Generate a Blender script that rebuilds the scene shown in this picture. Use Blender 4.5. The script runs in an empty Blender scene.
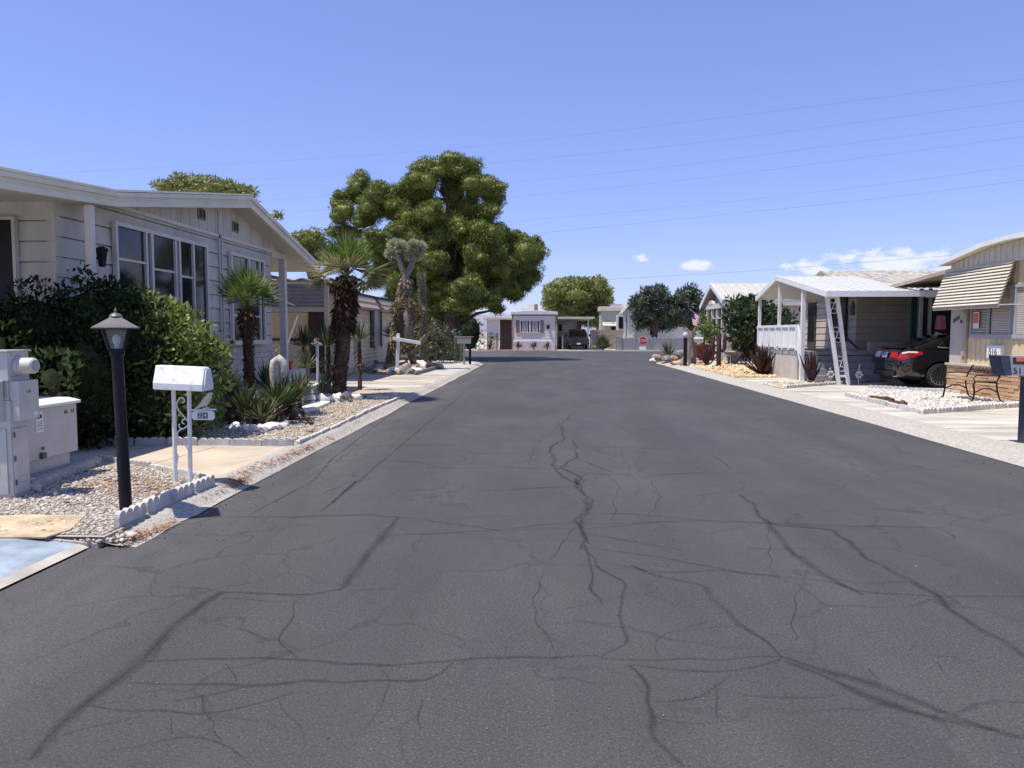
import bpy, math, random
import numpy as np
from mathutils import Vector, Matrix
random.seed(7)
rng = np.random.default_rng(11)
D = bpy.data
scene = bpy.context.scene
COL = scene.collection
R = math.radians
# ---------------------------------------------------------------- camera
F = 750.0
CAM = Vector((0, 0, 1.6))
PITCH, YAW = math.atan(52/750), math.atan(33/751.8)
ROT = Matrix.Rotation(YAW, 3, 'Z') @ Matrix.Rotation(math.pi/2 - PITCH, 3, 'X')
cd = D.cameras.new('camera'); cd.sensor_width = 36; cd.lens = 36*F/1024
cd.clip_end = 30000; cd.clip_start = .05
cam = D.objects.new('camera', cd); COL.objects.link(cam)
cam.location = CAM; cam.rotation_euler = (math.pi/2 - PITCH, 0, YAW)
scene.camera = cam

def ray(px, py):
    return ROT @ Vector(((px-512)/F, (384-py)/F, -1))
def G(px, py, z=0.0):
    d = ray(px, py); t = (z-CAM.z)/d.z
    p = CAM + d*t
    return (p.x, p.y, z)
def onX(px, py, X):
    d = ray(px, py); p = CAM + d*(X/d.x)
    return p
def onY(px, py, Y):
    d = ray(px, py); p = CAM + d*(Y/d.y)
    return p
ZL, ZR = .08, .10      # height of the lots on the two sides of the road

# ---------------------------------------------------------------- materials
def nd(nt, typ, **kw):
    n = nt.nodes.new(typ)
    for k, v in kw.items():
        if k in n.inputs: n.inputs[k].default_value = v
        else: setattr(n, k, v)
    return n
def c4(c): return (c[0], c[1], c[2], 1)
MATS = {}
def M(name, col, rough=.7, var=.12, scale=6.0, bump=0.0, bscale=40.0, metal=0.0, spec=.5, col2=None, stretch=(1,1,1), detail=5, lo=.35, hi=.65, coat=0):
    """painted or raw surface: base colour broken up by two octaves of noise, optional bump"""
    m = D.materials.new(name); m.use_nodes = True; MATS[name] = m
    nt = m.node_tree; b = nt.nodes['Principled BSDF']
    b.inputs['Roughness'].default_value = rough; b.inputs['Metallic'].default_value = metal
    b.inputs['Specular IOR Level'].default_value = spec; b.inputs['Coat Weight'].default_value = coat
    tc = nd(nt, 'ShaderNodeNewGeometry'); mp = nd(nt, 'ShaderNodeMapping')
    mp.inputs['Scale'].default_value = stretch
    nt.links.new(tc.outputs['Position'], mp.inputs['Vector'])
    n = nd(nt, 'ShaderNodeTexNoise', Scale=scale, Detail=detail, Roughness=.6)
    nt.links.new(mp.outputs[0], n.inputs['Vector'])
    cr = nd(nt, 'ShaderNodeValToRGB')
    if col2 is None: col2 = tuple(max(0, x*(1-var*1.6)) for x in col); col = tuple(min(1, x*(1+var*.5)) for x in col)
    cr.color_ramp.elements[0].position = lo; cr.color_ramp.elements[1].position = hi
    cr.color_ramp.elements[0].color = c4(col2); cr.color_ramp.elements[1].color = c4(col)
    nt.links.new(n.outputs['Fac'], cr.inputs[0]); nt.links.new(cr.outputs[0], b.inputs['Base Color'])
    if bump:
        n2 = nd(nt, 'ShaderNodeTexNoise', Scale=bscale, Detail=4.0)
        nt.links.new(mp.outputs[0], n2.inputs['Vector'])
        bp = nd(nt, 'ShaderNodeBump', Strength=bump, Distance=.02)
        nt.links.new(n2.outputs['Fac'], bp.inputs['Height']); nt.links.new(bp.outputs[0], b.inputs['Normal'])
    return m
def leafmat(name, cols, trans=.25, rough=.5, spec=.35):
    """foliage: every leaf picks a colour of its own"""
    m = D.materials.new(name); m.use_nodes = True; MATS[name] = m
    nt = m.node_tree; b = nt.nodes['Principled BSDF']; out = nt.nodes['Material Output']
    g = nd(nt, 'ShaderNodeNewGeometry'); cr = nd(nt, 'ShaderNodeValToRGB')
    els = cr.color_ramp.elements
    for i, c in enumerate(cols):
        p = i/(len(cols)-1)
        e = els[i] if i < 2 else els.new(p)
        e.position = p; e.color = c4(c)
    nt.links.new(g.outputs['Random Per Island'], cr.inputs[0])
    nt.links.new(cr.outputs[0], b.inputs['Base Color'])
    b.inputs['Roughness'].default_value = rough; b.inputs['Specular IOR Level'].default_value = spec
    if trans:
        t = nd(nt, 'ShaderNodeBsdfTranslucent'); mx = nd(nt, 'ShaderNodeMixShader'); mx.inputs[0].default_value = trans
        nt.links.new(cr.outputs[0], t.inputs['Color'])
        nt.links.new(b.outputs[0], mx.inputs[1]); nt.links.new(t.outputs[0], mx.inputs[2])
        nt.links.new(mx.outputs[0], out.inputs['Surface'])
    return m
def glassmat(name, col=(.012,.014,.017), rough=.06, spec=.5):
    return M(name, col, rough=rough, var=.3, scale=1.2, spec=spec)

# ---------------------------------------------------------------- mesh building
class MB:
    def __init__(s): s.v = []; s.f = []; s.mi = []; s.m = 0
    def add(s, vs, fs):
        o = len(s.v); s.v += [tuple(v) for v in vs]
        s.f += [tuple(i+o for i in f) for f in fs]; s.mi += [s.m]*len(fs)
        return s
    def poly(s, pts): return s.add(pts, [tuple(range(len(pts)))])
    def box(s, x0, x1, y0, y1, z0, z1):
        x0, x1 = min(x0,x1), max(x0,x1); y0, y1 = min(y0,y1), max(y0,y1); z0, z1 = min(z0,z1), max(z0,z1)
        vs = [(x0,y0,z0),(x1,y0,z0),(x1,y1,z0),(x0,y1,z0),(x0,y0,z1),(x1,y0,z1),(x1,y1,z1),(x0,y1,z1)]
        return s.add(vs, [(0,3,2,1),(4,5,6,7),(0,1,5,4),(1,2,6,5),(2,3,7,6),(3,0,4,7)])
    def prism(s, pts, vec):
        n = len(pts); v = Vector(vec)
        top = [tuple(Vector(p)+v) for p in pts]
        fs = [tuple(range(n))[::-1], tuple(range(n, 2*n))] + [(i, (i+1)%n, n+(i+1)%n, n+i) for i in range(n)]
        return s.add(list(pts)+top, fs)
    def bar(s, p, q, w, h=None, up=(0,0,1)):
        h = h or w; p, q = Vector(p), Vector(q); d = (q-p).normalized(); up = Vector(up)
        if abs(d.dot(up)) > .97: up = Vector((0,1,0))
        a = d.cross(up).normalized()*(w/2); b = a.cross(d).normalized()*(h/2)
        vs = [p-a-b, p+a-b, p+a+b, p-a+b, q-a-b, q+a-b, q+a+b, q-a+b]
        return s.add(vs, [(0,3,2,1),(4,5,6,7),(0,1,5,4),(1,2,6,5),(2,3,7,6),(3,0,4,7)])
    def tube(s, pts, r, n=8, cap=True):
        pts = [Vector(p) for p in pts]; k = len(pts)
        rs = r if isinstance(r, (list, tuple)) else [r]*k
        ref = Vector((0,0,1)); vs = []; fs = []; a = None
        for i, p in enumerate(pts):
            d = (pts[min(i+1,k-1)] - pts[max(i-1,0)]).normalized()
            if a is None:
                a = d.cross(ref if abs(d.z) < .9 else Vector((1,0,0))).normalized()
            else:
                a = (a - d*a.dot(d)).normalized()
            b = d.cross(a)
            for j in range(n):
                t = 2*math.pi*j/n
                vs.append(p + (a*math.cos(t) + b*math.sin(t))*rs[i])
        for i in range(k-1):
            for j in range(n):
                j2 = (j+1) % n
                fs.append((i*n+j, i*n+j2, (i+1)*n+j2, (i+1)*n+j))
        if cap: fs.append(tuple(range(n))[::-1]); fs.append(tuple((k-1)*n+j for j in range(n)))
        return s.add(vs, fs)
    def lathe(s, prof, c=(0,0,0), axis='Z', n=20):
        """prof: list of (r, h) along axis"""
        vs = []; fs = []; c = Vector(c)
        for r, h in prof:
            for j in range(n):
                t = 2*math.pi*j/n; x, y = r*math.cos(t), r*math.sin(t)
                vs.append(c + Vector({'Z': (x,y,h), 'X': (h,x,y), 'Y': (x,h,y)}[axis]))
        k = len(prof)
        for i in range(k-1):
            for j in range(n):
                j2 = (j+1) % n
                fs.append((i*n+j, i*n+j2, (i+1)*n+j2, (i+1)*n+j))
        fs.append(tuple(range(n))[::-1]); fs.append(tuple((k-1)*n+j for j in range(n)))
        return s.add(vs, fs)
    def blob(s, c, r, seed=0, amp=.15, sub=2, flat=None):
        import bmesh
        bm = bmesh.new(); bmesh.ops.create_icosphere(bm, subdivisions=sub, radius=1)
        rr = random.Random(seed); ph = [rr.uniform(0,6.3) for _ in range(6)]
        c = Vector(c); vs = []
        for v in bm.verts:
            q = v.co; k = 1 + amp*(math.sin(q.x*3.1+ph[0])+math.sin(q.y*3.7+ph[1])+math.sin(q.z*3.3+ph[2])+.6*math.sin(q.x*7+q.y*6+ph[3]))*.5 + rr.uniform(-amp,amp)*.35
            p = Vector((q.x*r[0]*k, q.y*r[1]*k, q.z*r[2]*k))
            if flat is not None and p.z < flat: p.z = flat
            vs.append(c+p)
        fs = [tuple(v.index for v in f.verts) for f in bm.faces]; bm.free()
        return s.add(vs, fs)
    def build(s, name, mat, parent=None, smooth=False, bevel=0, ang=35):
        me = D.meshes.new(name)
        off = Vector(parent.matrix_world.translation) if parent is not None else Vector((0,0,0))
        if parent is not None:
            off = Vector((0,0,0)); q = parent
            while q is not None: off += Vector(q.location); q = q.parent
        me.from_pydata([tuple(Vector(v)-off) for v in s.v], [], s.f)
        mats = mat if isinstance(mat, (list, tuple)) else [mat]
        for m in mats: me.materials.append(m if not isinstance(m, str) else MATS[m])
        if len(mats) > 1: me.polygons.foreach_set('material_index', s.mi)
        import bmesh
        bm = bmesh.new(); bm.from_mesh(me); bmesh.ops.recalc_face_normals(bm, faces=bm.faces); bm.to_mesh(me); bm.free()
        if smooth:
            me.polygons.foreach_set('use_smooth', [True]*len(me.polygons)); me.set_sharp_from_angle(angle=R(ang))
        me.update()
        o = D.objects.new(name, me); COL.objects.link(o)
        if parent is not None: o.parent = parent
        if bevel:
            md = o.modifiers.new('bevel', 'BEVEL'); md.width = bevel; md.segments = 2; md.limit_method = 'ANGLE'; md.angle_limit = R(50)
        return o
def tag(o, label=None, cat=None, group=None, kind=None):
    for k, v in (('label', label), ('category', cat), ('group', group), ('kind', kind)):
        if v: o[k] = v
    return o
def root(name, label, cat, loc=(0,0,0), group=None):
    o = D.objects.new(name, None); COL.objects.link(o); o.location = loc; o.empty_display_size = .2
    return tag(o, label, cat, group)
def children(o): return [c for c in D.objects if c.parent == o]
def copy_tree(o, parent=None):
    c = o.copy(); COL.objects.link(c); c.parent = parent
    for ch in children(o): copy_tree(ch, c)
    return c
def structure(o): o['kind'] = 'structure'; return o
def stuff(o): o['kind'] = 'stuff'; return o
def fastmesh(name, V, Fc, mat, parent=None, smooth=False):
    """numpy verts (n,3) and faces (m,k)"""
    off = np.zeros(3); q = parent
    while q is not None: off = off + np.array(q.location); q = q.parent
    me = D.meshes.new(name); V = np.asarray(V, np.float32) - off.astype(np.float32)
    Fc = np.asarray(Fc, np.int32); m, k = Fc.shape
    me.vertices.add(len(V)); me.vertices.foreach_set('co', V.ravel())
    me.loops.add(m*k); me.loops.foreach_set('vertex_index', Fc.ravel())
    me.polygons.add(m); me.polygons.foreach_set('loop_start', np.arange(0, m*k, k, dtype=np.int32))
    me.materials.append(MATS[mat] if isinstance(mat, str) else mat)
    if smooth: me.polygons.foreach_set('use_smooth', np.ones(m, bool))
    me.update(calc_edges=True); me.validate()
    o = D.objects.new(name, me); COL.objects.link(o)
    if parent is not None: o.parent = parent
    return o
def unit(a): return a/np.maximum(np.linalg.norm(a, axis=-1, keepdims=True), 1e-9)
def blades(base, axis, L, W, side=None):
    """diamond leaves: base (n,3), axis (n,3), L, W arrays"""
    n = len(base); axis = unit(axis)
    if side is None: side = rng.normal(size=(n,3))
    side = unit(np.cross(axis, side)); L = np.broadcast_to(np.asarray(L, float), (n,))[:,None]; W = np.broadcast_to(np.asarray(W, float), (n,))[:,None]
    mid = base + axis*L*.45
    V = np.stack([base, mid + side*W*.5, base + axis*L, mid - side*W*.5], 1).reshape(-1,3)
    Fc = np.arange(n*4).reshape(n,4)
    return V, Fc
def ico(sub):
    import bmesh
    bm = bmesh.new(); bmesh.ops.create_icosphere(bm, subdivisions=sub, radius=1)
    v = np.array([x.co[:] for x in bm.verts]); f = np.array([[q.index for q in x.verts] for x in bm.faces]); bm.free()
    return v, f
def foliage(name, puffs, mat, parent, dens=120, L=.2, W=.05, shell=.7, core=.72, up=.3, spread=.9, coremat=None, minz=None, face=.55):
    """crown from puffs (x,y,z,rx,ry,rz): leaves through a shell of every puff over a lumpy inner mass"""
    Vs, Fs = [], []; o = 0
    P = np.array(puffs, float)
    for p in P:
        c, r = p[:3], p[3:6]
        n = int(dens*4*((r[0]*r[1])**1.6/3+(r[0]*r[2])**1.6/3+(r[1]*r[2])**1.6/3)**(1/1.6)*math.pi/3)+8
        d = unit(rng.normal(size=(n,3)))
        # lumpy outline
        ph = rng.uniform(0,6.3,4)
        lump = 1 + .10*np.sin(d[:,0]*5+ph[0]) + .10*np.sin(d[:,1]*6+ph[1]) + .09*np.sin(d[:,2]*7+ph[2])
        rad = (shell + (1.03-shell)*rng.random(n)**.6)*lump
        b = c + d*r*rad[:,None]
        # drop leaves buried deep in a neighbouring puff
        keep = np.ones(n, bool)
        for q in P:
            if q is p or np.abs(q[:3]-c).max() > (q[3:6]+r).max()*1.2: continue
            keep &= (((b-q[:3])/q[3:6])**2).sum(1) > .42
        if minz is not None: keep &= b[:,2] > minz
        b = b[keep]; d = d[keep]; n = len(b)
        if n == 0: continue
        ax = unit(d/r*r.mean())*.5 + rng.normal(size=(n,3))*spread*.6 + np.array([0,0,up])
        ll = L*rng.uniform(.6,1.25,n); ww = W*rng.uniform(.7,1.3,n)
        V, Fc = blades(b, ax, ll, ww, unit(d/r*r.mean())+rng.normal(size=(n,3))*face)
        Vs.append(V); Fs.append(Fc+o); o += len(V)
    obj = fastmesh(name, np.concatenate(Vs), np.concatenate(Fs), mat, parent)
    if core:
        iv, fi = ico(2); Vs, Fs = [], []; o = 0
        for p in P:
            ph = rng.uniform(0,6.3,4)
            k = core*(1+.12*np.sin(iv[:,0]*4+ph[0])+.12*np.sin(iv[:,1]*5+ph[1])+.1*np.sin(iv[:,2]*5+ph[2]))*rng.uniform(.9,1.1,len(iv))
            V = p[:3]+iv*p[3:6]*k[:,None]
            if minz is not None: V[:,2] = np.maximum(V[:,2], minz)
            Vs.append(V); Fs.append(fi+o); o += len(V)
        fastmesh('inner_foliage', np.concatenate(Vs), np.concatenate(Fs), coremat or mat, obj)
    return obj
def fluff(puffs, k=5, f=.48, main=.84, out=.72):
    """break every mass of a crown into a smaller one with several lesser lobes on its surface"""
    o = []
    for p in puffs:
        x, y, z, a, b, c = p; o.append((x, y, z, a*main, b*main, c*main))
        for i in range(k):
            d = unit(rng.normal(size=3)+np.array([0,-.35,.35])); s = f*rng.uniform(.7,1.25)
            o.append((x+d[0]*a*out, y+d[1]*b*out, z+d[2]*c*out, a*s, b*s, c*s*rng.uniform(.75,1.05)))
    return o
def inside(px, py, poly):
    c = np.zeros(len(px), bool); n = len(poly); j = n-1
    for i in range(n):
        xi, yi = poly[i][:2]; xj, yj = poly[j][:2]
        c ^= ((yi > py) != (yj > py)) & (px < (xj-xi)*(py-yi)/(yj-yi+1e-12)+xi); j = i
    return c
def sample_poly(poly, n):
    a = np.array([p[:2] for p in poly]); lo, hi = a.min(0), a.max(0); out = []
    tot = 0
    while tot < n:
        q = lo + rng.random((n*2,2))*(hi-lo); q = q[inside(q[:,0], q[:,1], poly)]
        out.append(q); tot += len(q)
    return np.concatenate(out)[:n]
def pebbles(name, poly, z, n, size, mat, flat=.6):
    iv, fi = ico(1)
    q = sample_poly(poly, n)
    s = size*rng.lognormal(0, .35, n)
    sc = np.stack([s*rng.uniform(.7,1.3,n), s*rng.uniform(.7,1.3,n), s*flat*rng.uniform(.6,1.2,n)], 1)
    a = rng.uniform(0, 6.3, n); ca, sa = np.cos(a)[:,None], np.sin(a)[:,None]
    v = iv[None]*sc[:,None,:]*rng.uniform(.75,1.2,(n,len(iv),1))
    x = v[:,:,0]*ca - v[:,:,1]*sa; y = v[:,:,0]*sa + v[:,:,1]*ca
    V = np.stack([x+q[:,0:1], y+q[:,1:2], v[:,:,2]+(z+sc[:,2]*rng.uniform(.1,.7,n))[:,None]], 2).reshape(-1,3)
    Fc = (fi[None]+(np.arange(n)*len(iv))[:,None,None]).reshape(-1,3)
    return stuff(fastmesh(name, V, Fc, mat))
def sheet(name, poly, z, mat):
    m = MB(); m.poly([(p[0], p[1], z) for p in poly])
    return structure(m.build(name, mat))
def text(s, size, origin, right, up, mat, parent, name='lettering', depth=.004, align='CENTER'):
    cu = D.curves.new(name, 'FONT'); cu.body = s; cu.size = size; cu.align_x = align; cu.align_y = 'CENTER'; cu.extrude = depth/2
    t = D.objects.new('tmp', cu); COL.objects.link(t)
    dg = bpy.context.evaluated_depsgraph_get(); me = D.meshes.new_from_object(t.evaluated_get(dg))
    D.objects.remove(t); D.curves.remove(cu)
    r, u = Vector(right).normalized(), Vector(up).normalized(); nn = r.cross(u)
    mw = Matrix((r, u, nn)).transposed().to_4x4(); mw.translation = Vector(origin)
    off = Vector((0,0,0)); q = parent
    while q is not None: off += Vector(q.location); q = q.parent
    me.transform(Matrix.Translation(-off) @ mw)
    me.materials.clear(); me.materials.append(MATS[mat]); me.name = name
    o = D.objects.new(name, me); COL.objects.link(o)
    if parent is not None: o.parent = parent
    return o
def siding(mb, p, q, z0, z1, board, lip=.018, n=None):
    """lapped boards between plan points p and q; n = outward plan normal"""
    p, q = Vector((p[0],p[1],0)), Vector((q[0],q[1],0)); n = Vector((n[0],n[1],0)).normalized()
    z = z0; zs = []
    while z < z1-.01:
        zt = min(z+board, z1)
        g_ = max(.016, min(.03, board*.13)) if board < .2 else .018
        zs += [(z, lip), (zt-g_, .003), (zt-g_, -.035), (zt, -.035)]; z = zt
    vs = []
    for z, o in zs:
        vs += [p+n*o+Vector((0,0,z)), q+n*o+Vector((0,0,z))]
    fs = [(2*i, 2*i+1, 2*i+3, 2*i+2) for i in range(len(zs)-1)]
    back = len(vs); vs += [p-n*.12+Vector((0,0,z0)), q-n*.12+Vector((0,0,z0)), p-n*.12+Vector((0,0,z1)), q-n*.12+Vector((0,0,z1))]
    L = 2*len(zs)
    fs += [(back, back+2, back+3, back+1), (L-2, L-1, back+3, back+2), (0, back, back+1, 1)]
    fs += [tuple([back]+[2*i for i in range(len(zs))]+[back+2])[::-1], tuple([back+1]+[2*i+1 for i in range(len(zs))]+[back+3])]
    return mb.add(vs, fs)
# ---------------------------------------------------------------- sun, sky
SUN_EL, SUN_AZ = R(70), math.atan2(.36, 1.0)      # shadows run towards (+x, a little +y)
sdir = Vector((math.cos(SUN_AZ)*math.cos(SUN_EL), math.sin(SUN_AZ)*math.cos(SUN_EL), -math.sin(SUN_EL)))
sl = D.lights.new('sun', 'SUN'); sl.energy = 4.0; sl.angle = R(.5); sl.color = (1, .94, .84)
so = D.objects.new('sun', sl); COL.objects.link(so); so.rotation_euler = sdir.to_track_quat('-Z', 'Y').to_euler(); so.location = (0,0,60)
w = D.worlds.new('World'); scene.world = w; w.use_nodes = True
nt = w.node_tree; bg = nt.nodes['Background']; bg.inputs['Strength'].default_value = .112
sky = nd(nt, 'ShaderNodeTexSky', sky_type='NISHITA', sun_disc=False, sun_elevation=SUN_EL,
         sun_rotation=math.atan2(-sdir.x, -sdir.y), altitude=600, air_density=1.0, dust_density=.4, ozone_density=2.5)
tint = nd(nt, 'ShaderNodeMix', data_type='RGBA', blend_type='MULTIPLY'); tint.inputs[0].default_value = 1
tint.inputs[7].default_value = (1.12, 1.175, 1.82, 1)
gm_ = nd(nt, 'ShaderNodeGamma', Gamma=.7); nt.links.new(sky.outputs[0], gm_.inputs[0]); nt.links.new(gm_.outputs[0], tint.inputs[6])
tc = nd(nt, 'ShaderNodeTexCoord'); sx = nd(nt, 'ShaderNodeSeparateXYZ'); nt.links.new(tc.outputs['Generated'], sx.inputs[0])
def mth(op, a, b=None, c=None):
    n = nd(nt, 'ShaderNodeMath', operation=op)
    for i, x in enumerate((a, b, c)):
        if x is None: continue
        if isinstance(x, (int, float)): n.inputs[i].default_value = x
        else: nt.links.new(x, n.inputs[i])
    return n.outputs[0]
yy = mth('MAXIMUM', sx.outputs[1], .02)
u = mth('DIVIDE', sx.outputs[0], yy); v = mth('DIVIDE', sx.outputs[2], yy)
# far cumulus over the right hand horizon
mask = None
for (u0, v0, ru, rv) in ((.345, .083, .036, .013), (.45, .09, .10, .021), (.57, .086, .10, .02), (.203, .0875, .032, .0085), (.125, .096, .015, .0065)):
    a = mth('DIVIDE', mth('SUBTRACT', u, u0), ru); b = mth('DIVIDE', mth('SUBTRACT', v, v0), rv)
    e = mth('SUBTRACT', 1, mth('ADD', mth('MULTIPLY', a, a), mth('MULTIPLY', b, b)))
    mask = e if mask is None else mth('MAXIMUM', mask, e)
cv = nd(nt, 'ShaderNodeCombineXYZ'); nt.links.new(mth('MULTIPLY', u, 38.0), cv.inputs[0]); nt.links.new(mth('MULTIPLY', v, 75.0), cv.inputs[1])
cn = nd(nt, 'ShaderNodeTexNoise', Scale=1.0, Detail=7.0, Roughness=.62); nt.links.new(cv.outputs[0], cn.inputs['Vector'])
dens = mth('ADD', mth('MULTIPLY', mask, .75), mth('MULTIPLY', mth('SUBTRACT', cn.outputs['Fac'], .52), 3.0))
cf = nd(nt, 'ShaderNodeMapRange', interpolation_type='SMOOTHSTEP'); cf.inputs[1].default_value = .0; cf.inputs[2].default_value = .75; cf.inputs[4].default_value = .82
nt.links.new(dens, cf.inputs[0])
fwd = mth('GREATER_THAN', sx.outputs[1], .05)
gate = mth('MULTIPLY', mth('MULTIPLY', cf.outputs[0], fwd), mth('GREATER_THAN', mask, -.9))
cm = nd(nt, 'ShaderNodeMix', data_type='RGBA'); nt.links.new(gate, cm.inputs[0]); nt.links.new(tint.outputs[2], cm.inputs[6]); cm.inputs[7].default_value = (5.6, 5.7, 5.9, 1)
nt.links.new(cm.outputs[2], bg.inputs['Color'])
vs_ = scene.view_settings; vs_.view_transform = 'Standard'; vs_.look = 'None'; vs_.exposure = .6; vs_.gamma = 1; vs_.use_curve_mapping = False
scene.render.engine = 'CYCLES'; cy = scene.cycles; cy.max_bounces = 6; cy.diffuse_bounces = 3; cy.glossy_bounces = 3; cy.transmission_bounces = 4; cy.transparent_max_bounces = 6
cy.use_denoising = True

# ---------------------------------------------------------------- palette
M('dirt', (.36,.31,.25), var=.2, scale=.8, bump=.3)
M('concrete', (.46,.43,.385), var=.16, scale=1.3, bump=.15, bscale=60, rough=.85)
M('tan_concrete', (.50,.415,.305), var=.14, scale=1.6, bump=.12, bscale=60, rough=.85)
M('roof_white', (.56,.565,.56), var=.05, scale=2, rough=.45)
M('pale_concrete', (.50,.46,.39), var=.24, scale=1.1, stretch=(.5,1.6,1), bump=.12, bscale=60, rough=.85)
M('kerb_concrete', (.42,.39,.335), var=.2, scale=28, bump=.4, bscale=90, rough=.9)
M('blue_paint', (.31,.37,.42), var=.22, scale=3.5, bump=.2, bscale=90, rough=.95, spec=.2)
M('flagstone', (.56,.43,.27), var=.25, scale=3, bump=.2, rough=.85)
M('gravel_base', (.36,.31,.25), var=.3, scale=12, bump=.6, bscale=60, rough=.95)
M('gold_gravel', (.58,.44,.25), var=.35, scale=9, bump=.6, bscale=50, rough=.95)
M('white_edging', (.54,.52,.48), var=.16, scale=8, bump=.2, rough=.85)
M('crack_tar', (.026,.026,.0265), var=.25, scale=8, rough=.62, bump=.3, bscale=90)
M('white_paint', (.76,.76,.74), var=.05, scale=4, rough=.5)
M('house_white', (.53,.49,.425), var=.13, scale=2.5, rough=.6, stretch=(1,1,.35))
M('trim_white', (.62,.585,.52), var=.06, scale=3, rough=.5)
M('soffit_white', (.55,.51,.44), var=.05, scale=2, rough=.7)
M('roof_cream', (.68,.63,.48), var=.06, scale=2, rough=.6)
M('beige_siding', (.74,.62,.46), var=.07, scale=2, rough=.65, stretch=(1,1,.4))
M('dark_brown', (.045,.03,.024), var=.2, scale=6, rough=.6)
M('roof_brown', (.055,.045,.04), var=.25, scale=5, rough=.9, bump=.3)
M('tan_metal', (.42,.34,.26), var=.1, scale=4, rough=.5)
M('awning_cream', (.62,.56,.44), var=.06, scale=5, rough=.5)
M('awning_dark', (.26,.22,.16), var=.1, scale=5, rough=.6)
M('grey_ribbed', (.22,.205,.19), var=.12, scale=3, rough=.55)
M('taupe_siding', (.49,.43,.36), var=.07, scale=2, rough=.65, stretch=(1,1,.4))
M('cream_panel', (.68,.54,.34), var=.06, scale=2.5, rough=.6)
M('cabinet_grey', (.49,.485,.455), var=.07, scale=4, rough=.45)
M('black_paint', (.010,.010,.014), var=.25, scale=6, rough=.45, spec=.25)
M('lantern_metal', (.13,.125,.12), var=.2, scale=9, rough=.5, metal=.3)
M('dark_screen', (.012,.013,.015), var=.3, scale=3, rough=.4, spec=.2)
glassmat('window_glass'); glassmat('car_glass', (.008,.01,.012), .03)
M('blind_pane', (.022,.024,.027), var=.45, scale=2.2, rough=.10, spec=.4)
M('blind_cream', (.52,.47,.40), var=.06, scale=3, rough=.5)
M('rust', (.06,.024,.018), var=.45, scale=9, rough=.85, bump=.2)
M('rust_pot', (.20,.07,.045), var=.3, scale=5, rough=.8)
M('terracotta', (.24,.085,.06), var=.2, scale=3, rough=.8)
M('block_grey', (.30,.30,.305), var=.15, scale=1.5, rough=.9, bump=.2)
M('gate_grey', (.13,.135,.145), var=.15, scale=2, rough=.7)
M('block_pale', (.48,.44,.385), var=.1, scale=2.5, rough=.9, bump=.2)
M('metal_roof', (.50,.475,.41), var=.08, scale=2, rough=.5)
M('plaster_statue', (.60,.55,.48), var=.25, scale=14, rough=.9, bump=.3)
M('bird_paint', (.62,.60,.50), var=.15, scale=12, rough=.7)
M('rock_tan', (.40,.31,.23), var=.35, scale=6, rough=.95, bump=.4)
M('rock_grey', (.22,.21,.20), var=.35, scale=6, rough=.95, bump=.4)
M('rock_white', (.70,.67,.62), var=.15, scale=7, rough=.9, bump=.3)
M('rock_pink', (.46,.30,.23), var=.3, scale=4, rough=.95, bump=.4)
M('bark', (.115,.082,.058), var=.4, scale=7, rough=.95, bump=.7, bscale=30, stretch=(1,1,.3))
M('palm_bark', (.115,.07,.042), var=.45, scale=9, rough=.95, bump=.6)
M('joshua_bark', (.23,.185,.14), var=.35, scale=10, rough=.95, bump=.8, bscale=22)
M('cactus', (.10,.13,.075), var=.3, scale=10, rough=.8)
M('car_black', (.006,.006,.0085), rough=.12, var=.1, scale=2, spec=.6, coat=.8)
M('car_grey', (.010,.010,.012), rough=.2, var=.1, scale=2, coat=.6)
M('black_plastic', (.015,.015,.016), rough=.55, var=.2)
M('tyre', (.018,.018,.019), rough=.85, var=.3, bump=.2)
M('alloy', (.50,.51,.53), rough=.3, metal=.85, var=.1)
M('red_lens', (.38,.012,.012), rough=.12, var=.15, scale=9, coat=.5)
M('clear_lens', (.62,.60,.60), rough=.15, var=.1, coat=.5)
M('chrome', (.7,.7,.7), rough=.15, metal=1, var=.05)
M('plate_blue', (.18,.25,.42), rough=.4, var=.15)
M('plate_white', (.72,.72,.74), rough=.4, var=.05)
M('navy', (.035,.045,.085), rough=.35, var=.15)
M('slate_grey', (.36,.38,.39), rough=.4, var=.06)
M('orange_red', (.75,.13,.06), rough=.45, var=.1)
M('sign_red', (.55,.035,.035), rough=.4, var=.06)
M('letter_black', (.02,.02,.022), rough=.5, var=.05)
M('wood_slat', (.34,.25,.14), rough=.7, var=.3, scale=14)
M('wire_dark', (.12,.12,.14), rough=.6, var=.05)
M('pink_plastic', (.62,.20,.24), rough=.5, var=.08)
M('green_cloth', (.012,.07,.068), rough=.8, var=.15)
M('flag_red', (.5,.04,.05), rough=.8, var=.1); M('flag_blue', (.04,.06,.2), rough=.8, var=.1)
M('sage_wall', (.50,.53,.44), rough=.7, var=.06); M('pink_white', (.84,.77,.69), rough=.65, var=.05)
M('fence_wood', (.42,.33,.27), rough=.9, var=.2, scale=3); M('redwood', (.12,.085,.072), rough=.8, var=.2)
M('shutter_brown', (.26,.215,.16), rough=.7, var=.1); M('hill_haze_rock', (.25,.245,.29), var=.12, scale=.004, rough=1)  # hill rock greyed towards mauve: distance haze put into its colour
M('shingle', (.40,.375,.32), rough=.95, var=.3, scale=5, bump=.3)
M('litter', (.30,.115,.045), rough=.9, var=.3)
M('driftwood', (.26,.225,.20), rough=.95, var=.35, scale=7, bump=.6, stretch=(1,1,.3))
M('lamp_bulb', (.75,.73,.68), rough=.3, var=.05)
M('pipe_pale', (.60,.57,.50), rough=.6, var=.1)
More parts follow.
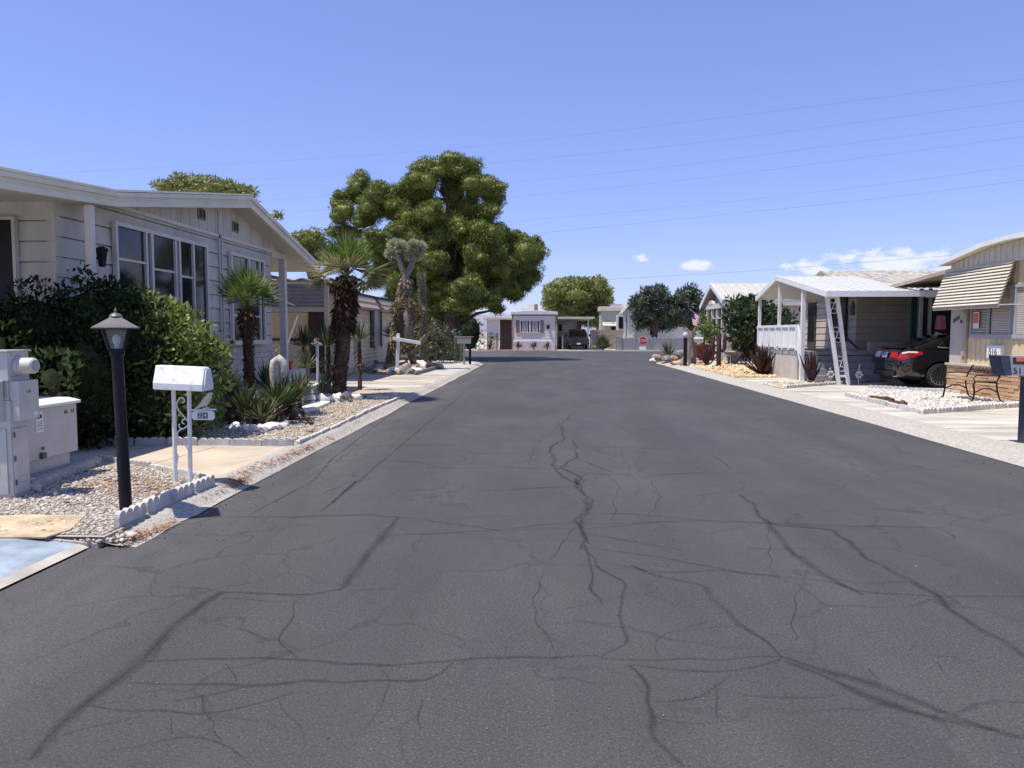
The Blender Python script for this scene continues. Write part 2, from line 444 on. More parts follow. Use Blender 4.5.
leafmat('leaf_hedge', [(.008,.017,.006),(.014,.028,.009),(.024,.044,.013),(.05,.07,.018)], rough=.65, spec=.18)  # lowered to near black: the hedge's shade is put into its colour
leafmat('leaf_bushy', [(.018,.036,.012),(.032,.058,.018),(.055,.085,.03),(.12,.16,.08)])
leafmat('leaf_lit', [(.05,.085,.015),(.13,.19,.035),(.23,.29,.065),(.38,.42,.15)], trans=.42)  # brightened leaf tones: sunlight on the bushes put into their colour
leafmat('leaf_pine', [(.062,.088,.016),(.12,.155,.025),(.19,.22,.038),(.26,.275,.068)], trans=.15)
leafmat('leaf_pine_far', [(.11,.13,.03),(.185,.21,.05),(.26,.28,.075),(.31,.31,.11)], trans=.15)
leafmat('leaf_olive', [(.03,.045,.025),(.06,.082,.045),(.10,.125,.07),(.17,.195,.13)], trans=.15)
leafmat('leaf_grey', [(.07,.085,.04),(.11,.125,.065),(.16,.165,.09)], trans=.15)
leafmat('leaf_palm', [(.06,.11,.02),(.12,.19,.04),(.19,.26,.06),(.28,.3,.11)], trans=.2)
leafmat('leaf_palm_dark', [(.03,.055,.016),(.06,.095,.028),(.11,.14,.05),(.2,.19,.09)], trans=.15)
leafmat('leaf_old_frond', [(.14,.15,.06),(.25,.25,.11),(.38,.36,.19),(.44,.37,.22)], trans=.15)
leafmat('leaf_dry', [(.16,.115,.065),(.24,.18,.10),(.32,.26,.16)], trans=.1)
leafmat('leaf_yucca', [(.05,.085,.028),(.085,.125,.045),(.15,.175,.085),(.24,.24,.13)], trans=.15)
leafmat('leaf_joshua', [(.30,.31,.17),(.46,.46,.28),(.62,.6,.42)], trans=.15)
leafmat('leaf_citrus', [(.06,.11,.02),(.12,.18,.03),(.2,.26,.06)], trans=.3)
leafmat('boot', [(.04,.022,.014),(.075,.042,.025),(.12,.075,.045)], trans=0, rough=.9)
leafmat('pebble_grey', [(.16,.135,.11),(.34,.295,.24),(.48,.43,.36),(.60,.55,.47),(.40,.31,.22),(.70,.66,.59)], trans=0, rough=.9)
leafmat('pebble_tan', [(.30,.24,.17),(.42,.35,.26),(.52,.45,.34),(.66,.6,.5),(.33,.24,.16)], trans=0, rough=.9)
leafmat('pebble_gold', [(.38,.26,.13),(.52,.38,.2),(.64,.5,.29),(.7,.6,.42)], trans=0, rough=.9)
leafmat('pebble_white', [(.38,.35,.31),(.54,.51,.46),(.66,.64,.59),(.48,.42,.36)], trans=0, rough=.9)
leafmat('litter_leaf', [(.24,.09,.035),(.34,.14,.06),(.42,.22,.10)], trans=0, rough=.9)
leafmat('asphalt_grit', [(.03,.03,.032),(.08,.08,.083),(.16,.16,.16),(.3,.29,.28)], trans=0, rough=.9)

# asphalt: aggregate speckle, worn wheel bands along the lane, grime patches, hairline cracks
m = D.materials.new('asphalt'); m.use_nodes = True; MATS['asphalt'] = m; nt = m.node_tree; b = nt.nodes['Principled BSDF']
g = nd(nt, 'ShaderNodeNewGeometry')
def noise(scale, detail=4, stretch=(1,1,1), rough=.6):
    mp = nd(nt, 'ShaderNodeMapping'); mp.inputs['Scale'].default_value = stretch; nt.links.new(g.outputs['Position'], mp.inputs[0])
    n = nd(nt, 'ShaderNodeTexNoise', Scale=scale, Detail=float(detail), Roughness=rough); nt.links.new(mp.outputs[0], n.inputs['Vector']); return n.outputs['Fac']
def ramp(x, stops):
    cr = nd(nt, 'ShaderNodeValToRGB'); e = cr.color_ramp.elements
    for i, (p, c) in enumerate(stops):
        q = e[i] if i < 2 else e.new(p)
        q.position = p; q.color = (c,c,c,1) if isinstance(c, (int,float)) else c4(c)
    nt.links.new(x, cr.inputs[0]); return cr.outputs[0]
def mixc(f, a, bb, typ='MIX'):
    n = nd(nt, 'ShaderNodeMix', data_type='RGBA', blend_type=typ)
    for i, x in ((0,f),(6,a),(7,bb)):
        if isinstance(x, (int,float)): n.inputs[i].default_value = x if i == 0 else (x,x,x,1)
        elif isinstance(x, tuple): n.inputs[i].default_value = c4(x)
        else: nt.links.new(x, n.inputs[i])
    return n.outputs[2]
base = mixc(ramp(noise(1.3, 5, (1,.22,1)), [(.35,0),(.68,1)]), (.048,.0465,.0445), (.063,.061,.058))
base = mixc(ramp(noise(.35, 4), [(.40,0),(.62,1)]), base, mixc(1.0, base, (1.18,1.17,1.15), 'MULTIPLY'))
# pale dusty band along the left lane
spx = nd(nt, 'ShaderNodeSeparateXYZ'); nt.links.new(g.outputs['Position'], spx.inputs[0])
nm = nd(nt, 'ShaderNodeMapRange', interpolation_type='SMOOTHERSTEP'); nt.links.new(spx.outputs[0], nm.inputs[0]); nm.inputs[1].default_value = -1.9; nm.inputs[2].default_value = -2.8
base = mixc(mth('MULTIPLY', nm.outputs[0], ramp(noise(2.2, 5, (1,.3,1)), [(.3,.05),(.7,.75)])), base, (.105,.100,.093))
spk = ramp(noise(85, 2, rough=.75), [(.55,0),(.68,1)])
base = mixc(mth('MULTIPLY', spk, .55), base, (.17,.165,.158))
spd = ramp(noise(70, 2, rough=.75), [(.32,1),(.45,0)])
base = mixc(mth('MULTIPLY', spd, .65), base, (.012,.012,.013))
# hairlines
vo = nd(nt, 'ShaderNodeTexVoronoi', feature='DISTANCE_TO_EDGE', Scale=1.15)
wp = nd(nt, 'ShaderNodeVectorMath', operation='ADD'); wn = nd(nt, 'ShaderNodeTexNoise', Scale=2.2, Detail=5.0); nt.links.new(g.outputs['Position'], wn.inputs['Vector'])
ws = nd(nt, 'ShaderNodeVectorMath', operation='SCALE'); ws.inputs['Scale'].default_value = .55; nt.links.new(wn.outputs['Color'], ws.inputs[0])
nt.links.new(g.outputs['Position'], wp.inputs[0]); nt.links.new(ws.outputs[0], wp.inputs[1]); nt.links.new(wp.outputs[0], vo.inputs['Vector'])
hl = ramp(vo.outputs['Distance'], [(.0,1),(.006,.9),(.02,0)])
hl = mth('MULTIPLY', hl, ramp(noise(.7, 3), [(.38,0),(.56,.5)]))
base = mixc(hl, base, (.028,.027,.026))
patch = ramp(noise(.5, 2, (1.6,.5,1), rough=.3), [(.52,0),(.535,1)])
base = mixc(mth('MULTIPLY', patch, .22), base, (.04,.039,.038))
nt.links.new(base, b.inputs['Base Color'])
nt.links.new(ramp(noise(1.0, 4, (1,.3,1)), [(.3,.62),(.7,.8)]), b.inputs['Roughness'])
b.inputs['Specular IOR Level'].default_value = .35
bp = nd(nt, 'ShaderNodeBump', Strength=.55, Distance=.006); nt.links.new(noise(120, 3, rough=.7), bp.inputs['Height']); nt.links.new(bp.outputs[0], b.inputs['Normal'])

# ---------------------------------------------------------------- ground, road, kerbs, yards
sheet('ground', [(-9000,-200),(9000,-200),(9000,9000),(-9000,9000)], -.12, 'dirt')
sheet('road', [(-3.36,-14),(6.2,-14),(6.2,41),(9,42.5),(75,42.5),(75,61.2),(-75,61.2),(-75,39.4),(-7,39.4),(-3.36,37)], 0, 'asphalt')
def arc(cx, cy, r, a0, a1, n=8): return [(cx+r*math.cos(R(a0+(a1-a0)*i/n)), cy+r*math.sin(R(a0+(a1-a0)*i/n))) for i in range(n+1)]
LP = [(-3.28,-14),(-3.28,37)] + arc(-6.28, 37, 3.0, 0, 90)[1:] + [(-75, 40.0)]
RP = [(6.12,-14),(6.12,38.5)] + arc(9.12, 38.5, 3.0, 180, 90)[1:] + [(75, 41.5)]
sheet('yard_ground', [(-3.28,5.36)]+LP[1:] + [(-75,5.36)], ZL-.004, 'concrete')
sheet('yard_ground', [(-11.9,5.36),(-75,5.36),(-75,-14),(-11.9,-14)], ZL-.004, 'concrete')
mb = MB(); mb.prism([(-11.9,5.33,-.05),(-3.3,5.33,-.05),(-3.3,5.33,.03),(-3.5,5.33,.045),(-3.9,5.33,ZL+.001),(-11.9,5.33,ZL+.001)], (0,.07,0)); mb.prism([(-11.9,5.405,-.05),(-3.285,5.405,-.05),(-3.285,7.6,-.05),(-11.9,7.6,-.05)], (0,0,ZL+.045)); structure(mb.build('kerb', 'kerb_concrete'))
sheet('yard_ground', RP + [(75,-14)], ZR-.004, 'concrete')
def kerb(path, side, z, kw=.44, taper=False):
    prof = [(-.14, z+.004), (0, z+.008), (.10*kw/.44, z*.95), (.20*kw/.44, z*.62), (.30*kw/.44, z*.22), (.40*kw/.44, .012), (kw, .006)]
    # subdivide
    P = []
    for a, b_ in zip(path, path[1:]):
        L = math.dist(a, b_); n = max(1, int(min(L, 200)/1.5))
        P += [(a[0]+(b_[0]-a[0])*i/n, a[1]+(b_[1]-a[1])*i/n) for i in range(n)]
    P.append(path[-1]); vs = []; fs = []; k = len(prof)
    if taper: P = [(P[0][0], P[0][1]+.25*q) for q in range(5)]+[q for q in P if q[1] > P[0][1]+1.1]
    for i, p in enumerate(P):
        a, b_ = P[max(i-1,0)], P[min(i+1,len(P)-1)]
        t = Vector((b_[0]-a[0], b_[1]-a[1])).normalized(); n = Vector((t.y, -t.x))*side
        for o, zz in prof:
            o2 = o + (random.uniform(-.022,.022) if o > kw*.8 else 0)
            vs.append((p[0]+n.x*o2, p[1]+n.y*o2, (zz if not taper else zz*min(1, .25+.19*i) if o > .001 else zz*min(1,.45+.14*i))+random.uniform(-.002,.002)*(o < kw*.88)))
    for i in range(len(P)-1):
        for j in range(k-1): fs.append((i*k+j, i*k+j+1, (i+1)*k+j+1, (i+1)*k+j))
    mb = MB(); mb.add(vs, fs); structure(mb.build('kerb', 'kerb_concrete', smooth=True))
kerb([(-3.28,5.36)]+LP[1:], 1, ZL, .24, True); kerb(RP, -1, ZR)
# far side of the cross street
sheet('yard_ground', [(-75,61.4),(75,61.4),(75,160),(-75,160)], .1, 'pale_concrete')
mb = MB(); mb.box(-75,75,61.0,61.4,-.05,.11); structure(mb.build('kerb', 'pale_concrete'))
# left side sheets
zl, zr = ZL, ZR
def g2(px, py, z): p = G(px, py, z); return (p[0], p[1])
mb = MB(); mb.add([(-3.375,-4,.008),(-3.375,5.32,.008),(-3.46,5.345,.03),(-3.46,-4,.03),(-3.9,5.355,zl+.002),(-3.9,-4,zl+.002),(-12,5.36,zl+.002),(-12,-4,zl+.002)], [(0,1,2,3)]); structure(mb.build('kerb', 'pale_concrete'))
mb = MB(); mb.add([(-3.46,5.345,.03),(-3.46,-4,.03),(-3.9,5.355,zl+.002),(-3.9,-4,zl+.002),(-12,5.36,zl+.002),(-12,-4,zl+.002)], [(0,1,3,2),(2,3,5,4)]); structure(mb.build('driveway', 'blue_paint'))
FL = [g2(-25,519,zl), g2(20,516,zl), g2(86,516,zl), g2(70,531,zl), g2(46,538.5,zl), g2(-25,539,zl)]
mb = MB(); mb.prism([(p[0],p[1],zl) for p in FL], (0,0,.012)); structure(mb.build('path', 'flagstone'))
bedA = [(-3.31,5.4), (-3.29,7.28), g2(150,468,zl), g2(96,460,zl), (-5.12,8.45), (-4.9,6.9), (-8,6.8), (-8,5.4)]
sheet('gravel_bed', bedA, zl, 'gravel_base')
pebbles('gravel', bedA, zl, 22000, .0105, 'pebble_grey')
driveB = [(-3.29,7.28), g2(150,468,zl), g2(96,460,zl), (-8,8.6), (-9,9.75), (-3.29,9.75)]
sheet('driveway', driveB, zl+.002, 'tan_concrete')
bedB = [(-3.31,9.9), (-3.31,17.0), (-5.2,17.0), (-6.5,15), (-6.55,9.9)]
sheet('gravel_bed', bedB, zl, 'gravel_base')
pebbles('gravel', bedB, zl, 16000, .014, 'pebble_tan')
sheet('driveway', [(-3.29,17.2),(-3.29,27.6),(-20,27.6),(-20,17.2)], zl+.002, 'pale_concrete')
# stained stripes on the neighbour's driveway
M('stripe_tan', (.52,.40,.25), var=.3, scale=2, stretch=(.4,2,1), rough=.9)
for (a, b_) in ((18.2,18.9),(20.0,20.4),(22.2,22.8),(24.8,25.2)):
    sheet('driveway_stripe', [(-3.31,a),(-3.31,b_),(-9,b_+.2),(-9,a+.2)], zl+.006, 'stripe_tan')
# right side sheets
bedR = [g2(846,396,zr), g2(921,414,zr), g2(1024,407,zr), (10.3,14.6), (10.3,18.2), g2(868,388.5,zr)]
sheet('gravel_bed', bedR, zr+.004, 'white_edging')
pebbles('gravel', bedR, zr+.006, 9000, .022, 'pebble_white')
bedS = [(6.3,20.1), (6.3,21.9), (10.2,23.3), (12,23.3), (12,22.0), g2(872,381,zr)]
sheet('gravel_bed', bedS, zr+.004, 'gravel_base'); pebbles('gravel', bedS, zr+.006, 3200, .032, 'pebble_tan')
bedT = [(6.26,25.0), (6.26,38.3), (6.9,40.3), (9.4,40.5), (9.4,25.4)]
sheet('gravel_bed', bedT, zr+.004, 'gold_gravel'); pebbles('gravel', bedT, zr+.006, 5200, .045, 'pebble_gold')
M('stain_grey', (.42,.385,.33), var=.25, scale=3, stretch=(.6,2,1), rough=.9)
M('slab_grey', (.40,.38,.35), var=.12, scale=2, rough=.9)
sheet('path', [g2(1002,445,zr), g2(1060,438,zr), g2(1060,470,zr), (6.13,9.3)], zr+.003, 'slab_grey')
sheet('driveway', [(6.13,10.6),(6.13,24.9),(30,24.9),(30,10.6)], zr, 'pale_concrete')

# sealed cracks and trench seams, thin strips of tar on the asphalt
def A_(l): return [(c[0]/2, 480+c[1]/2) for c in l]
def B_(l): return [(512+c[0]/2, 480+c[1]/2) for c in l]
def C_(l): return [(300+c[0]/2, 350+c[1]/2) for c in l]
cracks = []
def ck(w, *ls): cracks.extend((w, l) for l in ls)
ck(.085, A_([(60,560),(90,520),(165,450),(280,365),(350,290),(440,225)]), A_([(680,222),(735,150),(770,110),(795,75)]))
ck(.05, A_([(440,225),(520,222),(600,230),(680,222)]), A_([(795,75),(720,70),(640,70),(500,75),(410,75)]))
ck(.036, A_([(640,65),(715,0)])+C_([(60,310),(330,85)]), A_([(500,70),(630,0)])+C_([(60,222),(180,130),(250,70)]))
ck(.016, C_([(0,265),(100,205)]), C_([(60,330),(185,335)]), C_([(100,272),(240,275)]), C_([(160,222),(300,226)]), C_([(20,300),(110,262)]))
ck(.035, A_([(280,365),(420,360),(520,355),(600,355),(720,365),(800,378),(900,362),(1024,358)])+B_([(80,358),(175,356)]),
   A_([(260,405),(400,410),(520,415),(700,410),(850,400),(900,365)]))
ck(.028, A_([(180,455),(300,465),(420,468),(500,450),(580,420)]), A_([(350,445),(440,425),(540,410),(600,412)]), A_([(340,215),(440,222)]))
ck(.014, A_([(600,240),(570,290),(540,320),(595,355)]), A_([(430,290),(500,305),(540,320)]), A_([(200,550),(290,545),(350,515),(440,520),(480,540),(510,570)]),
   A_([(465,365),(470,385),(465,405)]), A_([(415,430),(418,450),(410,468),(440,480),(420,500),(395,515)]), A_([(850,440),(845,465),(835,480),(838,500)]),
   A_([(440,500),(445,520)]), A_([(350,475),(345,512)]), A_([(690,222),(790,215)]), A_([(440,240),(600,245)]), A_([(290,470),(200,490),(130,515)]))
ck(.045, B_([(130,0),(155,45),(130,80),(150,130)]), B_([(240,370),(265,410),(270,470),(260,510),(310,540),(340,575)]))
ck(.03, B_([(150,130),(165,175),(220,205),(225,240),(220,290),(235,325),(175,355)]), B_([(150,130),(150,190),(180,250)]), B_([(130,70),(240,68),(400,82),(520,88),(640,90),(760,95),(860,97),(885,120)]))
ck(.025, B_([(150,100),(250,88),(330,82)]), B_([(150,135),(240,150),(400,175),(540,195),(640,200),(690,228),(850,235),(1024,232)]), B_([(180,165),(300,185),(420,182),(540,197)]), B_([(0,103),(60,95),(130,98)]), B_([(0,18),(120,12),(150,0)]))
ck(.05, B_([(240,170),(300,195),(390,210),(405,245),(440,285),(500,315),(548,355)]))
ck(.07, B_([(548,355),(620,385),(700,400),(800,440),(900,480),(1024,518)]), B_([(548,362),(640,400),(720,440),(850,480),(960,500)]))
ck(.03, B_([(175,356),(300,360),(420,358),(548,358)]), B_([(240,370),(350,382),(450,385),(530,370),(548,358)]))
ck(.014, B_([(275,442),(350,430),(420,410),(435,385)]), B_([(300,355),(300,310),(340,298),(440,290)]), B_([(730,380),(742,400)]), B_([(820,350),(860,365),(900,360)]), B_([(860,365),(870,385)]), B_([(440,430),(600,438),(660,425)]), B_([(330,300),(400,280)]), B_([(180,235),(220,232)]), B_([(280,210),(270,230),(225,240)]), B_([(120,280),(210,285)]), B_([(820,325),(800,345)]), B_([(900,460),(945,455)]))
ck(.075, B_([(510,85),(560,145),(630,195),(700,230)]))
ck(.055, C_([(880,290),(945,350)])+B_([(640,100),(720,160),(830,225),(940,295),(1024,350),(1060,375)]))
ck(.05, C_([(520,150),(530,175),(500,195),(505,230),(520,250),(550,270)]), C_([(545,180),(555,210),(520,235),(560,250),(550,270),(575,300),(560,335),(570,380),(560,400)]))
ck(.035, C_([(550,215),(600,235),(640,250)]), C_([(580,250),(540,258),(555,270)]), C_([(160,235),(300,237),(400,235),(500,238),(600,250),(700,252),(800,247),(900,245)]), C_([(350,282),(450,278),(555,275)]), C_([(160,222),(240,225),(270,232)]), C_([(550,190),(650,195),(740,198)]), C_([(820,210),(870,240)]),
   C_([(180,372),(350,365),(470,350),(560,345)]), C_([(185,335),(260,340),(340,350),(400,365)]), C_([(570,350),(640,345),(700,345),(800,340),(945,350)]), C_([(555,370),(620,375),(760,400)]), C_([(520,150),(540,130),(560,122)]), C_([(100,200),(200,190),(330,190)]), C_([(560,190),(620,210),(700,205)]), C_([(200,160),(330,155),(520,158)]))
ck(.010, A_([(560,430),(600,490),(590,540)]), A_([(760,380),(765,430),(740,500)]), B_([(60,180),(45,260),(80,356)]), B_([(560,200),(575,250),(560,320)]), B_([(400,410),(415,480)]), B_([(270,470),(360,490),(420,480)]), B_([(520,90),(505,140),(540,195)]),
   C_([(520,150),(480,180),(440,235)]), C_([(600,235),(640,280),(620,345)]), C_([(640,195),(660,250)]), C_([(700,252),(720,300),(700,345)]), C_([(560,345),(520,390),(500,420)]))
# sealer that fades out at its ragged edges
m = D.materials.new('crack_sealer'); m.use_nodes = True; MATS['crack_sealer'] = m; nt = m.node_tree; b = nt.nodes['Principled BSDF']
g = nd(nt, 'ShaderNodeNewGeometry'); at = nd(nt, 'ShaderNodeAttribute', attribute_name='across')
d_ = mth('ABSOLUTE', at.outputs['Fac'])
nn = noise(16, 5, rough=.7)
edge = nd(nt, 'ShaderNodeMapRange', interpolation_type='SMOOTHSTEP'); edge.inputs[1].default_value = .95; edge.inputs[2].default_value = .35
nt.links.new(mth('ADD', d_, mth('MULTIPLY', mth('SUBTRACT', nn, .5), 1.1)), edge.inputs[0])
core = nd(nt, 'ShaderNodeMapRange', interpolation_type='SMOOTHSTEP'); core.inputs[1].default_value = .30; core.inputs[2].default_value = .06
nt.links.new(mth('ADD', d_, mth('MULTIPLY', mth('SUBTRACT', noise(30, 4, rough=.7), .42), .9)), core.inputs[0])
nt.links.new(mixc(mth('MULTIPLY', core.outputs[0], .85), (.033,.032,.0305), (.017,.0165,.016)), b.inputs['Base Color'])
al = mth('MULTIPLY', edge.outputs[0], ramp(noise(1.7, 3), [(.30,.25),(.62,.9)]))
nt.links.new(mth('ADD', mth('MULTIPLY', al, .34), mth('MULTIPLY', mth('MULTIPLY', core.outputs[0], al), .32)), b.inputs['Alpha']); b.inputs['Roughness'].default_value = .66; b.inputs['Specular IOR Level'].default_value = .3
mb = MB(); AC = []
for wd, l in cracks:
    P = [Vector(G(x, y, .0)) for x, y in l]; pts = []
    for a, b_ in zip(P, P[1:]):
        n = max(2, int((b_-a).length/.05)); pts += [a+(b_-a)*i/n for i in range(n)]
    pts.append(P[-1]); n = len(pts); t = np.arange(n)
    # soften the corners, then wander
    q_ = np.array([p[:] for p in pts])
    for _ in range(4): q_[1:-1] = .5*q_[1:-1]+.25*(q_[:-2]+q_[2:])
    pts = [Vector(p) for p in q_]
    ox = np.zeros(n); ow = np.zeros(n)
    for k in range(1, 6):
        ph, ph2 = rng.uniform(0,6.3,2); ox += np.sin(t*.22*k*rng.uniform(.8,1.2)+ph)/k*(.020 if wd < .06 and wd != .036 else .004); ow += np.sin(t*.35*k+ph2)/k
    ox += np.cumsum(rng.normal(0, .0035, n))*np.minimum(1, np.minimum(t, n-1-t)/12)*(.6 if wd < .06 and wd != .036 else .1)
    vs = []
    for i in range(n):
        tt = (pts[min(i+1,n-1)]-pts[max(i-1,0)]).normalized(); q = Vector((-tt.y, tt.x, 0))
        taper = min(1, (i+1)/8, (n-i)/8); ww = (wd*(1.5 if wd >= .05 else 1.1)+.008)*max(.45, .85+.16*ow[i])*(.45+.55*taper)
        c = pts[i]+q*float(ox[i]); vs += [c+q*ww/2, c, c-q*ww/2]; AC += [1.0, 0.0, -1.0]
    fs = []
    for i in range(n-1): fs += [(3*i,3*i+1,3*i+4,3*i+3), (3*i+1,3*i+2,3*i+5,3*i+4)]
    dz = .003+.0002*(len(AC) % 23); mb.add([v+Vector((0,0,dz)) for v in vs], fs)
o = structure(mb.build('road_crack_sealant', 'crack_sealer')); at_ = o.data.attributes.new('across', 'FLOAT', 'POINT'); at_.data.foreach_set('value', AC)
# dry pine needles and grit in the gutter
def litter(name, strips, mat, L, W, z=.012):
    Bs, Ax = [], []
    for (a, b_, w_, n) in strips:
        a, b_ = Vector(G(*a)), Vector(G(*b_)); d = b_-a; q = Vector((-d.y, d.x, 0)).normalized()
        t = np.clip(rng.normal(.5,.26,n), 0, 1); cl = np.sin(t*37+a.x)*.5+.5; keep = rng.random(n) < .35+.65*cl; t = t[keep]; n = len(t)
        o = rng.normal(0, w_/2, n); base = np.array(a)+t[:,None]*np.array(d)+o[:,None]*np.array(q)
        base[:,2] = z + rng.random(n)*.014 + np.clip((-3.08-base[:,0])*.36, 0, .07)
        Bs.append(base); an = rng.uniform(0,6.3,n); Ax.append(np.stack([np.cos(an), np.sin(an), rng.uniform(-.1,.3,n)], 1))
    B, A = np.concatenate(Bs), np.concatenate(Ax)
    V, Fc = blades(B, A, L*rng.uniform(.5,1.4,len(B)), W, np.tile(np.array([0,0,1.0]), (len(B),1))+rng.normal(0,.4,(len(B),3)))
    return stuff(fastmesh(name, V, Fc, mat))
litter('pine_needle_litter', [((118,549),(162,530),.06,330),((150,536),(178,522),.05,140),((205,503),(262,470),.07,700),((225,492),(250,482),.06,400),((255,476),(330,441),.08,1200),((330,440),(392,404),.09,700),((388,408),(410,399),.25,500),((424,391),(438,387),.3,300)], 'litter_leaf', .055, .008)
pebbles('road_grit', [(-3.05,5.5),(-3.05,20),(-2.6,20),(-2.4,5.5)], .002, 500, .005, 'asphalt_grit')
pebbles('road_grit', [(5.1,8),(5.1,24),(5.66,24),(5.66,8)], .002, 420, .006, 'asphalt_grit')
pebbles('road_grit', [(-2.4,2.3),(-2.4,12),(5,12),(2.4,2.3)], .001, 260, .004, 'asphalt_grit')
pebbles('road_grit', [(-3.31,5.9),(-3.31,17),(-3.06,17),(-3.06,5.9)], .03, 260, .006, 'pebble_tan')
pebbles('gravel_spill', [(-4.5,5.31),(-3.12,5.33),(-3.12,5.55),(-4.5,5.48)], .045, 420, .014, 'pebble_grey', .9)
# expansion joints and a crack in the concrete, shallow dark strips
M('joint_dark', (.16,.14,.12), var=.3, rough=.95)
mb = MB()
for a_, b_ in (((-5.9,7.6),(-5.2,9.75)), ((-4.6,7.7),(-4.35,9.7))): mb.bar((a_[0],a_[1],zl+.001),(b_[0],b_[1],zl+.001),.012,.006)
for y in (11.9,14.4,19.2,21.9,24.0): mb.bar((6.2,y,zr+.001),(10+.3*(y>18),y+.25,zr+.001),.018,.006)
for y in (19.4,21.6,24.0,26.2): mb.bar((-3.32,y,zl+.007),(-8,y+.1,zl+.007),.02,.006)
structure(mb.build('driveway_joints', 'joint_dark'))
# a few more flecks of it on the gravel
Bq = sample_poly([(-3.4,7.0),(-3.5,6.5),(-4.6,6.9),(-4.4,7.6)], 330); V, Fc = blades(np.column_stack([Bq, zl+.03+rng.random(330)*.012]), np.column_stack([rng.normal(size=(330,2)), rng.uniform(-.1,.2,330)]), .06, .009)
stuff(fastmesh('dry_grass_litter', V, Fc, 'litter_leaf'))
# hills far off
xs = [(-4000,120),(-1200,140),(250,150),(430,200),(560,236),(640,228),(760,195),(1000,170),(1800,150),(4500,110)]
mb = MB(); n = len(xs)
for i, (x, h) in enumerate(xs): mb.v += [(x,6000,-5),(x,6250,h),(x,6900,h*.5),(x,7400,-5)]
for i in range(n-1):
    for j in range(3): mb.f.append((4*i+j, 4*i+j+1, 4*i+j+5, 4*i+j+4)); mb.mi.append(0)
structure(mb.build('hills', 'hill_haze_rock', smooth=True))
# ================================================================ LEFT SIDE
# ---- white double-wide house
XW, XF = -6.6, -6.15
def zX(px, py, X): return onX(px, py, X).z
h = root('mobile_home', 'white double-wide home with a low gable roof and dark windows behind the bushes', 'house', (-6.6, 14, ZL))
mb = MB(); siding(mb, (XW,9.95), (XW,17.9), 1.25, 3.55, .275, n=(1,0)); mb.build('wall', 'house_white', h)
mb = MB(); siding(mb, (-15,9.95), (XW,9.95), .08, 3.38, .275, n=(0,-1)); mb.build('wall', 'house_white', h)
mb = MB(); mb.box(-15, XW-.01, 17.78, 17.9, .08, 3.5); mb.build('wall', 'house_white', h)
mb = MB(); z = .08; k = 0
while z < 1.2:      # painted brick skirting
    y = 10.1 - (k % 2)*.2
    while y < 17.9:
        a, b_ = max(y, 10.1)+.010, min(y+.4, 17.9)-.010
        if b_-a > .05: mb.box(XW-.05, XW+.05+random.uniform(-.006,.006), a, b_, z+.010, z+.107)
        y += .4
    z += .117; k += 1
mb.box(XW-.1, XW+.026, 10.1, 17.9, .08, 1.25); mb.box(XW-.1, XW+.07, 10.1, 17.9, 1.22, 1.26)
mb.build('skirting', 'house_white', h)
mb = MB()     # gable end of upright boards
def roofz(y):
    return np.interp(y, [6.4,10.73,15.6,20.35], [3.08,3.39,4.19,3.23])
for i in range(26):
    a, b_ = 10.9+i*.36, min(10.9+(i+1)*.36, 19.9)
    if a > 19.6: break
    pts = [(XW+.03,a+.008,3.552),(XW+.03,b_-.008,3.552),(XW+.03,b_-.008,max(roofz(b_)+.02,3.56)),(XW+.03,a+.008,max(roofz(a)+.02,3.56))]
    if a < 15.6 < b_: pts.insert(3, (XW+.03,15.6,4.26))
    mb.prism(pts, (-.03,0,0))
mb.prism([(XW,10.9,3.551),(XW,19.9,3.551),(XW,19.9,3.56),(XW,15.6,4.25),(XW,10.9,3.6)], (-.05,0,0))
mb.build('gable', 'house_white', h)
mb = MB(); mb.box(XW-.05, XW+.05, 17.9, 19.6, 3.40, 3.55); mb.box(XW-.02, XW+.05, 10.1, 17.9, 3.50, 3.56); mb.build('beam', 'trim_white', h)
mb = MB()
prof = [(6.4,3.08,3.28),(10.63,3.40,3.60),(15.6,4.19,4.43),(20.3,3.23,3.44)]
mb.prism([(XF-.03,y,a) for y, a, c in prof]+[(XF-.03,y,c-.01) for y, a, c in prof][::-1], (-11,0,0)); rf = mb.build('roof', 'soffit_white', h)
mb = MB()
for (y0,a0,c0),(y1,a1,c1) in zip(prof, prof[1:]):
    for lo_, hi_, xo in ((0, .36, .02), (.36, .70, .0), (.70, 1.02, .035)):
        f = lambda a, c, t: a+(c-a)*t
        q = [(XF+xo,y0,f(a0,c0,lo_)-.01),(XF+xo,y1,f(a1,c1,lo_)-.01),(XF+xo,y1,f(a1,c1,hi_)-.01),(XF+xo,y0,f(a0,c0,hi_)-.01)]
        mb.prism(q, (-.07,0,0))
mb.build('fascia', 'roof_cream', h)
mb = MB(); mb.prism([(XF+.01,y,c+.004) for y, a, c in prof]+[(XF+.01,y,c+.035) for y, a, c in prof][::-1], (-11.04,0,0)); mb.build('roof_deck', 'roof_cream', rf)
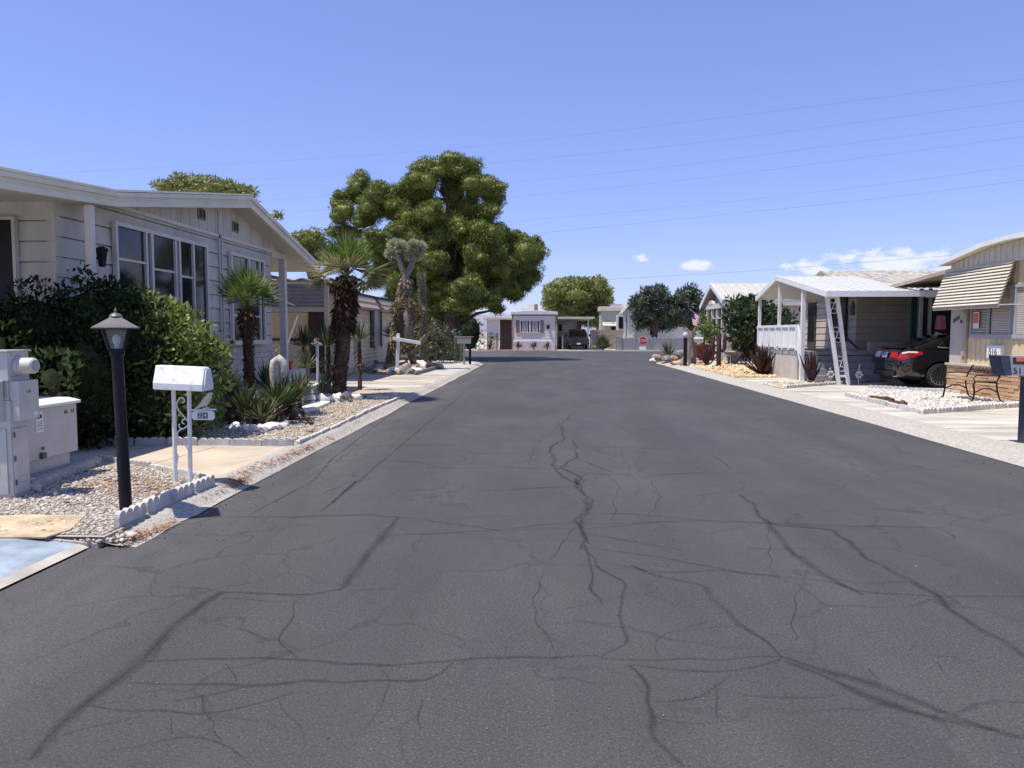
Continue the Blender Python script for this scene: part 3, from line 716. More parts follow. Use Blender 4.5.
# porch soffit boards far side
for (px, name) in ((283, 'post'),):
    mb = MB(); mb.box(-6.62, -6.46, 18.5, 18.66, .5, 3.4); mb.build('post', 'trim_white', h, bevel=.012)
mb = MB(); mb.box(-6.27, -6.17, 10.06, 10.16, .08, 3.33); mb.build('post', 'trim_white', h, bevel=.012)
mb = MB(); mb.box(-9.5, -6.45, 17.95, 20.0, .08, .62); mb.build('porch', 'house_white', h)
def window(parent, X, y0, y1, z0, z1, mull, rails, fr='trim_white', pane='window_glass', t=.06, sgn=1):
    m = MB(); a, b_ = X+sgn*.005, X+sgn*.075
    m.box(a,b_,y0-t,y0,z0-t,z1+t); m.box(a,b_,y1,y1+t,z0-t,z1+t); m.box(a,b_,y0,y1,z1,z1+t); m.box(a,X+sgn*.11,y0-t,y1+t,z0-t-.03,z0)
    for (ya, yb) in mull: m.box(a,b_,ya,yb,z0,z1)
    for (ya, yb, zz) in rails: m.box(X+sgn*.03,X+sgn*.06,ya,yb,zz-.018,zz+.018)
    w_ = m.build('window', fr, parent)
    m = MB(); m.box(X+sgn*.012, X+sgn*.032, y0, y1, z0, z1); m.build('pane', pane, w_)
    return w_
window(h, XW+.02, 11.29, 14.30, 1.75, 3.22, [(12.09,12.15),(12.26,12.33),(13.07,13.12),(13.21,13.27),(13.74,13.80)], [(11.29,12.09,2.72),(12.33,13.07,2.65),(12.33,13.07,2.2),(13.27,13.74,2.6)], pane='blind_pane')
window(h, XW+.02, 15.50, 17.25, 1.42, 3.2, [(16.35,16.43),(17.0,17.05)], [(15.5,16.35,1.95),(16.43,17.0,1.95),(15.5,16.35,2.55)], pane='blind_pane')
mb = MB(); mb.box(XW, XW+.05, 14.97, 15.03, 1.26, 4.05); mb.tube([(XW+.06,15.06,1.2),(XW+.06,15.06,3.55)], .02, 8); mb.build('trim_pipe', 'cabinet_grey', h)
for (px, py) in ((201,214),(235,227)):
    p = onX(px, py, XW+.03); m = MB(); a = .095; ay = .14
    for s in (-1,1):
        m.box(XW+.03,XW+.055,p.y+s*ay-.015,p.y+s*ay+.015,p.z-a,p.z+a); m.box(XW+.03,XW+.055,p.y-ay,p.y+ay,p.z+s*a-.015,p.z+s*a+.015)
    m.box(XW+.03,XW+.052,p.y-.012,p.y+.012,p.z-a,p.z+a); v_ = m.build('vent', 'shutter_brown', h)
    m = MB(); m.box(XW+.032,XW+.04,p.y-ay,p.y+ay,p.z-a,p.z+a); m.build('vent_mesh', 'dark_screen', v_)
mb = MB(); mb.box(-8.5,-7.14,9.87,9.925,.9,3.1); dr = mb.build('door', 'dark_screen', h)
mb = MB()
for q in ((-8.54,-8.5,.9,3.14),(-7.14,-7.10,.9,3.14),(-8.5,-7.14,3.1,3.14)): mb.box(q[0],q[1],9.85,9.928,q[2],q[3])
mb.build('door_frame', 'house_white', dr)
p = onX(102, 258, XW+.12)
mb = MB(); mb.lathe([(.03,-.13),(.05,-.12),(.085,.10),(.10,.11),(.10,.125),(.03,.17)], (p.x,p.y,p.z), n=6); mb.box(XW,p.x,p.y-.02,p.y+.02,p.z-.02,p.z+.02); mb.build('wall_lamp', 'black_paint', h)
# far porch railing wall
# ---- pedestal with two meters
t = root('utility_pedestal', 'grey electric meter pedestal with two round meters at the left picture edge', 'electric meter', (-4.93, 6.8, ZL))
X1, Y0 = -4.845, 6.56
mb = MB(); mb.box(-5.35, X1, Y0, 6.78, .08, .98); mb.box(-5.35, X1, Y0, 6.84, 1.155, 1.42); mb.build('body', 'cabinet_grey', t, bevel=.006)
mb = MB(); mb.box(-5.33, X1-.02, Y0+.02, 6.80, .98, 1.155); mb.build('spine', 'cabinet_grey', t)
mb = MB(); mb.box(-5.37, X1+.015, Y0-.02, 6.86, 1.42, 1.435); mb.build('cap', 'cabinet_grey', t)
mb = MB(); mb.box(X1-.02, X1+.07, Y0+.03, 6.86, .79, 1.155); dr = mb.build('breaker_door', 'cabinet_grey', t, bevel=.005)
text('14', .05, (X1+.072, 6.72, 1.05), (0,1,0), (0,0,1), 'lantern_metal', dr, depth=.002)
mb = MB(); mb.box(-5.33, X1-.05, Y0-.06, Y0, .79, 1.155); mb.build('breaker_door', 'cabinet_grey', t, bevel=.005)
mb = MB(); mb.box(X1, X1+.012, Y0+.015, 6.77, .12, .72); mb.box(X1+.012, X1+.02, 6.62, 6.74, .27, .275); mb.box(X1+.012, X1+.02, 6.61, 6.73, .22, .225); mb.build('cover_panel', 'cabinet_grey', t, bevel=.003)
mb = MB(); mb.box(-5.31, X1-.04, Y0-.012, Y0, .12, .72); mb.build('cover_panel', 'cabinet_grey', t, bevel=.003)
mb = MB(); mb.box(-5.06, -5.0, Y0-.03, Y0-.012, .44, .56); mb.build('latch', 'cabinet_grey', t)
for ax, c in (('X', (X1, 6.70, 1.29)), ('Y', (-5.12, Y0, 1.29))):
    s = 1 if ax == 'X' else -1
    m = MB(); m.lathe([(.092,0),(.092,s*.02),(.083,s*.035),(.08,s*.035)], c, ax, 28); mt = m.build('meter', 'cabinet_grey', t, smooth=True)
    m = MB(); m.lathe([(.072,s*.03),(.074,s*.12),(.070,s*.15),(.058,s*.162),(.052,s*.160)], c, ax, 28); m.build('meter_dome', 'bird_paint', mt, smooth=True)
    m = MB(); m.lathe([(.05,s*.158),(.05,s*.1635)], c, ax, 24); m.build('meter_dial', 'slate_grey', mt)
mb = MB()
for zz in (.20,.42,.64): mb = MB(); mb.box(X1+.012,X1+.022,Y0+.012,Y0+.03,zz,zz+.05); mb.build('hinge', 'lantern_metal', t)
for yq, zz in ((Y0+.05,1.19),(6.80,1.19),(Y0+.05,1.39),(6.80,1.39)): mb = MB(); mb.lathe([(.006,0),(.006,.004)], (X1,yq,zz), 'X', 8); mb.build('screw', 'lantern_metal', t)
mb = MB(); mb.box(X1+.071,X1+.074,6.77,6.83,.82,.86); mb.build('label', 'plate_white', t)
# ---- transformer cabinet
t = root('transformer_cabinet', 'low grey transformer box with a bright lid and white sticker on a concrete pad', 'transformer', (-5.45, 7.6, .2))
mb = MB(); mb.box(-5.98, -5.12, 6.98, 7.80, .18, .40); mb.build('base', 'cabinet_grey', t)
mb = MB(); mb.box(-6.03, -5.05, 6.95, 7.85, .32, .84); mb.build('body', 'cabinet_grey', t, bevel=.012)
mb = MB(); mb.prism([(-6.06,6.92,.84),(-5.015,6.92,.84),(-5.015,6.92,.87),(-5.15,6.92,.90),(-5.93,6.92,.90),(-6.06,6.92,.87)], (0,.96,0)); mb.build('lid', 'white_paint', t, bevel=.01)
mb = MB(); mb.box(-5.05,-5.046,7.19,7.30,.60,.81); st = mb.build('warning_sticker', 'white_paint', t)
mb = MB(); mb.blob((-5.045,7.23,.755),(.003,.03,.022),3,.3); mb.blob((-5.045,7.265,.76),(.003,.014,.02),4,.3)
for zz in (.70,.68,.66,.63): mb.box(-5.0455,-5.0445,7.205,7.285,zz,zz+.006)
mb.build('sticker_print', 'letter_black', st)
text('66', .058, (-5.048, 7.66, .76), (0,1,0), (0,0,1), 'letter_black', t, depth=.003); text('53', .058, (-5.048, 7.77, .76), (0,1,0), (0,0,1), 'letter_black', t, depth=.003)
mb = MB(); mb.box(-5.05,-5.015,7.22,7.29,.33,.39); mb.tube([(-5.03,7.255,.42),(-5.03,7.255,.45)], .014, 8); mb.build('padlock', 'lantern_metal', t, bevel=.01)
mb = MB(); mb.prism([(-6.4,6.85,.05),(-4.86,6.85,.05),(-5.08,8.35,.05),(-6.4,8.35,.05)], (0,0,.135)); tag(mb.build('concrete_pad', 'kerb_concrete', bevel=.05), 'rough concrete pad under the grey transformer box', 'concrete pad')
mb = MB(); mb.tube([(-5.05,6.83,.13),(-4.80,6.85,.12)], .038, 10); tag(mb.build('conduit_pipe', 'pipe_pale', smooth=True), 'short pale pipe stub lying beside the meter pedestal on gravel', 'pipe')
# ---- lamp post
b0 = Vector(G(126, 510, ZL)); t = root('lamp_post', 'black garden lamp post with a square glass lantern, standing in the gravel', 'lamp post', b0)
top = onY(117, 352, b0.y+.02)
ax = (top-b0); bx = b0
def LPp(k): return bx + ax*k
mb = MB(); mb.tube([LPp(-.02), LPp(.46)], .050, 18); mb.tube([LPp(.46), LPp(.475)], .056, 18); mb.tube([LPp(.475), LPp(1)], .047, 18); mb.build('post', 'black_paint', t, smooth=True)
c = LPp(1.0); x, y, z = c
ca, sa = math.cos(R(28)), math.sin(R(28))
def sq(r, zz): return [(x+(u_*ca-v_*sa)*r, y+(u_*sa+v_*ca)*r, zz) for u_, v_ in ((-1,-1),(1,-1),(1,1),(-1,1))]
lo, hi = sq(.055, z+.02), sq(.098, z+.20)
mb = MB(); mb.prism(sq(.062, z), (0,0,.022)); mb.lathe([(.03,-.05),(.06,-.03),(.06,0)], (x,y,z), n=14)
for p, q in zip(lo, hi): mb.bar(p, q, .02)
for i in range(4): mb.bar(hi[i], hi[(i+1)%4], .018); mb.bar(lo[i], lo[(i+1)%4], .018)
lan = mb.build('lantern', 'black_paint', t)
m = D.materials.new('lantern_glass'); m.use_nodes = True; MATS['lantern_glass'] = m; bsd = m.node_tree.nodes['Principled BSDF']
bsd.inputs['Base Color'].default_value = (.5,.52,.52,1); bsd.inputs['Roughness'].default_value = .1; bsd.inputs['Alpha'].default_value = .14
for i in range(4):
    j = (i+1) % 4; m = MB(); m.prism([lo[i], lo[j], hi[j], hi[i]], ((y-lo[i][1])*.02, (lo[i][0]-x)*.02, 0.001)); m.build('lantern_pane', 'lantern_glass', lan)
mb = MB(); mb.tube([(x,y,z+.02),(x,y,z+.06)], .018, 10); mb.lathe([(.016,.06),(.030,.085),(.031,.12),(.018,.145),(.004,.15)], (x,y,z), n=12); mb.build('bulb', 'lamp_bulb', lan, smooth=True)
mb = MB(); a, b_, = sq(.178, z+.196), sq(.036, z+.295); a2 = sq(.178, z+.206)
mb.add(a+a2+b_, [(3,2,1,0),(0,1,5,4),(1,2,6,5),(2,3,7,6),(3,0,4,7),(4,5,9,8),(5,6,10,9),(6,7,11,10),(7,4,8,11),(8,9,10,11)])
rf = mb.build('lantern_roof', 'lantern_metal', t)
mb = MB(); mb.lathe([(.055,.29),(.054,.302),(.036,.322),(.016,.33),(.010,.334),(.014,.346),(.010,.358),(.004,.372),(.002,.376)], (x,y,z), n=16); mb.build('finial', 'lantern_metal', rf, smooth=True)
# ---- mailbox on two posts with scrolls and a bird
bl, br_ = Vector(G(175.5, 483, ZL)), Vector(G(190.5, 483, ZL))
t = root('mailbox', 'white double-post mailbox with scrollwork, a bird and a hanging house number plate', 'mailbox', bl)
u_ = (br_-bl).normalized(); nrm = Vector((u_.y, -u_.x, 0))   # towards camera
H = 1.075
tl, tr = onY(173.5, 388, bl.y).z, 0
pl, pr = onY(173.5, 388, bl.y), onY(189, 389, br_.y)
for a, b_ in ((bl, pl), (br_, pr)):
    m = MB(); m.tube([a-Vector((0,0,.05)), b_], .021, 12); m.build('post', 'white_paint', t, smooth=True)
mid = (pl+pr)/2; L0, L1 = -.225, .265; zb = mid.z
prof = [(.125,0),(.125,.065),(.055,.235),(-.055,.235),(-.125,.065),(-.125,0)]
def mbp(s, o, zz): return mid + u_*s + nrm*o + Vector((0,0,zz - .045*(s-L0)))
mb = MB(); a = [mbp(L0,o,zz) for o, zz in prof]; b_ = [mbp(L1,o,zz) for o, zz in prof]
mb.add(a+b_, [tuple(range(6)), tuple(range(6,12))[::-1]]+[(i,(i+1)%6,6+(i+1)%6,6+i) for i in range(6)])
M('mailbox_white', (.74,.74,.73), var=.22, scale=14, lo=.25, hi=.45, rough=.5)
bx_ = mb.build('box', 'mailbox_white', t, bevel=.008)
mb = MB(); pr2 = [(.11,.01),(.11,.06),(.05,.22),(-.05,.22),(-.11,.06),(-.11,.01)]
mb.add([mbp(L1+.002,o,zz) for o, zz in pr2]+[mbp(L1+.014,o,zz) for o, zz in pr2], [tuple(range(6)), tuple(range(6,12))[::-1]]+[(i,(i+1)%6,6+(i+1)%6,6+i) for i in range(6)])
mb.build('door', 'white_paint', bx_)
def scroll(pts):
    P = [onY(x_, y_, (bl.y+br_.y)/2) for x_, y_ in pts]; out = []
    for k in range(len(P)-1):
        a0_, a1_, a2_, a3_ = P[max(k-1,0)], P[k], P[k+1], P[min(k+2,len(P)-1)]
        for q in range(4):
            s_ = q/4; out.append(((a1_*2)+(a2_-a0_)*s_+(a0_*2-a1_*5+a2_*4-a3_)*s_*s_+(a1_*3-a0_-a2_*3+a3_)*s_**3)*.5)
    m = MB(); m.tube(out+[P[-1]], .0062, 6); m.build('scroll', 'white_paint', t, smooth=True)
scroll([(181.5,402),(183.5,402.5),(184.5,400),(182.5,397.8),(179.5,398.3),(177.3,401.5),(177,406),(179,411),(183,415.5),(187,420),(189,425)])
scroll([(184.5,424),(182.8,423.2),(182,421),(184,419),(187,419.8),(188.5,422.5),(187,426),(183.5,428.5),(180,428),(178.8,425.5),(180,423.8)])
scroll([(187,426),(183.5,428.5),(180,430),(177.5,433),(178,437),(181,441),(185,445),(188.5,450)])
scroll([(176,452),(178,456),(177.5,461),(176.5,464)])
q0 = onY(190, 410, br_.y); q1 = onY(216, 409.5, br_.y)
m = MB(); m.bar(q0, q1, .014, .014); m.build('bracket', 'white_paint', t)
pc = onY(203, 415.5, br_.y-.01); r_, up = Vector((1,0,0)), Vector((0,0,1)); hw, hh = .115, .045
m = MB(); ptsn = [(-hw+.02,-hh),(hw-.02,-hh),(hw,-hh+.02),(hw,hh-.02),(hw-.02,hh),(-hw+.02,hh),(-hw,hh-.02),(-hw,-hh+.02)]
m.prism([pc+Vector((a,0,b_)) for a, b_ in ptsn], (0,.015,0)); np_ = m.build('number_plate', 'white_paint', t)
m = MB(); m.box(pc.x-.052, pc.x+.048, pc.y-.005, pc.y-.001, pc.z-.029, pc.z+.029); m.build('number_panel', 'navy', np_)
text('224', .058, (pc.x-.002, pc.y-.007, pc.z), (1,0,0), (0,0,1), 'white_paint', np_, depth=.003)
# bird figurine: body, head, beak and tail in one mesh
pb = onY(205, 408.5, br_.y)
m = MB(); m.tube([pb+Vector((-.105,0,-.005)), pb+Vector((-.06,0,.018)), pb+Vector((-.02,0,.045)), pb+Vector((.02,0,.085)), pb+Vector((.042,0,.118)), pb+Vector((.056,0,.142)), pb+Vector((.066,0,.148)), pb+Vector((.088,0,.145))], [.006,.014,.03,.040,.030,.024,.018,.003], 10)
m.tube([pb+Vector((0,.01,.05)), pb+Vector((.005,.01,-.01))], .006, 6); m.tube([pb+Vector((.02,-.01,.05)), pb+Vector((.025,-.01,-.01))], .006, 6); m.blob(pb+Vector((.012,0,.0)), (.04,.02,.014), 2)
m.build('bird_figurine', 'bird_paint', t, smooth=True, ang=60)
# ---- hedge and bushes
BUSH = 'bushes in front of the white house'
def bush(name, label, cat, puffs, mat, dens=150, L=.1, W=.045, group=None, core=.74, up=.25, stem=True, shell=.7, face=.7):
    P = np.array(puffs, float); c = (float(P[:,0].mean()), float(P[:,1].mean()), ZL)
    r_ = root(name, label, cat, c, group)
    foliage('foliage', puffs, mat, r_, dens=dens, L=L, W=W, core=core, up=up, minz=ZL+.02, shell=shell, face=face)
    if stem:
        m = MB(); rr = random.Random(len(puffs))
        for k in range(4):
            a = Vector((c[0]+rr.uniform(-.2,.2), c[1]+rr.uniform(-.2,.2), ZL)); e = P[rr.randrange(len(P))]
            m.tube([a, a.lerp(Vector(e[:3]), .5)+Vector((0,0,.1)), Vector(e[:3])], [.04,.03,.015], 6)
        m.build('stem', 'bark', r_)
    return r_
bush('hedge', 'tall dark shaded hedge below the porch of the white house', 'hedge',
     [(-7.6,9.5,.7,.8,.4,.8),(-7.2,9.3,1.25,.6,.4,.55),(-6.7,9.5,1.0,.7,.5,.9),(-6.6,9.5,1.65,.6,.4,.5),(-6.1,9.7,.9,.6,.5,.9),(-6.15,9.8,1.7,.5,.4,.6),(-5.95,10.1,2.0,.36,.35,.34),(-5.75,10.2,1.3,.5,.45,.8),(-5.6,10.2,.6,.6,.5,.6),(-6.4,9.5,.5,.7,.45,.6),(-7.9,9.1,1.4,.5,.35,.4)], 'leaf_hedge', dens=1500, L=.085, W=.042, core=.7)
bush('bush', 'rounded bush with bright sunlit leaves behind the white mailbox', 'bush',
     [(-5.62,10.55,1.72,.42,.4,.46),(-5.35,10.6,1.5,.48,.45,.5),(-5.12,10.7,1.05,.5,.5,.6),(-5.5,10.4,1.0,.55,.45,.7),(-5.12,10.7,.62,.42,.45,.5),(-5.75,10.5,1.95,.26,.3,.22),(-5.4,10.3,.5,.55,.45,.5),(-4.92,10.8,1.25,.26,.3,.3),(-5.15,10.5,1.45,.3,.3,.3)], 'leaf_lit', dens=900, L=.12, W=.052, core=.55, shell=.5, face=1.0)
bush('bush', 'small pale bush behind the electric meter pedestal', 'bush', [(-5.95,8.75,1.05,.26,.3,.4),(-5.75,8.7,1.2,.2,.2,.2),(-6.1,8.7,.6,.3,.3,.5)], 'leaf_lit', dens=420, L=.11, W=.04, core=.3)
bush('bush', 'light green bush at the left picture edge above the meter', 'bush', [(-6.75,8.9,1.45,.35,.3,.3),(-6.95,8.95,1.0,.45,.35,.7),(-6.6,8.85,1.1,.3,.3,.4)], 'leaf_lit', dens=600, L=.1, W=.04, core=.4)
# ---- scalloped edging, block by block
def edging(a, b_, z, label, group, n=None, hgt=.09, ln=.42, cat='edging block', scal=4, th=.05):
    a, b_ = Vector((a[0],a[1],z)), Vector((b_[0],b_[1],z)); L = (b_-a).length; k = max(1, round(L/ln)); l = L/k
    d = (b_-a).normalized(); nn = Vector((-d.y,d.x,0)); ang = math.atan2(d.y, d.x); proto = None
    for i in range(k):
        if proto is None:
            m = MB(); pts = [(0,-.05),(l-.012,-.05)]
            s = (l-.012)/scal
            for j in range(scal)[::-1]:
                for q in range(0, 7):
                    t_ = math.pi*q/6; pts.append((s*j+s/2+math.cos(t_)*s*.49, hgt*.62+math.sin(t_)*hgt*.42))
            m.prism([(x_, -th/2, zz) for x_, zz in pts], (0,th,0)); o = m.build('edging_block', 'white_edging', bevel=.006); proto = o
        else:
            o = proto.copy(); COL.objects.link(o)
        tag(o, label, cat, group)
        p = a+d*(l*i); o.location = p+nn*random.uniform(-.006,.006)+Vector((0,0,random.uniform(-.008,.004))); o.rotation_euler = (random.uniform(-.08,.08), random.uniform(-.02,.02), ang+random.uniform(-.025,.025)); o.scale = (random.uniform(.96,1), random.uniform(.9,1.1), random.uniform(.88,1.06))
edging((-3.33,5.62), (-3.30,7.25), ZL, 'white scalloped edging block in the row by the kerb below the lamp post and mailbox', 'scalloped edging below the lamp post', hgt=.12, ln=.41)
edging((-3.36,7.34), g2(150,468,ZL), ZL, 'small white scalloped edging block in the row behind the mailbox posts', 'scalloped edging behind the mailbox posts', hgt=.07, ln=.35)
edging(g2(150,467.6,ZL), g2(98,460,ZL), ZL, 'small white edging block between the gravel and tan driveway, left of the lamp post', 'scalloped edging left of the lamp post', hgt=.07, ln=.35)
edging((-6.4,9.84), (-3.34,9.84), ZL, 'white scalloped edging block in the row along the far side of the tan driveway', 'scalloped edging across the tan driveway', hgt=.10, ln=.44)
edging((-3.33,9.92), (-3.33,17.0), ZL, 'white scalloped edging block in the long kerb row past the tan driveway', 'scalloped edging along the planted bed', hgt=.065, ln=.5, scal=7)
# ---- rocks
def rocks(spots, label, group, mat, size, cat='rock', z=ZL, flat=-.35):
    for i, (x_, y_) in enumerate(spots):
        m = MB(); s = size*random.uniform(.75,1.3); m.blob((0,0,s*.25), (s*random.uniform(.8,1.25), s*random.uniform(.7,1.1), s*random.uniform(.5,.8)), i*7+len(spots), .3, 2, flat=-s*.3)
        o = m.build('rock', mat[i % len(mat)], smooth=True, ang=28); tag(o, label, cat, group); o.location = (x_, y_, z); o.rotation_euler = (0,0,random.uniform(0,6))
ring = [G(px, py, ZL)[:2] for px, py in ((228,429),(236,430),(244,431),(252,431),(259,430),(267,430),(274,429),(281,428),(286,426))]
rocks(ring, 'white rock in the curved row round the foot of the palm cluster', 'white rocks round the palm cluster', ['rock_white'], .10)
rocks([G(px, py, ZL)[:2] for px, py in ((322,404),(330,403),(338,402),(346,402),(354,400),(361,398),(327,398))], 'white rock at the foot of the shaggy palm', 'white rocks round the shaggy palm', ['rock_white','rock_grey'], .15)
mb = MB(); mb.prism([G(px,py,ZL)[:2]+(ZL,) for px, py in ((300,411),(312,404),(328,401),(330,405),(316,411),(304,414))], (0,0,.07)); tag(mb.build('planter_slab', 'rock_white', bevel=.02), 'low white stone slab in the gravel bed right of the palms', 'stone slab')
# ---- palms and spiky plants
def fan(base, d, petiole, R_, n=22, spread=80, W=.035, droop=.25):
    """one fan leaf: leaflets from the end of a petiole"""
    d = Vector(d).normalized(); side = d.cross(Vector((0,0,1)))
    side = side.normalized() if side.length > .05 else Vector((1,0,0)); up = side.cross(d)
    e = Vector(base)+d*petiole; B, A, S, Ls = [], [], [], []
    for i in range(n):
        an = R(-spread + 2*spread*i/(n-1)) + random.uniform(-.04,.04)
        a = d*math.cos(an)+side*math.sin(an)+up*(.12*math.cos(an*2)) - Vector((0,0,droop*abs(math.sin(an))*.4))
        B.append(e); A.append(a); S.append(up); Ls.append(R_*(1-.25*abs(an)/R(spread))*random.uniform(.85,1.1))
    return np.array(B), np.array(A), np.array(Ls), np.array(S)
def fan_palm(label, base, trunk_top, r0, r1, nf, petiole, R_, mat, group=None, skirt=0, name='palm_tree', el=(-10,85), cat='palm tree', dead=0, W=.035, sk0=.5, Rd=None):
    base = Vector(base); top = Vector(trunk_top); t = root(name, label, cat, base, group)
    pts = [base.lerp(top, i/8)+Vector((random.uniform(-.02,.02), random.uniform(-.02,.02), 0)) for i in range(9)]
    m = MB(); m.tube([pts[0]-Vector((0,0,.1))]+pts, [r0*1.15]+[r0+(r1-r0)*i/8 for i in range(9)], 14)
    m.build('trunk', 'palm_bark', t, smooth=True)
    # leaf boots spiral up the trunk
    H_ = (top-base).length; n = int(H_*260*max(r0, .1)/.12); B, A, S = [], [], []
    for i in range(n):
        k = i/n; an = i*2.4; c = base.lerp(top, k); rr = r0+(r1-r0)*k
        o = Vector((math.cos(an), math.sin(an), 0)); B.append(c+o*rr*.92); A.append(o*.55+Vector((0,0,.8))); S.append(Vector((-o.y,o.x,0)).cross(Vector((0,0,1))))
    B, A, S = np.array(B), np.array(A), np.array(S)
    V, Fc = blades(B, A, rng.uniform(.05,.09,n), .05, S+rng.normal(0,.2,S.shape)); fastmesh('leaf_boots', V, Fc, 'boot', t)
    if skirt:
        n = skirt; k = rng.uniform(sk0,1.0,n)**.8; an = rng.uniform(0,6.28,n); o = np.stack([np.cos(an), np.sin(an), np.zeros(n)],1)
        B = np.array(base)+(np.array(top)-np.array(base))*k[:,None]+o*(r1*.9+.07*rng.random(n)[:,None])
        A = o*.35+np.array([0,0,-.8])+rng.normal(0,.3,(n,3)); V, Fc = blades(B, A, rng.uniform(.10,.26,n)*min(1,.35+r1*3.6), .07*min(1,.4+r1*3.4))
        fastmesh('dead_leaf_skirt', V, Fc, 'boot', t)
    Bs, As, Ls, Ss = [], [], [], []; m = MB()
    for i in range(nf):
        an = i*2.399+random.uniform(-.3,.3); e = R(el[0]+(el[1]-el[0])*((i+.5)/nf)**.8)
        d = Vector((math.cos(an)*math.cos(e), math.sin(an)*math.cos(e), math.sin(e)))
        p = petiole*random.uniform(.75,1.15); b_, a, l, s = fan(top, d, p, R_*random.uniform(.85,1.1), droop=.5); Bs.append(b_); As.append(a); Ls.append(l); Ss.append(s)
        m.tube([top, top+d*p*1.05], [.014,.008], 5)
    m.build('petioles', mat, t)
    B, A, L_, S = map(np.concatenate, (Bs, As, Ls, Ss)); V, Fc = blades(B, A, L_, W, S+rng.normal(0,.15,S.shape)); fastmesh('fronds', V, Fc, mat, t)
    if dead:
        Bs, As, Ls, Ss = [], [], [], []
        for i in range(dead):
            an = i*2.399; e = R(random.uniform(-10,26)); d = Vector((math.cos(an)*math.cos(e), math.sin(an)*math.cos(e), math.sin(e)))
            b_, a, l, s = fan(top-Vector((0,0,.05)), d, petiole*1.25, Rd or R_*.95, n=24, droop=.9); Bs.append(b_); As.append(a); Ls.append(l); Ss.append(s)
        B, A, L_, S = map(np.concatenate, (Bs, As, Ls, Ss)); V, Fc = blades(B, A, L_, W*1.3, S); fastmesh('old_fronds', V, Fc, 'leaf_old_frond', t)
    return t
def rosette(label, base, n, L, W, mat, name='yucca', cat='yucca', group=None, el=(5,85), trunk=0, dead=0):
    base = Vector(base); t = root(name, label, cat, base, group)
    an = rng.uniform(0,6.28,n); e = np.radians(el[0]+(el[1]-el[0])*rng.random(n)**.8)
    A = np.stack([np.cos(an)*np.cos(e), np.sin(an)*np.cos(e), np.sin(e)],1)
    B = np.array(base)+np.array([0,0,trunk])+A*.04
    V, Fc = blades(B, A, L*rng.uniform(.7,1.15,n), W, np.tile(np.array([0,0,1.]), (n,1))+rng.normal(0,.3,(n,3))); fastmesh('leaves', V, Fc, mat, t)
    m = MB(); m.tube([base-Vector((0,0,.05)), base+Vector((0,0,trunk+.03))], [.06,.05], 8); m.build('stem', 'palm_bark', t)
    if dead:
        n = dead; an = rng.uniform(0,6.28,n); e = np.radians(rng.uniform(-80,-20,n)); A = np.stack([np.cos(an)*np.cos(e), np.sin(an)*np.cos(e), np.sin(e)],1)
        B = np.array(base)+np.array([0,0,1])*(trunk*rng.uniform(.4,1,n))[:,None]; V, Fc = blades(B, A, L*.6*rng.uniform(.6,1.1,n), W, None); fastmesh('dry_leaves', V, Fc, 'leaf_dry', t)
    return t
p1 = Vector(G(250, 416, ZL))
tp = onY(247.5, 308, p1.y)
fan_palm('short fan palm with a bright green crown and slim trunk before the white house', p1, tp, .08, .085, 19, .36, .50, 'leaf_palm', skirt=170, el=(12,85), W=.034, sk0=.72)
p2 = Vector(G(339, 397, ZL)); tp2 = onY(347, 276, p2.y)
fan_palm('taller fan palm with a thick shaggy brown trunk beside the next driveway', p2, tp2, .155, .18, 26, .42, .66, 'leaf_palm', skirt=900, el=(34,88), dead=17, W=.04, sk0=.48, Rd=.8)
CL = 'spiky plants in the palm cluster'
for (px, py, hz, n, L, mat, tr, lab, dd) in (
    (238,421,0,90,.55,'leaf_palm_dark',.12,'spiky dark green plant left of the slim palm trunk',20),
    (256,424,0,110,.42,'leaf_yucca',.05,'bright spiky plant at the front of the palm cluster',0),
    (268,414,0,120,.55,'leaf_palm_dark',.42,'dense spiky plant right of the slim palm trunk',25),
    (283,408,0,90,.5,'leaf_palm_dark',.22,'spiky plant in front of the white statue',25),
    (232,414,0,70,.5,'leaf_yucca',.3,'pale spiky plant behind the bright bush edge',10),
    (268,384,0,90,.55,'leaf_palm',.75,'green spiky plant against the white house wall behind the palm',15),
    (306,384,0,110,.55,'leaf_yucca',.45,'spiky plant right of the white statue',25),
    (304,376,0,130,.75,'leaf_palm_dark',1.0,'tall spiky plant at the porch post',40),
    (329,397,0,100,.6,'leaf_yucca',1.15,'brown stemmed yucca just left of the shaggy palm trunk',90),
    (360,390,0,80,.55,'leaf_palm_dark',1.25,'small spiky yucca behind the shaggy palm trunk',40),
    (322,400,0,60,.5,'leaf_yucca',.1,'low spiky plant left of the shaggy palm',20),
    (246,426,0,120,.5,'leaf_palm_dark',.2,'dark spiky plant directly before the slim palm trunk',25),
    (279,424,0,130,.5,'leaf_palm_dark',.28,'spiky plant before the foot of the stone shrine',30),
    (292,420,0,110,.48,'leaf_palm_dark',.3,'spiky plant at the right end of the palm cluster',30),
    (228,424,0,100,.5,'leaf_palm_dark',.35,'dark spiky plant at the left end of the palm cluster',25),
    (262,427,0,90,.42,'leaf_yucca',.12,'pale green spiky plant at the front edge of the palm cluster',10),
    (299,412,0,90,.45,'leaf_yucca',.3,'pale spiky plant behind the little low statue',15)):
    rosette(lab, G(px,py,ZL), n, L, .034, mat, trunk=tr, dead=dd, group=CL)
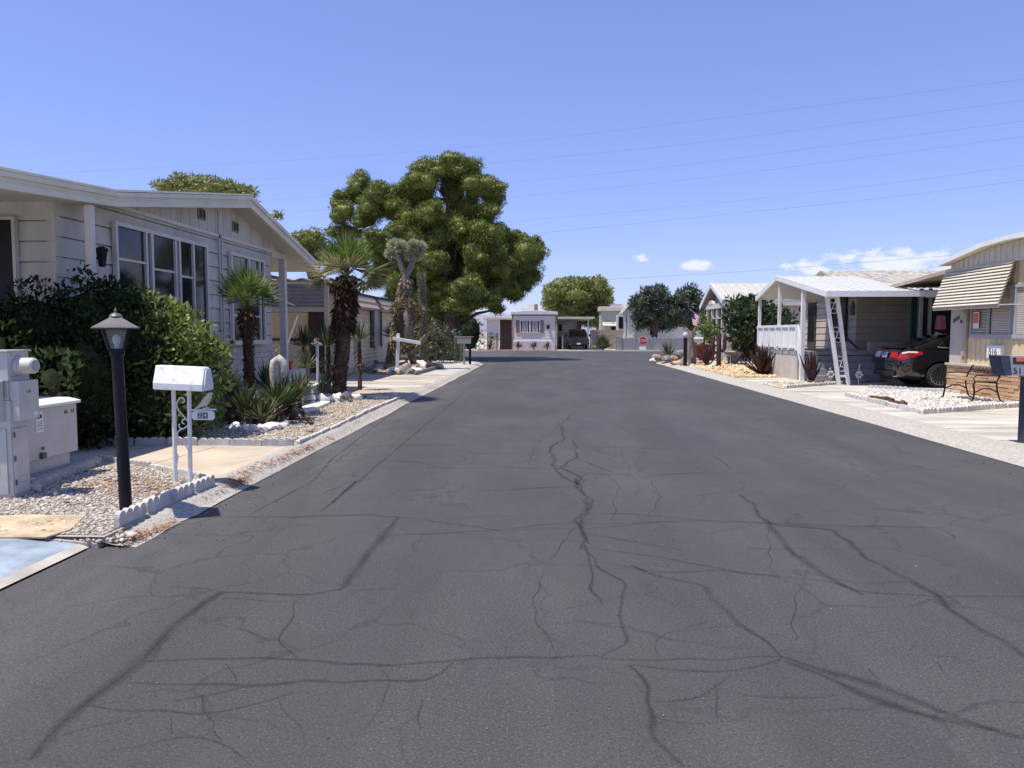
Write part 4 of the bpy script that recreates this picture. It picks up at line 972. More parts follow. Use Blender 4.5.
# leaning dead trunk
a = Vector(G(270,422,ZL)); e = onY(297, 390, a.y+.5)
mb = MB(); mb.tube([a, a.lerp(e,.5)+Vector((0,0,.03)), e], [.10,.11,.09], 12)
n = 500; k = rng.random(n); B = np.array(a)+(np.array(e)-np.array(a))*k[:,None]; dd_ = unit(rng.normal(size=(n,3))); V, Fc = blades(B+dd_*.08, dd_*.6+unit(np.array(e)-np.array(a))*1.0, rng.uniform(.08,.2,n), .035)
o = mb.build('palm_stump', 'palm_bark', smooth=True); fastmesh('fibres', V, Fc, 'boot', o); tag(o, 'thick reddish brown palm stump leaning to the right inside the palm cluster', 'palm stump')
a = Vector(G(299,416,ZL)); e = Vector(G(312,425,ZL))
mb = MB(); mb.tube([a+Vector((0,0,.12)), a.lerp(e,.6)+Vector((0,0,.09)), e+Vector((0,0,.01))], [.03,.04,.035], 8); tag(mb.build('branch', 'bark', smooth=True), 'bare brown branch lying curved on the gravel by the kerb', 'branch')
# ---- statue grotto, small figures, bird bath
a = Vector(G(277,420,ZL)); hgt = onY(275,357,a.y).z
t = root('garden_shrine', 'pale stone shell-shaped garden shrine standing among the palms', 'garden ornament', a)
ys_ = a.y
def S_(px, py, dy=0): return onY(px, py, ys_+dy)
mb = MB(); mb.tube([a-Vector((0,0,.02)), S_(276.5,395), S_(275.8,380), S_(275.2,370), S_(276.2,363), S_(279.5,360), S_(282.5,363), S_(283.8,369,-.03), S_(283,376,-.05), S_(282.5,379,-.05)], [.10,.085,.095,.10,.105,.10,.085,.06,.04,.02], 16)
mb.build('shell', 'plaster_statue', t, smooth=True, ang=70)
mb = MB(); mb.lathe([(.16,0),(.16,.05),(.12,.08),(.11,.12)], a, n=18); mb.build('base', 'plaster_statue', t, smooth=True)
def statuette(label, px, py, h_, mat='rock_white'):
    a = Vector(G(px,py,ZL)); s = h_/.45; t_ = root('garden_statue', label, 'garden ornament', a, 'small white garden statues'); m = MB()
    m.lathe([(.09*s,0),(.09*s,.03*s),(.07*s,.05*s),(.085*s,.12*s),(.075*s,.22*s),(.06*s,.30*s),(.03*s,.325*s),(.05*s,.36*s),(.052*s,.40*s),(.03*s,.44*s),(.004,.45*s)], a, n=14); m.build('body', mat, t_, smooth=True)
    m = MB()
    for q in (-1,1): m.tube([a+Vector((q*.07*s,0,.28*s)), a+Vector((q*.10*s,-.03*s,.2*s)), a+Vector((q*.03*s,-.085*s,.17*s))], [.025*s,.022*s,.016*s], 6)
    m.build('arms', mat, t_, smooth=True)
statuette('white garden statue right of the stone shrine', 291, 413, .66)
statuette('little white garden statue low on the gravel, right of the other statues', 312, 406, .34)
statuette('pale statue behind a spiky plant right of the stone shrine', 299, 408, .5, 'plaster_statue')
a = Vector(G(318,386,ZL)); hz = onY(318,343,a.y).z-ZL
t = root('bird_bath', 'slim white pedestal with a small round top at the carport post', 'pedestal', a)
mb = MB(); mb.lathe([(.12,0),(.12,.04),(.04,.1),(.03,hz*.5),(.04,hz*.93),(.16,hz*.97),(.17,hz),(.13,hz-.01)], a, n=16); mb.build('pedestal', 'white_paint', t, smooth=True)
mb = MB(); mb.blob(a+Vector((0,0,hz+.07)), (.09,.09,.08), 3, .1); mb.build('ball', 'rock_pink', t, smooth=True)
a = Vector((-7.2, 19.3, .62))
t = root('flower_pot', 'red flower pot on the porch of the white house', 'flower pot', a)
mb = MB(); mb.lathe([(.09,0),(.12,.18),(.14,.18),(.14,.22),(.11,.22)], a+Vector((0.5,0,0)), n=14); mb.build('pot', 'sign_red', t, smooth=True)
# ================================================================ neighbour on the left
X2 = -7.2
h = root('mobile_home', 'beige lap-sided home with dark brown shutters and tan window awnings beyond the shaggy palm', 'house', (-7.2, 31, ZL))
mb = MB(); siding(mb, (X2,27.0), (X2,36.6), .08, 3.0, .16, lip=.014, n=(1,0)); mb.build('wall', 'beige_siding', h)
mb = MB(); siding(mb, (-16,27.0), (X2,27.0), .08, 3.0, .16, lip=.014, n=(0,-1)); mb.build('wall', 'beige_siding', h)
mb = MB(); mb.prism([(X2+.45,26.6,2.98),(X2+.45,36.9,2.98),(X2+.45,36.9,3.08),(X2-2.2,36.9,3.75),(X2-2.2,26.6,3.75),(X2+.45,26.6,3.08)], (0,0,.03)) if False else None
q = [(X2+.06,3.0),(X2+.06,3.1),(-10.5,3.78),(-15,3.1),(-15,3.0)]
mb.prism([(x_,26.7,z_) for x_, z_ in q], (0,10.2,0)); mb.build('roof', 'roof_brown', h)
for (y0, y1) in ((27.2,30.9),(31.9,36.5)):
    m = MB(); pts0 = [(X2+.03, 3.02),(X2+.22,2.78),(X2+.22,2.72),(X2+.36,2.55),(X2+.36,2.47),(X2+.03,2.47)]
    m.prism([(x_,y0,z_) for x_, z_ in pts0], (0,y1-y0,0)); aw = m.build('awning', 'tan_metal', h)
    m = MB(); k = int((y1-y0)/.2)
    for i in range(k+1):
        y = y0+i*(y1-y0)/k; m.bar((X2+.04,y,3.03),(X2+.23,y,2.79),.03,.02); m.bar((X2+.23,y,2.72),(X2+.37,y,2.55),.03,.02)
    m.build('awning_ribs', 'awning_cream', aw)
window(h, X2+.02, 31.25, 32.0, 1.0, 2.75, [], [(31.25,32.0,1.75)], fr='trim_white', pane='blind_cream')
for (y0, y1) in ((30.62,31.15),(32.1,32.75)):
    m = MB(); m.box(X2+.02,X2+.06,y0,y1,.95 if y0 > 29 else .9,2.82)
    for k in range(14): m.box(X2+.06,X2+.066,y0+.05,y1-.05,1.0+k*.125,1.08+k*.125)
    m.build('shutter', 'dark_brown', h)
m = MB(); m.box(X2+.02,X2+.07,35.75,36.25,.3,2.5); m.build('door', 'dark_brown', h)
m = MB(); m.box(-8.55,-7.95,26.93,26.98,.12,2.35); m.build('door', 'dark_brown', h)
m = MB(); m.box(-12.5,-8.55,26.94,26.975,1.28,1.37); m.box(-10.6,-10.53,26.94,26.975,1.37,2.3); m.build('trim_rail', 'dark_brown', h)
m = MB(); m.box(-12.4,-8.6,26.95,26.985,1.40,2.3); m.build('carport_panel', 'cream_panel', h)
# carport
yc = 22.8
t = root('carport', 'carport with a dark ribbed drop panel and slim posts between the white and beige homes', 'carport', (-6.7, yc, ZL))
for xx in (-6.68, -11.5):
    m = MB(); m.box(xx-.07, xx+.07, yc-.06, yc+.06, .08, 3.05); m.build('post', 'tan_metal', t, bevel=.01)
m = MB(); m.box(-6.74,-6.60,26.2,26.34,.08,3.0); m.build('post', 'tan_metal', t)
m = MB(); n = 12
for i in range(n): m.box(-12.5,-6.7,yc-.015-(i%2)*.02,yc+.02,2.36+i*.058,2.36+(i+1)*.058)
m.build('drop_panel', 'grey_ribbed', t)
m = MB(); m.box(-12.5,-6.62,yc-.05,yc+.05,2.22,2.35); m.build('lower_beam', 'tan_metal', t)
m = MB(); m.box(-12.5,-6.55,yc-.05,yc+.05,3.06,3.14); m.build('upper_beam', 'trim_white', t)
m = MB(); vs = []; fs = []; k = 72; 
for i in range(k+1):
    x_ = -12.8+6.4*i/k; z_ = 3.19+.035*math.sin(i*2*math.pi/6)
    vs += [(x_,yc-.35,z_),(x_,26.95,z_+.06),(x_,yc-.35,z_-.012),(x_,26.95,z_+.048)]
for i in range(k): fs += [(4*i,4*i+4,4*i+5,4*i+1),(4*i+2,4*i+3,4*i+7,4*i+6),(4*i,4*i+2,4*i+6,4*i+4)]
m.add(vs, fs); m.build('roof_sheet', 'grey_ribbed', t, smooth=True)
m = MB(); m.bar((-7.55,22.7,2.1),(-7.9,22.75,1.25),.05,.03); m.build('brace', 'white_paint', t)
m = MB(); m.bar((-7.9,18.6,3.0),(-7.55,22.4,2.4),.03,.03); m.build('stay', 'trim_white', t)
# Joshua tree
def spiky_head(c, r_, n, L, el=(-60,90), up=.3):
    d = unit(rng.normal(size=(n,3))); d[:,2] += up; d = unit(d); B = np.array(c)+d*r_*.25
    return B, d
a = Vector(G(391.5, 369, ZL)); YJ = a.y
def J(px, py, dy=0): return onY(px, py, YJ+dy)
t = root('joshua_tree', 'tall joshua tree with two pale spiky heads in the rock bed', 'joshua tree', a)
m = MB(); m.tube([a-Vector((0,0,.1)), J(396,350), J(401,325), J(404,300), J(406,282), J(406,270)], [.26,.19,.19,.17,.15,.15], 14); m.tube([J(406,277), J(401,265), J(397,253)], [.13,.12,.10], 10); m.tube([J(406,277), J(411,266), J(416,254)], [.13,.12,.10], 10)
m.build('trunk', 'joshua_bark', t, smooth=True)
m = MB(); a2 = Vector(G(414,366,ZL)); m.tube([a2, J(411,350,-.3), J(409,335,-.4), J(408,315,-.4), J(409,303,-.3)], [.15,.17,.2,.19,.11], 12); m.tube([J(411,352,-.3), J(417,348,-.4), J(423,340,-.5), J(428,333,-.6)], [.14,.13,.12,.08], 8); m.build('limb', 'joshua_bark', t, smooth=True)
Bs, As = [], []
for (px, py, r_) in ((397,252,.34),(391,255,.28),(400,247,.28),(415,252,.34),(420,248,.28),(410,256,.22),(394,246,.28),(418,256,.24),(413,246,.26)):
    B, A = spiky_head(J(px,py,random.uniform(-.3,.3)), r_, 420, .4, up=.7); Bs.append(B); As.append(A*r_)
B, A = np.concatenate(Bs), np.concatenate(As); V, Fc = blades(B, A, np.linalg.norm(A,axis=1)*rng.uniform(.7,1.1,len(A)), .05); fastmesh('leaf_heads', V, Fc, 'leaf_joshua', t)
Bs, As = [], []
for (px, py, r_) in ((428,332,.3),(408,345,.32),(416,318,.3),(404,350,.26),(395,310,.3),(420,312,.26),(409,305,.28)):
    B, A = spiky_head(J(px,py,-.4), r_, 160, .35); Bs.append(B); As.append(A*r_)
k = rng.random(1800); tp = np.array([J(391+15*q, 368-90*q) for q in k]); an = rng.uniform(0,6.28,1800)
Bs.append(tp+np.stack([np.cos(an),np.sin(an),0*an],1)*.18); As.append(np.stack([np.cos(an),np.sin(an),-.9+0*an],1)*.17)
B, A = np.concatenate(Bs), np.concatenate(As); V, Fc = blades(B, A, np.linalg.norm(A,axis=1)*rng.uniform(.7,1.1,len(A)), .045); fastmesh('dry_leaves', V, Fc, 'leaf_dry', t)
rosette('green yucca against the end of the beige home, left of the joshua tree', J(393,340,1.0)-Vector((0,0,.5)), 140, .75, .05, 'leaf_yucca', trunk=.6, dead=30)
a = Vector(G(424,364,ZL)); t = root('cactus', 'thin upright cactus column right of the joshua tree', 'cactus', a)
m = MB(); tpc = onY(421.5, 273, a.y); pts = [a.lerp(tpc, i/10)+Vector((random.uniform(-.05,.05),0,0)) for i in range(11)]; m.tube(pts, [.14,.17,.19,.18,.17,.16,.15,.13,.12,.10,.05], 10); m.build('stem', 'cactus', t, smooth=True)
n = 1500; k = rng.random(n); an = rng.uniform(0,6.28,n); B = np.array(a)+(np.array(tpc)-np.array(a))*k[:,None]+np.stack([np.cos(an),np.sin(an),0*an],1)*.13; V, Fc = blades(B, np.stack([np.cos(an),np.sin(an),.5+0*an],1), .14, .03); fastmesh('spines', V, Fc, 'leaf_dry', t)
a = Vector(G(444,359,ZL)); t = root('cactus', 'short thick grey green cactus column by the dark pine trunk', 'cactus', a)
m = MB(); tpc = onY(442.5, 331, a.y); m.tube([a, a.lerp(tpc,.5), tpc-Vector((0,0,.1)), tpc], [.26,.28,.25,.1], 12); m.build('stem', 'cactus', t, smooth=True)
m = MB(); m.tube([a.lerp(tpc,.45), a.lerp(tpc,.5)+Vector((.4,0,.05)), a.lerp(tpc,.8)+Vector((.45,0,.05))], [.12,.13,.1], 10); m.build('arm', 'cactus', t, smooth=True)
# white sign post
a = Vector(G(397,371,ZL)); t = root('sign_post', 'white empty hanging sign post with one crossarm in the rock bed', 'sign post', a); tp = onY(398.3, 333.5, a.y)
m = MB(); m.bar(a-Vector((0,0,.1)), tp, .12, .12, up=(0,1,0)); m.build('post', 'white_paint', t, bevel=.008)
m = MB(); m.bar(onY(393,338.5,a.y-.13), onY(420.5,343,a.y-.13), .10, .13); m.build('crossarm', 'white_paint', t, bevel=.008)
# rock bed
bedJ = [G(px,py,ZL)[:2] for px, py in ((343,372.5),(382,374.5),(416,374.5),(440,367.5),(424,365),(396,365),(350,370))]
sheet('gravel_bed', bedJ, ZL+.008, 'gravel_base'); 
mb = MB(); pts = [G(px,py,ZL) for px, py in ((415,375.2),(440,368),(441.5,367.6))]
for p, q in zip(pts, pts[1:]): mb.bar(Vector(p)+Vector((0,0,.05)), Vector(q)+Vector((0,0,.05)), .10, .16)
tag(mb.build('timber_border', 'driftwood'), 'grey timber border at the corner of the rock bed under the joshua tree', 'timber border')
sp = sample_poly(bedJ, 75)
rocks([tuple(p) for p in sp], 'brown or grey rock heaped in the bed round the joshua tree', 'rocks in the joshua tree bed', ['rock_tan','rock_grey','rock_tan','rock_white'], .22)
rocks([G(345+i*3.4,371.5-(.4 if i%2 else 0),ZL)[:2] for i in range(12)], 'dark rock in the row along the wall of the beige home', 'rocks along the beige home', ['rock_grey','rock_tan','dark_brown'], .20)
# shrubs beyond, big pine
bush('shrub', 'grey green shrub between the joshua tree and the dark pine trunk', 'shrub',
     [(-5.9,37.0,1.4,.8,.7,.8),(-5.1,37.3,1.2,.7,.7,.7),(-5.6,36.8,.7,.9,.7,.6),(-6.5,37.2,.9,.7,.6,.7),(-4.9,37.6,.7,.6,.6,.5)], 'leaf_grey', dens=260, L=.2, W=.06, core=.5)
a = Vector((-5.2, 42.2, 0)); YP = 43.0
t = root('pine_tree', 'huge dense pine tree with rounded dark green masses at the street corner', 'pine tree', a)
m = MB(); m.tube([a-Vector((0,0,.2)), a+Vector((.05,0,1.2)), a+Vector((-.1,.2,3)), a+Vector((-.3,.6,5)), a+Vector((.1,.8,7.5)), a+Vector((.2,.8,9.2))], [.62,.50,.46,.38,.25,.08], 14)
m.build('trunk', 'bark', t, smooth=True)
S_ = 3.84
pf = [(510,105,115,42,0),(440,165,75,48,-.8),(560,110,95,50,-.3),(600,130,60,45,.4),(400,195,60,50,.2),(640,190,75,50,-.6),(700,200,62,55,.3),(720,235,40,30,.6),(185,180,52,55,.6),(170,220,40,35,1),(110,240,40,42,.3),(130,275,58,45,-.3),(230,255,62,55,-.9),(210,310,75,45,-.2),(300,225,45,40,.2),(320,270,55,45,-.6),(460,285,65,50,-1.8),(375,300,50,36,-1.4),(490,320,50,30,-1.2),(620,270,55,42,-.2),(680,280,60,34,-.9),(575,345,58,40,-1.7),(500,385,65,45,-1.5),(600,400,40,40,-1.4),(340,350,55,35,-1.9),(250,385,60,42,-1.4),(300,410,50,35,-1.2),(110,350,55,34,-.2),(150,380,60,40,0),(390,385,60,45,-1.9),(665,385,80,62,-1.8),(720,355,55,42,-1.0),(640,450,62,50,-2.2),(700,440,75,60,-1.2),(800,375,40,22,-.2),(830,430,78,52,-.8),(860,400,40,28,.0),(800,480,60,50,-.6),(740,500,60,50,-1.4),(640,520,60,45,-1.6),(480,475,75,42,-2.4),(400,450,55,40,-1.6),(330,545,45,35,-1.8),(440,510,60,40,-1.6),(620,590,85,55,-3.0),(570,640,75,35,-2.6),(690,610,60,40,-2.0),(520,590,70,50,-1.2),(830,555,42,28,-.4),(790,580,55,40,-.3),(740,560,60,45,-.8),(450,560,70,50,-.4),(360,500,55,45,-.8),(280,470,45,35,-.6),(230,430,50,30,-.2),(400,600,55,40,-.6),(480,640,50,35,-1.0),(720,650,40,22,-1.2),(330,590,50,40,.4),(560,240,60,40,.5),(540,180,70,50,.8),(430,235,55,40,.6),(400,330,60,40,.8),(560,440,80,60,.5),(670,330,60,50,.8),(760,430,60,50,.8),(470,430,80,60,.8),(330,430,60,50,.9)]
puffs = []
for (cx_, cy_, rx, ry, dy) in pf:
    Yq = YP+dy*.95; p = onY(310+cx_/S_, 140+cy_/S_, Yq); k = Yq/F
    puffs.append((p.x, p.y, p.z, rx/S_*k*.95, (rx+ry)*.5/S_*k*.92, ry/S_*k*1.1))
# the unseen back of the crown
for i in range(26):
    an = random.uniform(0, math.pi); r_ = random.uniform(1.5, 4.6); z_ = random.uniform(2.8, 8.6)
    if r_ > 5.2-abs(z_-5)*.7: continue
    puffs.append((-5.6+r_*math.cos(an), YP+1.2+r_*.8*math.sin(an), z_, random.uniform(1,1.5), random.uniform(1,1.4), random.uniform(.8,1.15)))
main_puffs = puffs
for q in ((270,215,50,45,.1),(245,240,55,45,.4),(300,255,60,45,.2),(335,225,50,50,.3),(350,265,60,50,.5),(430,230,60,50,.3),(580,300,70,50,.3),(640,340,70,50,.2),(420,380,70,50,.2),(560,400,70,50,.1),(470,610,70,45,.2),(560,660,70,40,.3),(390,560,60,45,.3),(430,660,55,35,.4),(500,520,80,60,.8),(600,520,80,60,.6),(450,600,50,40,-1)):
    p = onY(310+q[0]/S_, 140+q[1]/S_, YP+q[4]); k = p.y/F; puffs.append((p.x,p.y,p.z,q[2]/S_*k,q[2]/S_*k,q[3]/S_*k*1.1))
foliage('crown', fluff(puffs, 5, .46, .84, .70), 'leaf_pine', t, dens=760, L=.14, W=.04, shell=.76, core=.76, up=.45, spread=.85, face=.38)
m = MB()
for p in puffs[::3]:
    q = Vector(p[:3]); c = a+Vector((-.1,.5,max(1.8, q.z*.62))); m.tube([c, c.lerp(q,.55)+Vector((0,0,.25)), q], [.16,.10,.04], 6)
m.build('limbs', 'bark', t)
mb = MB(); mb.blob((-5.9,40.6,.3), (.75,.5,.42), 5, .15, 3, flat=-.3); o = mb.build('boulder', 'rock_grey', smooth=True); tag(o, 'rounded grey boulder at the foot of the big pine', 'boulder')
# far mailbox by the corner
a = Vector(G(464,364.5,ZL)); t = root('mailbox', 'grey mailbox on a thin post at the left street corner in front of the pine', 'mailbox', a)
m = MB(); m.tube([a, a+Vector((0,0,1.0))], .05, 8); m.build('post', 'tan_metal', t)
m = MB(); 
p = a+Vector((-.3,0,.98)); prof = [(-.13,0),(-.13,.2),(-.08,.29),(.08,.29),(.13,.2),(.13,0)]
m.prism([(p.x, p.y+o_, p.z+z_) for o_, z_ in prof], (.62,0,0)); m.build('box', 'cabinet_grey', t)
m = MB(); m.box(p.x-.1,p.x+.74,p.y-.2,p.y+.2,p.z+.29,p.z+.33); m.build('top_board', 'tan_metal', t)
a = Vector(G(470,364,ZL)); mb = MB(); mb.tube([a, a+Vector((0,0,1.15))], .06, 8); mb.lathe([(.07,1.15),(.07,1.2),(.02,1.24)], a, n=8); tag(mb.build('bollard', 'black_paint'), 'slim black post right of the corner mailbox', 'post')
for i, (px, h_) in enumerate(((456,1.5),(461,1.3))):
    a = Vector(G(px,361.5,ZL)); t = root('cactus', ('pale prickly plant left of the corner mailbox','pale prickly plant directly behind the corner mailbox')[i], 'cactus', a)
    m = MB(); m.tube([a, a+Vector((.03,0,h_*.5)), a+Vector((0,0,h_))], [.12,.14,.06], 9); m.build('stem', 'cactus', t, smooth=True)
    m = MB(); m.tube([a+Vector((0,0,h_*.5)), a+Vector((.2,0,h_*.6)), a+Vector((.22,0,h_*.95))], [.06,.07,.04], 8); m.build('arm', 'cactus', t, smooth=True)
# trees behind the white house
def tree(name, label, cat, base, trunk_r, puffs, mat, dens, L, W, group=None, core=.7, shell=.65, trunk_to=None, coremat=None):
    base = Vector(base); P = np.array(puffs); t_ = root(name, label, cat, base, group)
    c = Vector(trunk_to) if trunk_to else Vector((float(P[:,0].mean()), float(P[:,1].mean()), float(P[:,2].mean())))
    m_ = MB(); m_.tube([base-Vector((0,0,.2)), base.lerp(c,.3), base.lerp(c,.7)+Vector((.1,0,0)), c], [trunk_r*1.2, trunk_r, trunk_r*.75, trunk_r*.3], 10); m_.build('trunk', 'bark', t_, smooth=True)
    m_ = MB(); rr = random.Random(int(abs(base.x)*10))
    for p in puffs[::2]:
        s = base.lerp(c, rr.uniform(.5,.85)); m_.tube([s, s.lerp(Vector(p[:3]),.6)+Vector((0,0,.15)), Vector(p[:3])], [trunk_r*.4, trunk_r*.28, trunk_r*.1], 6)
    m_.build('limbs', 'bark', t_)
    foliage('crown', fluff(puffs, 4), mat, t_, dens=dens*.75, L=L, W=W, core=core, shell=shell, face=.6); return t_
def ppx(Y, lst, dyr=1.0):
    out = []
    for q in lst:
        px, py, rx, ry = q[:4]; dy = q[4] if len(q) > 4 else random.uniform(-dyr, dyr); Yq = Y+dy; p = onY(px, py, Yq); k = Yq/F
        out.append((p.x, p.y, p.z, rx*k, (rx+ry)*.5*k, ry*k))
    return out
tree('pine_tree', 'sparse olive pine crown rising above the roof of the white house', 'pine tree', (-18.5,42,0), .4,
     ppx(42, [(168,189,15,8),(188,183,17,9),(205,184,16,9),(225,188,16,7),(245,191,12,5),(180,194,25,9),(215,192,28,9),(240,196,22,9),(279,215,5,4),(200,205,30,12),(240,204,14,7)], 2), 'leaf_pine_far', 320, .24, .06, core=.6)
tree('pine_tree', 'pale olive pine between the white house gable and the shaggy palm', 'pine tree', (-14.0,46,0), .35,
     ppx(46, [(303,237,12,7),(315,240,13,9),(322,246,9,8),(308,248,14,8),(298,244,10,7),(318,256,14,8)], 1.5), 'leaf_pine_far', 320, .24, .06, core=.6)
# ================================================================ across the end of the street
YM = 64.0
def X_(px, Y=YM): return onY(px, 340, Y).x
t = root('mobile_home', 'small pinkish white single-wide mobile home facing down the street with brown shutters', 'house', (-1, YM, .1))
x0, x1 = X_(512), X_(556.3)
def Z_(py, Y=YM): return onY(545, py, Y).z
zt = Z_(314.5)
mb = MB(); siding(mb, (x0,YM), (x1,YM), .85, zt, .22, lip=.012, n=(0,-1)); mb.build('wall', 'pink_white', t)
mb = MB(); mb.box(x0+.02,x1-.02,YM+.14,YM+15,.1,zt); mb.build('body', 'pink_white', t)
mb = MB(); mb.prism([(x0-.12,YM-.18,zt),(x1+.12,YM-.18,zt),(x1+.12,YM-.18,zt+.22),(x0+2.6,YM-.18,zt+.33),(x0+1.2,YM-.18,zt+.33),(x0-.12,YM-.18,zt+.22)], (0,15.5,0)); mb.build('roof', 'white_paint', t, bevel=.02)
mb = MB(); mb.box(x0-.05,x1+.05,YM-.06,YM-.02,zt-.10,zt); mb.build('fascia', 'shutter_brown', t)
mb = MB(); mb.box(x0-.02,x0+.08,YM-.05,YM,.1,zt-.1); mb.box(x1-.10,x1+.02,YM-.05,YM,.1,zt-.1); mb.build('corner_trim', 'rock_pink', t)
for (a_, b_) in ((520.8,529.2),(530.8,539.2)):
    m = MB(); xa, xb, za, zb = X_(a_), X_(b_), Z_(332), Z_(320.8); f = .06
    m.box(xa-f,xa,YM-.07,YM-.01,za-f,zb+f); m.box(xb,xb+f,YM-.07,YM-.01,za-f,zb+f); m.box(xa,xb,YM-.07,YM-.01,zb,zb+f); m.box(xa,xb,YM-.07,YM-.01,za-f,za); m.box((xa+xb)/2-.03,(xa+xb)/2+.03,YM-.065,YM-.01,za,zb)
    w_ = m.build('window', 'white_paint', t); m = MB(); m.box(xa,xb,YM-.035,YM-.018,za,zb); pn = m.build('pane', 'window_glass', w_)
    m = MB()
    for q in (.27, .73): m.box(xa+(xb-xa)*q-.07,xa+(xb-xa)*q+.07,YM-.042,YM-.036,za,zb)
    m.build('curtain', 'cabinet_grey', w_)
for (a_, b_) in ((516,519.3),(540.3,543.8)):
    m = MB(); m.box(X_(a_),X_(b_),YM-.05,YM-.015,Z_(332.6),Z_(320.2))
    for k in range(8): m.box(X_(a_)+.04,X_(b_)-.04,YM-.06,YM-.05,Z_(332)+k*.12,Z_(332)+k*.12+.07)
    m.build('shutter', 'shutter_brown', t)
m = MB(); p = onY(548.2, 326.5, YM-.1); m.lathe([(.05,-.2),(.11,-.16),(.13,.1),(.04,.2)], p, n=8); m.build('wall_lamp', 'black_paint', t)
mb = MB()
for k in range(4):
    for i in range(9):
        xa = x0+(x1-x0)*(i+(.5 if k%2 else 0)-.5)/8.5; xb = xa+(x1-x0)/8.5-.02; xa, xb = max(xa,x0+.1), min(xb,x1-.12)
        if xb > xa+.03: mb.box(xa,xb,YM-.06,YM+.02,.11+k*.185,.11+k*.185+.17)
mb.box(x0+.1,x1-.12,YM-.04,YM+.02,.1,.86); mb.build('skirting', 'white_paint', t)
for i, px in enumerate((518,534,547.5)):
    a = Vector((X_(px,YM-.6),YM-.6,.1)); r_ = rosette('small dark plant at the foot of the pinkish mobile home', a, 40, .6, .08, 'leaf_olive', name='shrub', cat='plant', group='plants along the pinkish mobile home', trunk=.15)
# side addition on the left
xs0, xs1 = X_(483.5), X_(499.2)
mb = MB(); mb.box(xs0+.25,xs1,YM+.3,YM+.4,.1,Z_(319)); mb.build('side_panel', 'pink_white', t)
mb = MB(); mb.box(xs1,x0,YM+.9,YM+1.0,.1,Z_(319)); mb.build('entry_wall', 'redwood', t)
mb = MB(); mb.prism([(xs0-.05,YM+.1,Z_(319.5)),(x0,YM+.1,Z_(319.5)),(x0,YM+.1,Z_(318.2)),(xs0+.7,YM+.1,Z_(316.8)),(xs0-.05,YM+.1,Z_(317.8))], (0,5,0)); mb.build('porch_roof', 'roof_cream', t)
mb = MB(); mb.box(xs0,xs0+.1,YM+.1,YM+.2,.1,Z_(319.5)); mb.build('post', 'white_paint', t)
mb = MB(); mb.box(X_(496.5),X_(497.5),YM-.1,YM,.1,1.5); mb.box(X_(497.5),X_(511),YM-.06,YM-.02,.95,1.0); mb.build('railing', 'dark_brown', t)
bush('shrub', 'yellow green shrub beside the red entry wall of the pinkish mobile home', 'shrub', [(X_(491),YM-.2,.75,.3,.3,.55),(X_(492),YM-.2,1.15,.28,.28,.32),(X_(490),YM-.2,.45,.34,.3,.35)], 'leaf_citrus', dens=90, L=.2, W=.08, core=.5)
sheet('flower_bed', [(X_(478,62),61.6),(X_(557,62),61.6),(X_(557,63.8),63.9),(X_(478,63.8),63.9)], .112, 'terracotta')
# carport on the right of it
t = root('carport', 'flat roofed carport beside the pinkish mobile home, a dark vehicle parked inside', 'carport', (X_(573), YM, .1))
za = Z_(318.3); 
mb = MB(); mb.box(x1+.13,X_(594),YM-.5,YM+7.5,za-.05,za+.12); mb.build('roof', 'roof_cream', t)
mb = MB(); mb.prism([(x1+.13,YM+7,za+.14),(X_(584),YM+7,za+.14),(X_(560),YM+7,za+.62),(x1+.13,YM+7,za+.7)], (0,.2,0)); mb.build('gable', 'dark_brown', t)
for px in (588,):
    mb = MB(); mb.box(X_(px)-.05,X_(px)+.05,YM-.35,YM-.25,.1,za-.05); mb.build('post', 'trim_white', t)
mb = MB(); mb.box(X_(592)-.05,X_(591)+.05,YM-.35,YM-.25,.1,za-.05); mb.build('post', 'trim_white', t)
mb = MB()
for i in range(6): mb.box(x1+.15,X_(580),YM+6.9-.02*(i%2),YM+7,1.5+i*.22,1.5+(i+1)*.22-.01)
mb.box(x1+.15,X_(592),YM+6.92,YM+7,.1,1.5); mb.build('back_wall', 'slate_grey', t)
mb = MB(); mb.box(x1+.2,X_(563.5),YM+1.2,YM+1.28,.1,1.2); mb.build('dark_panel', 'black_plastic', t)
mb = MB(); mb.box(x1+.3,x1+.62,YM+6.8,YM+6.86,1.7,2.3); mb.build('back_window', 'dark_screen', t)
a = Vector((X_(562.5),YM-.3,.1)); mb = MB(); mb.tube([a,a+Vector((0,0,1.15))], .04, 8); mb.lathe([(.05,1.15),(.05,1.19)], a, n=8); tag(mb.build('bollard', 'tan_metal'), 'thin post at the open front of the far carport', 'post')
# house behind
t = root('house', 'tan hip roofed house peeking up behind the pinkish mobile home', 'house', (-1,85,0))
xa, xb = onY(509,310,85).x, onY(545,310,85).x; z0_ = 3.2
mb = MB(); mb.box(xa+.4,xb-.4,85.5,95,0,z0_); mb.build('wall', 'block_pale', t)
zr_ = onY(530,304.5,90).z
mb = MB(); cx_ = (xa+xb)/2+.6; mb.add([(xa,85,z0_),(xb,85,z0_),(xb,96,z0_),(xa,96,z0_),(cx_-.5,90,zr_),(cx_+.3,90,zr_)], [(0,1,5,4),(1,2,5),(2,3,4,5),(3,0,4),(3,2,1,0)]); rf = mb.build('roof', 'shingle', t)
mb = MB(); mb.box(cx_+.2,cx_+.6,87,87.5,4.0,zr_-.05); mb.build('chimney', 'rock_pink', rf)
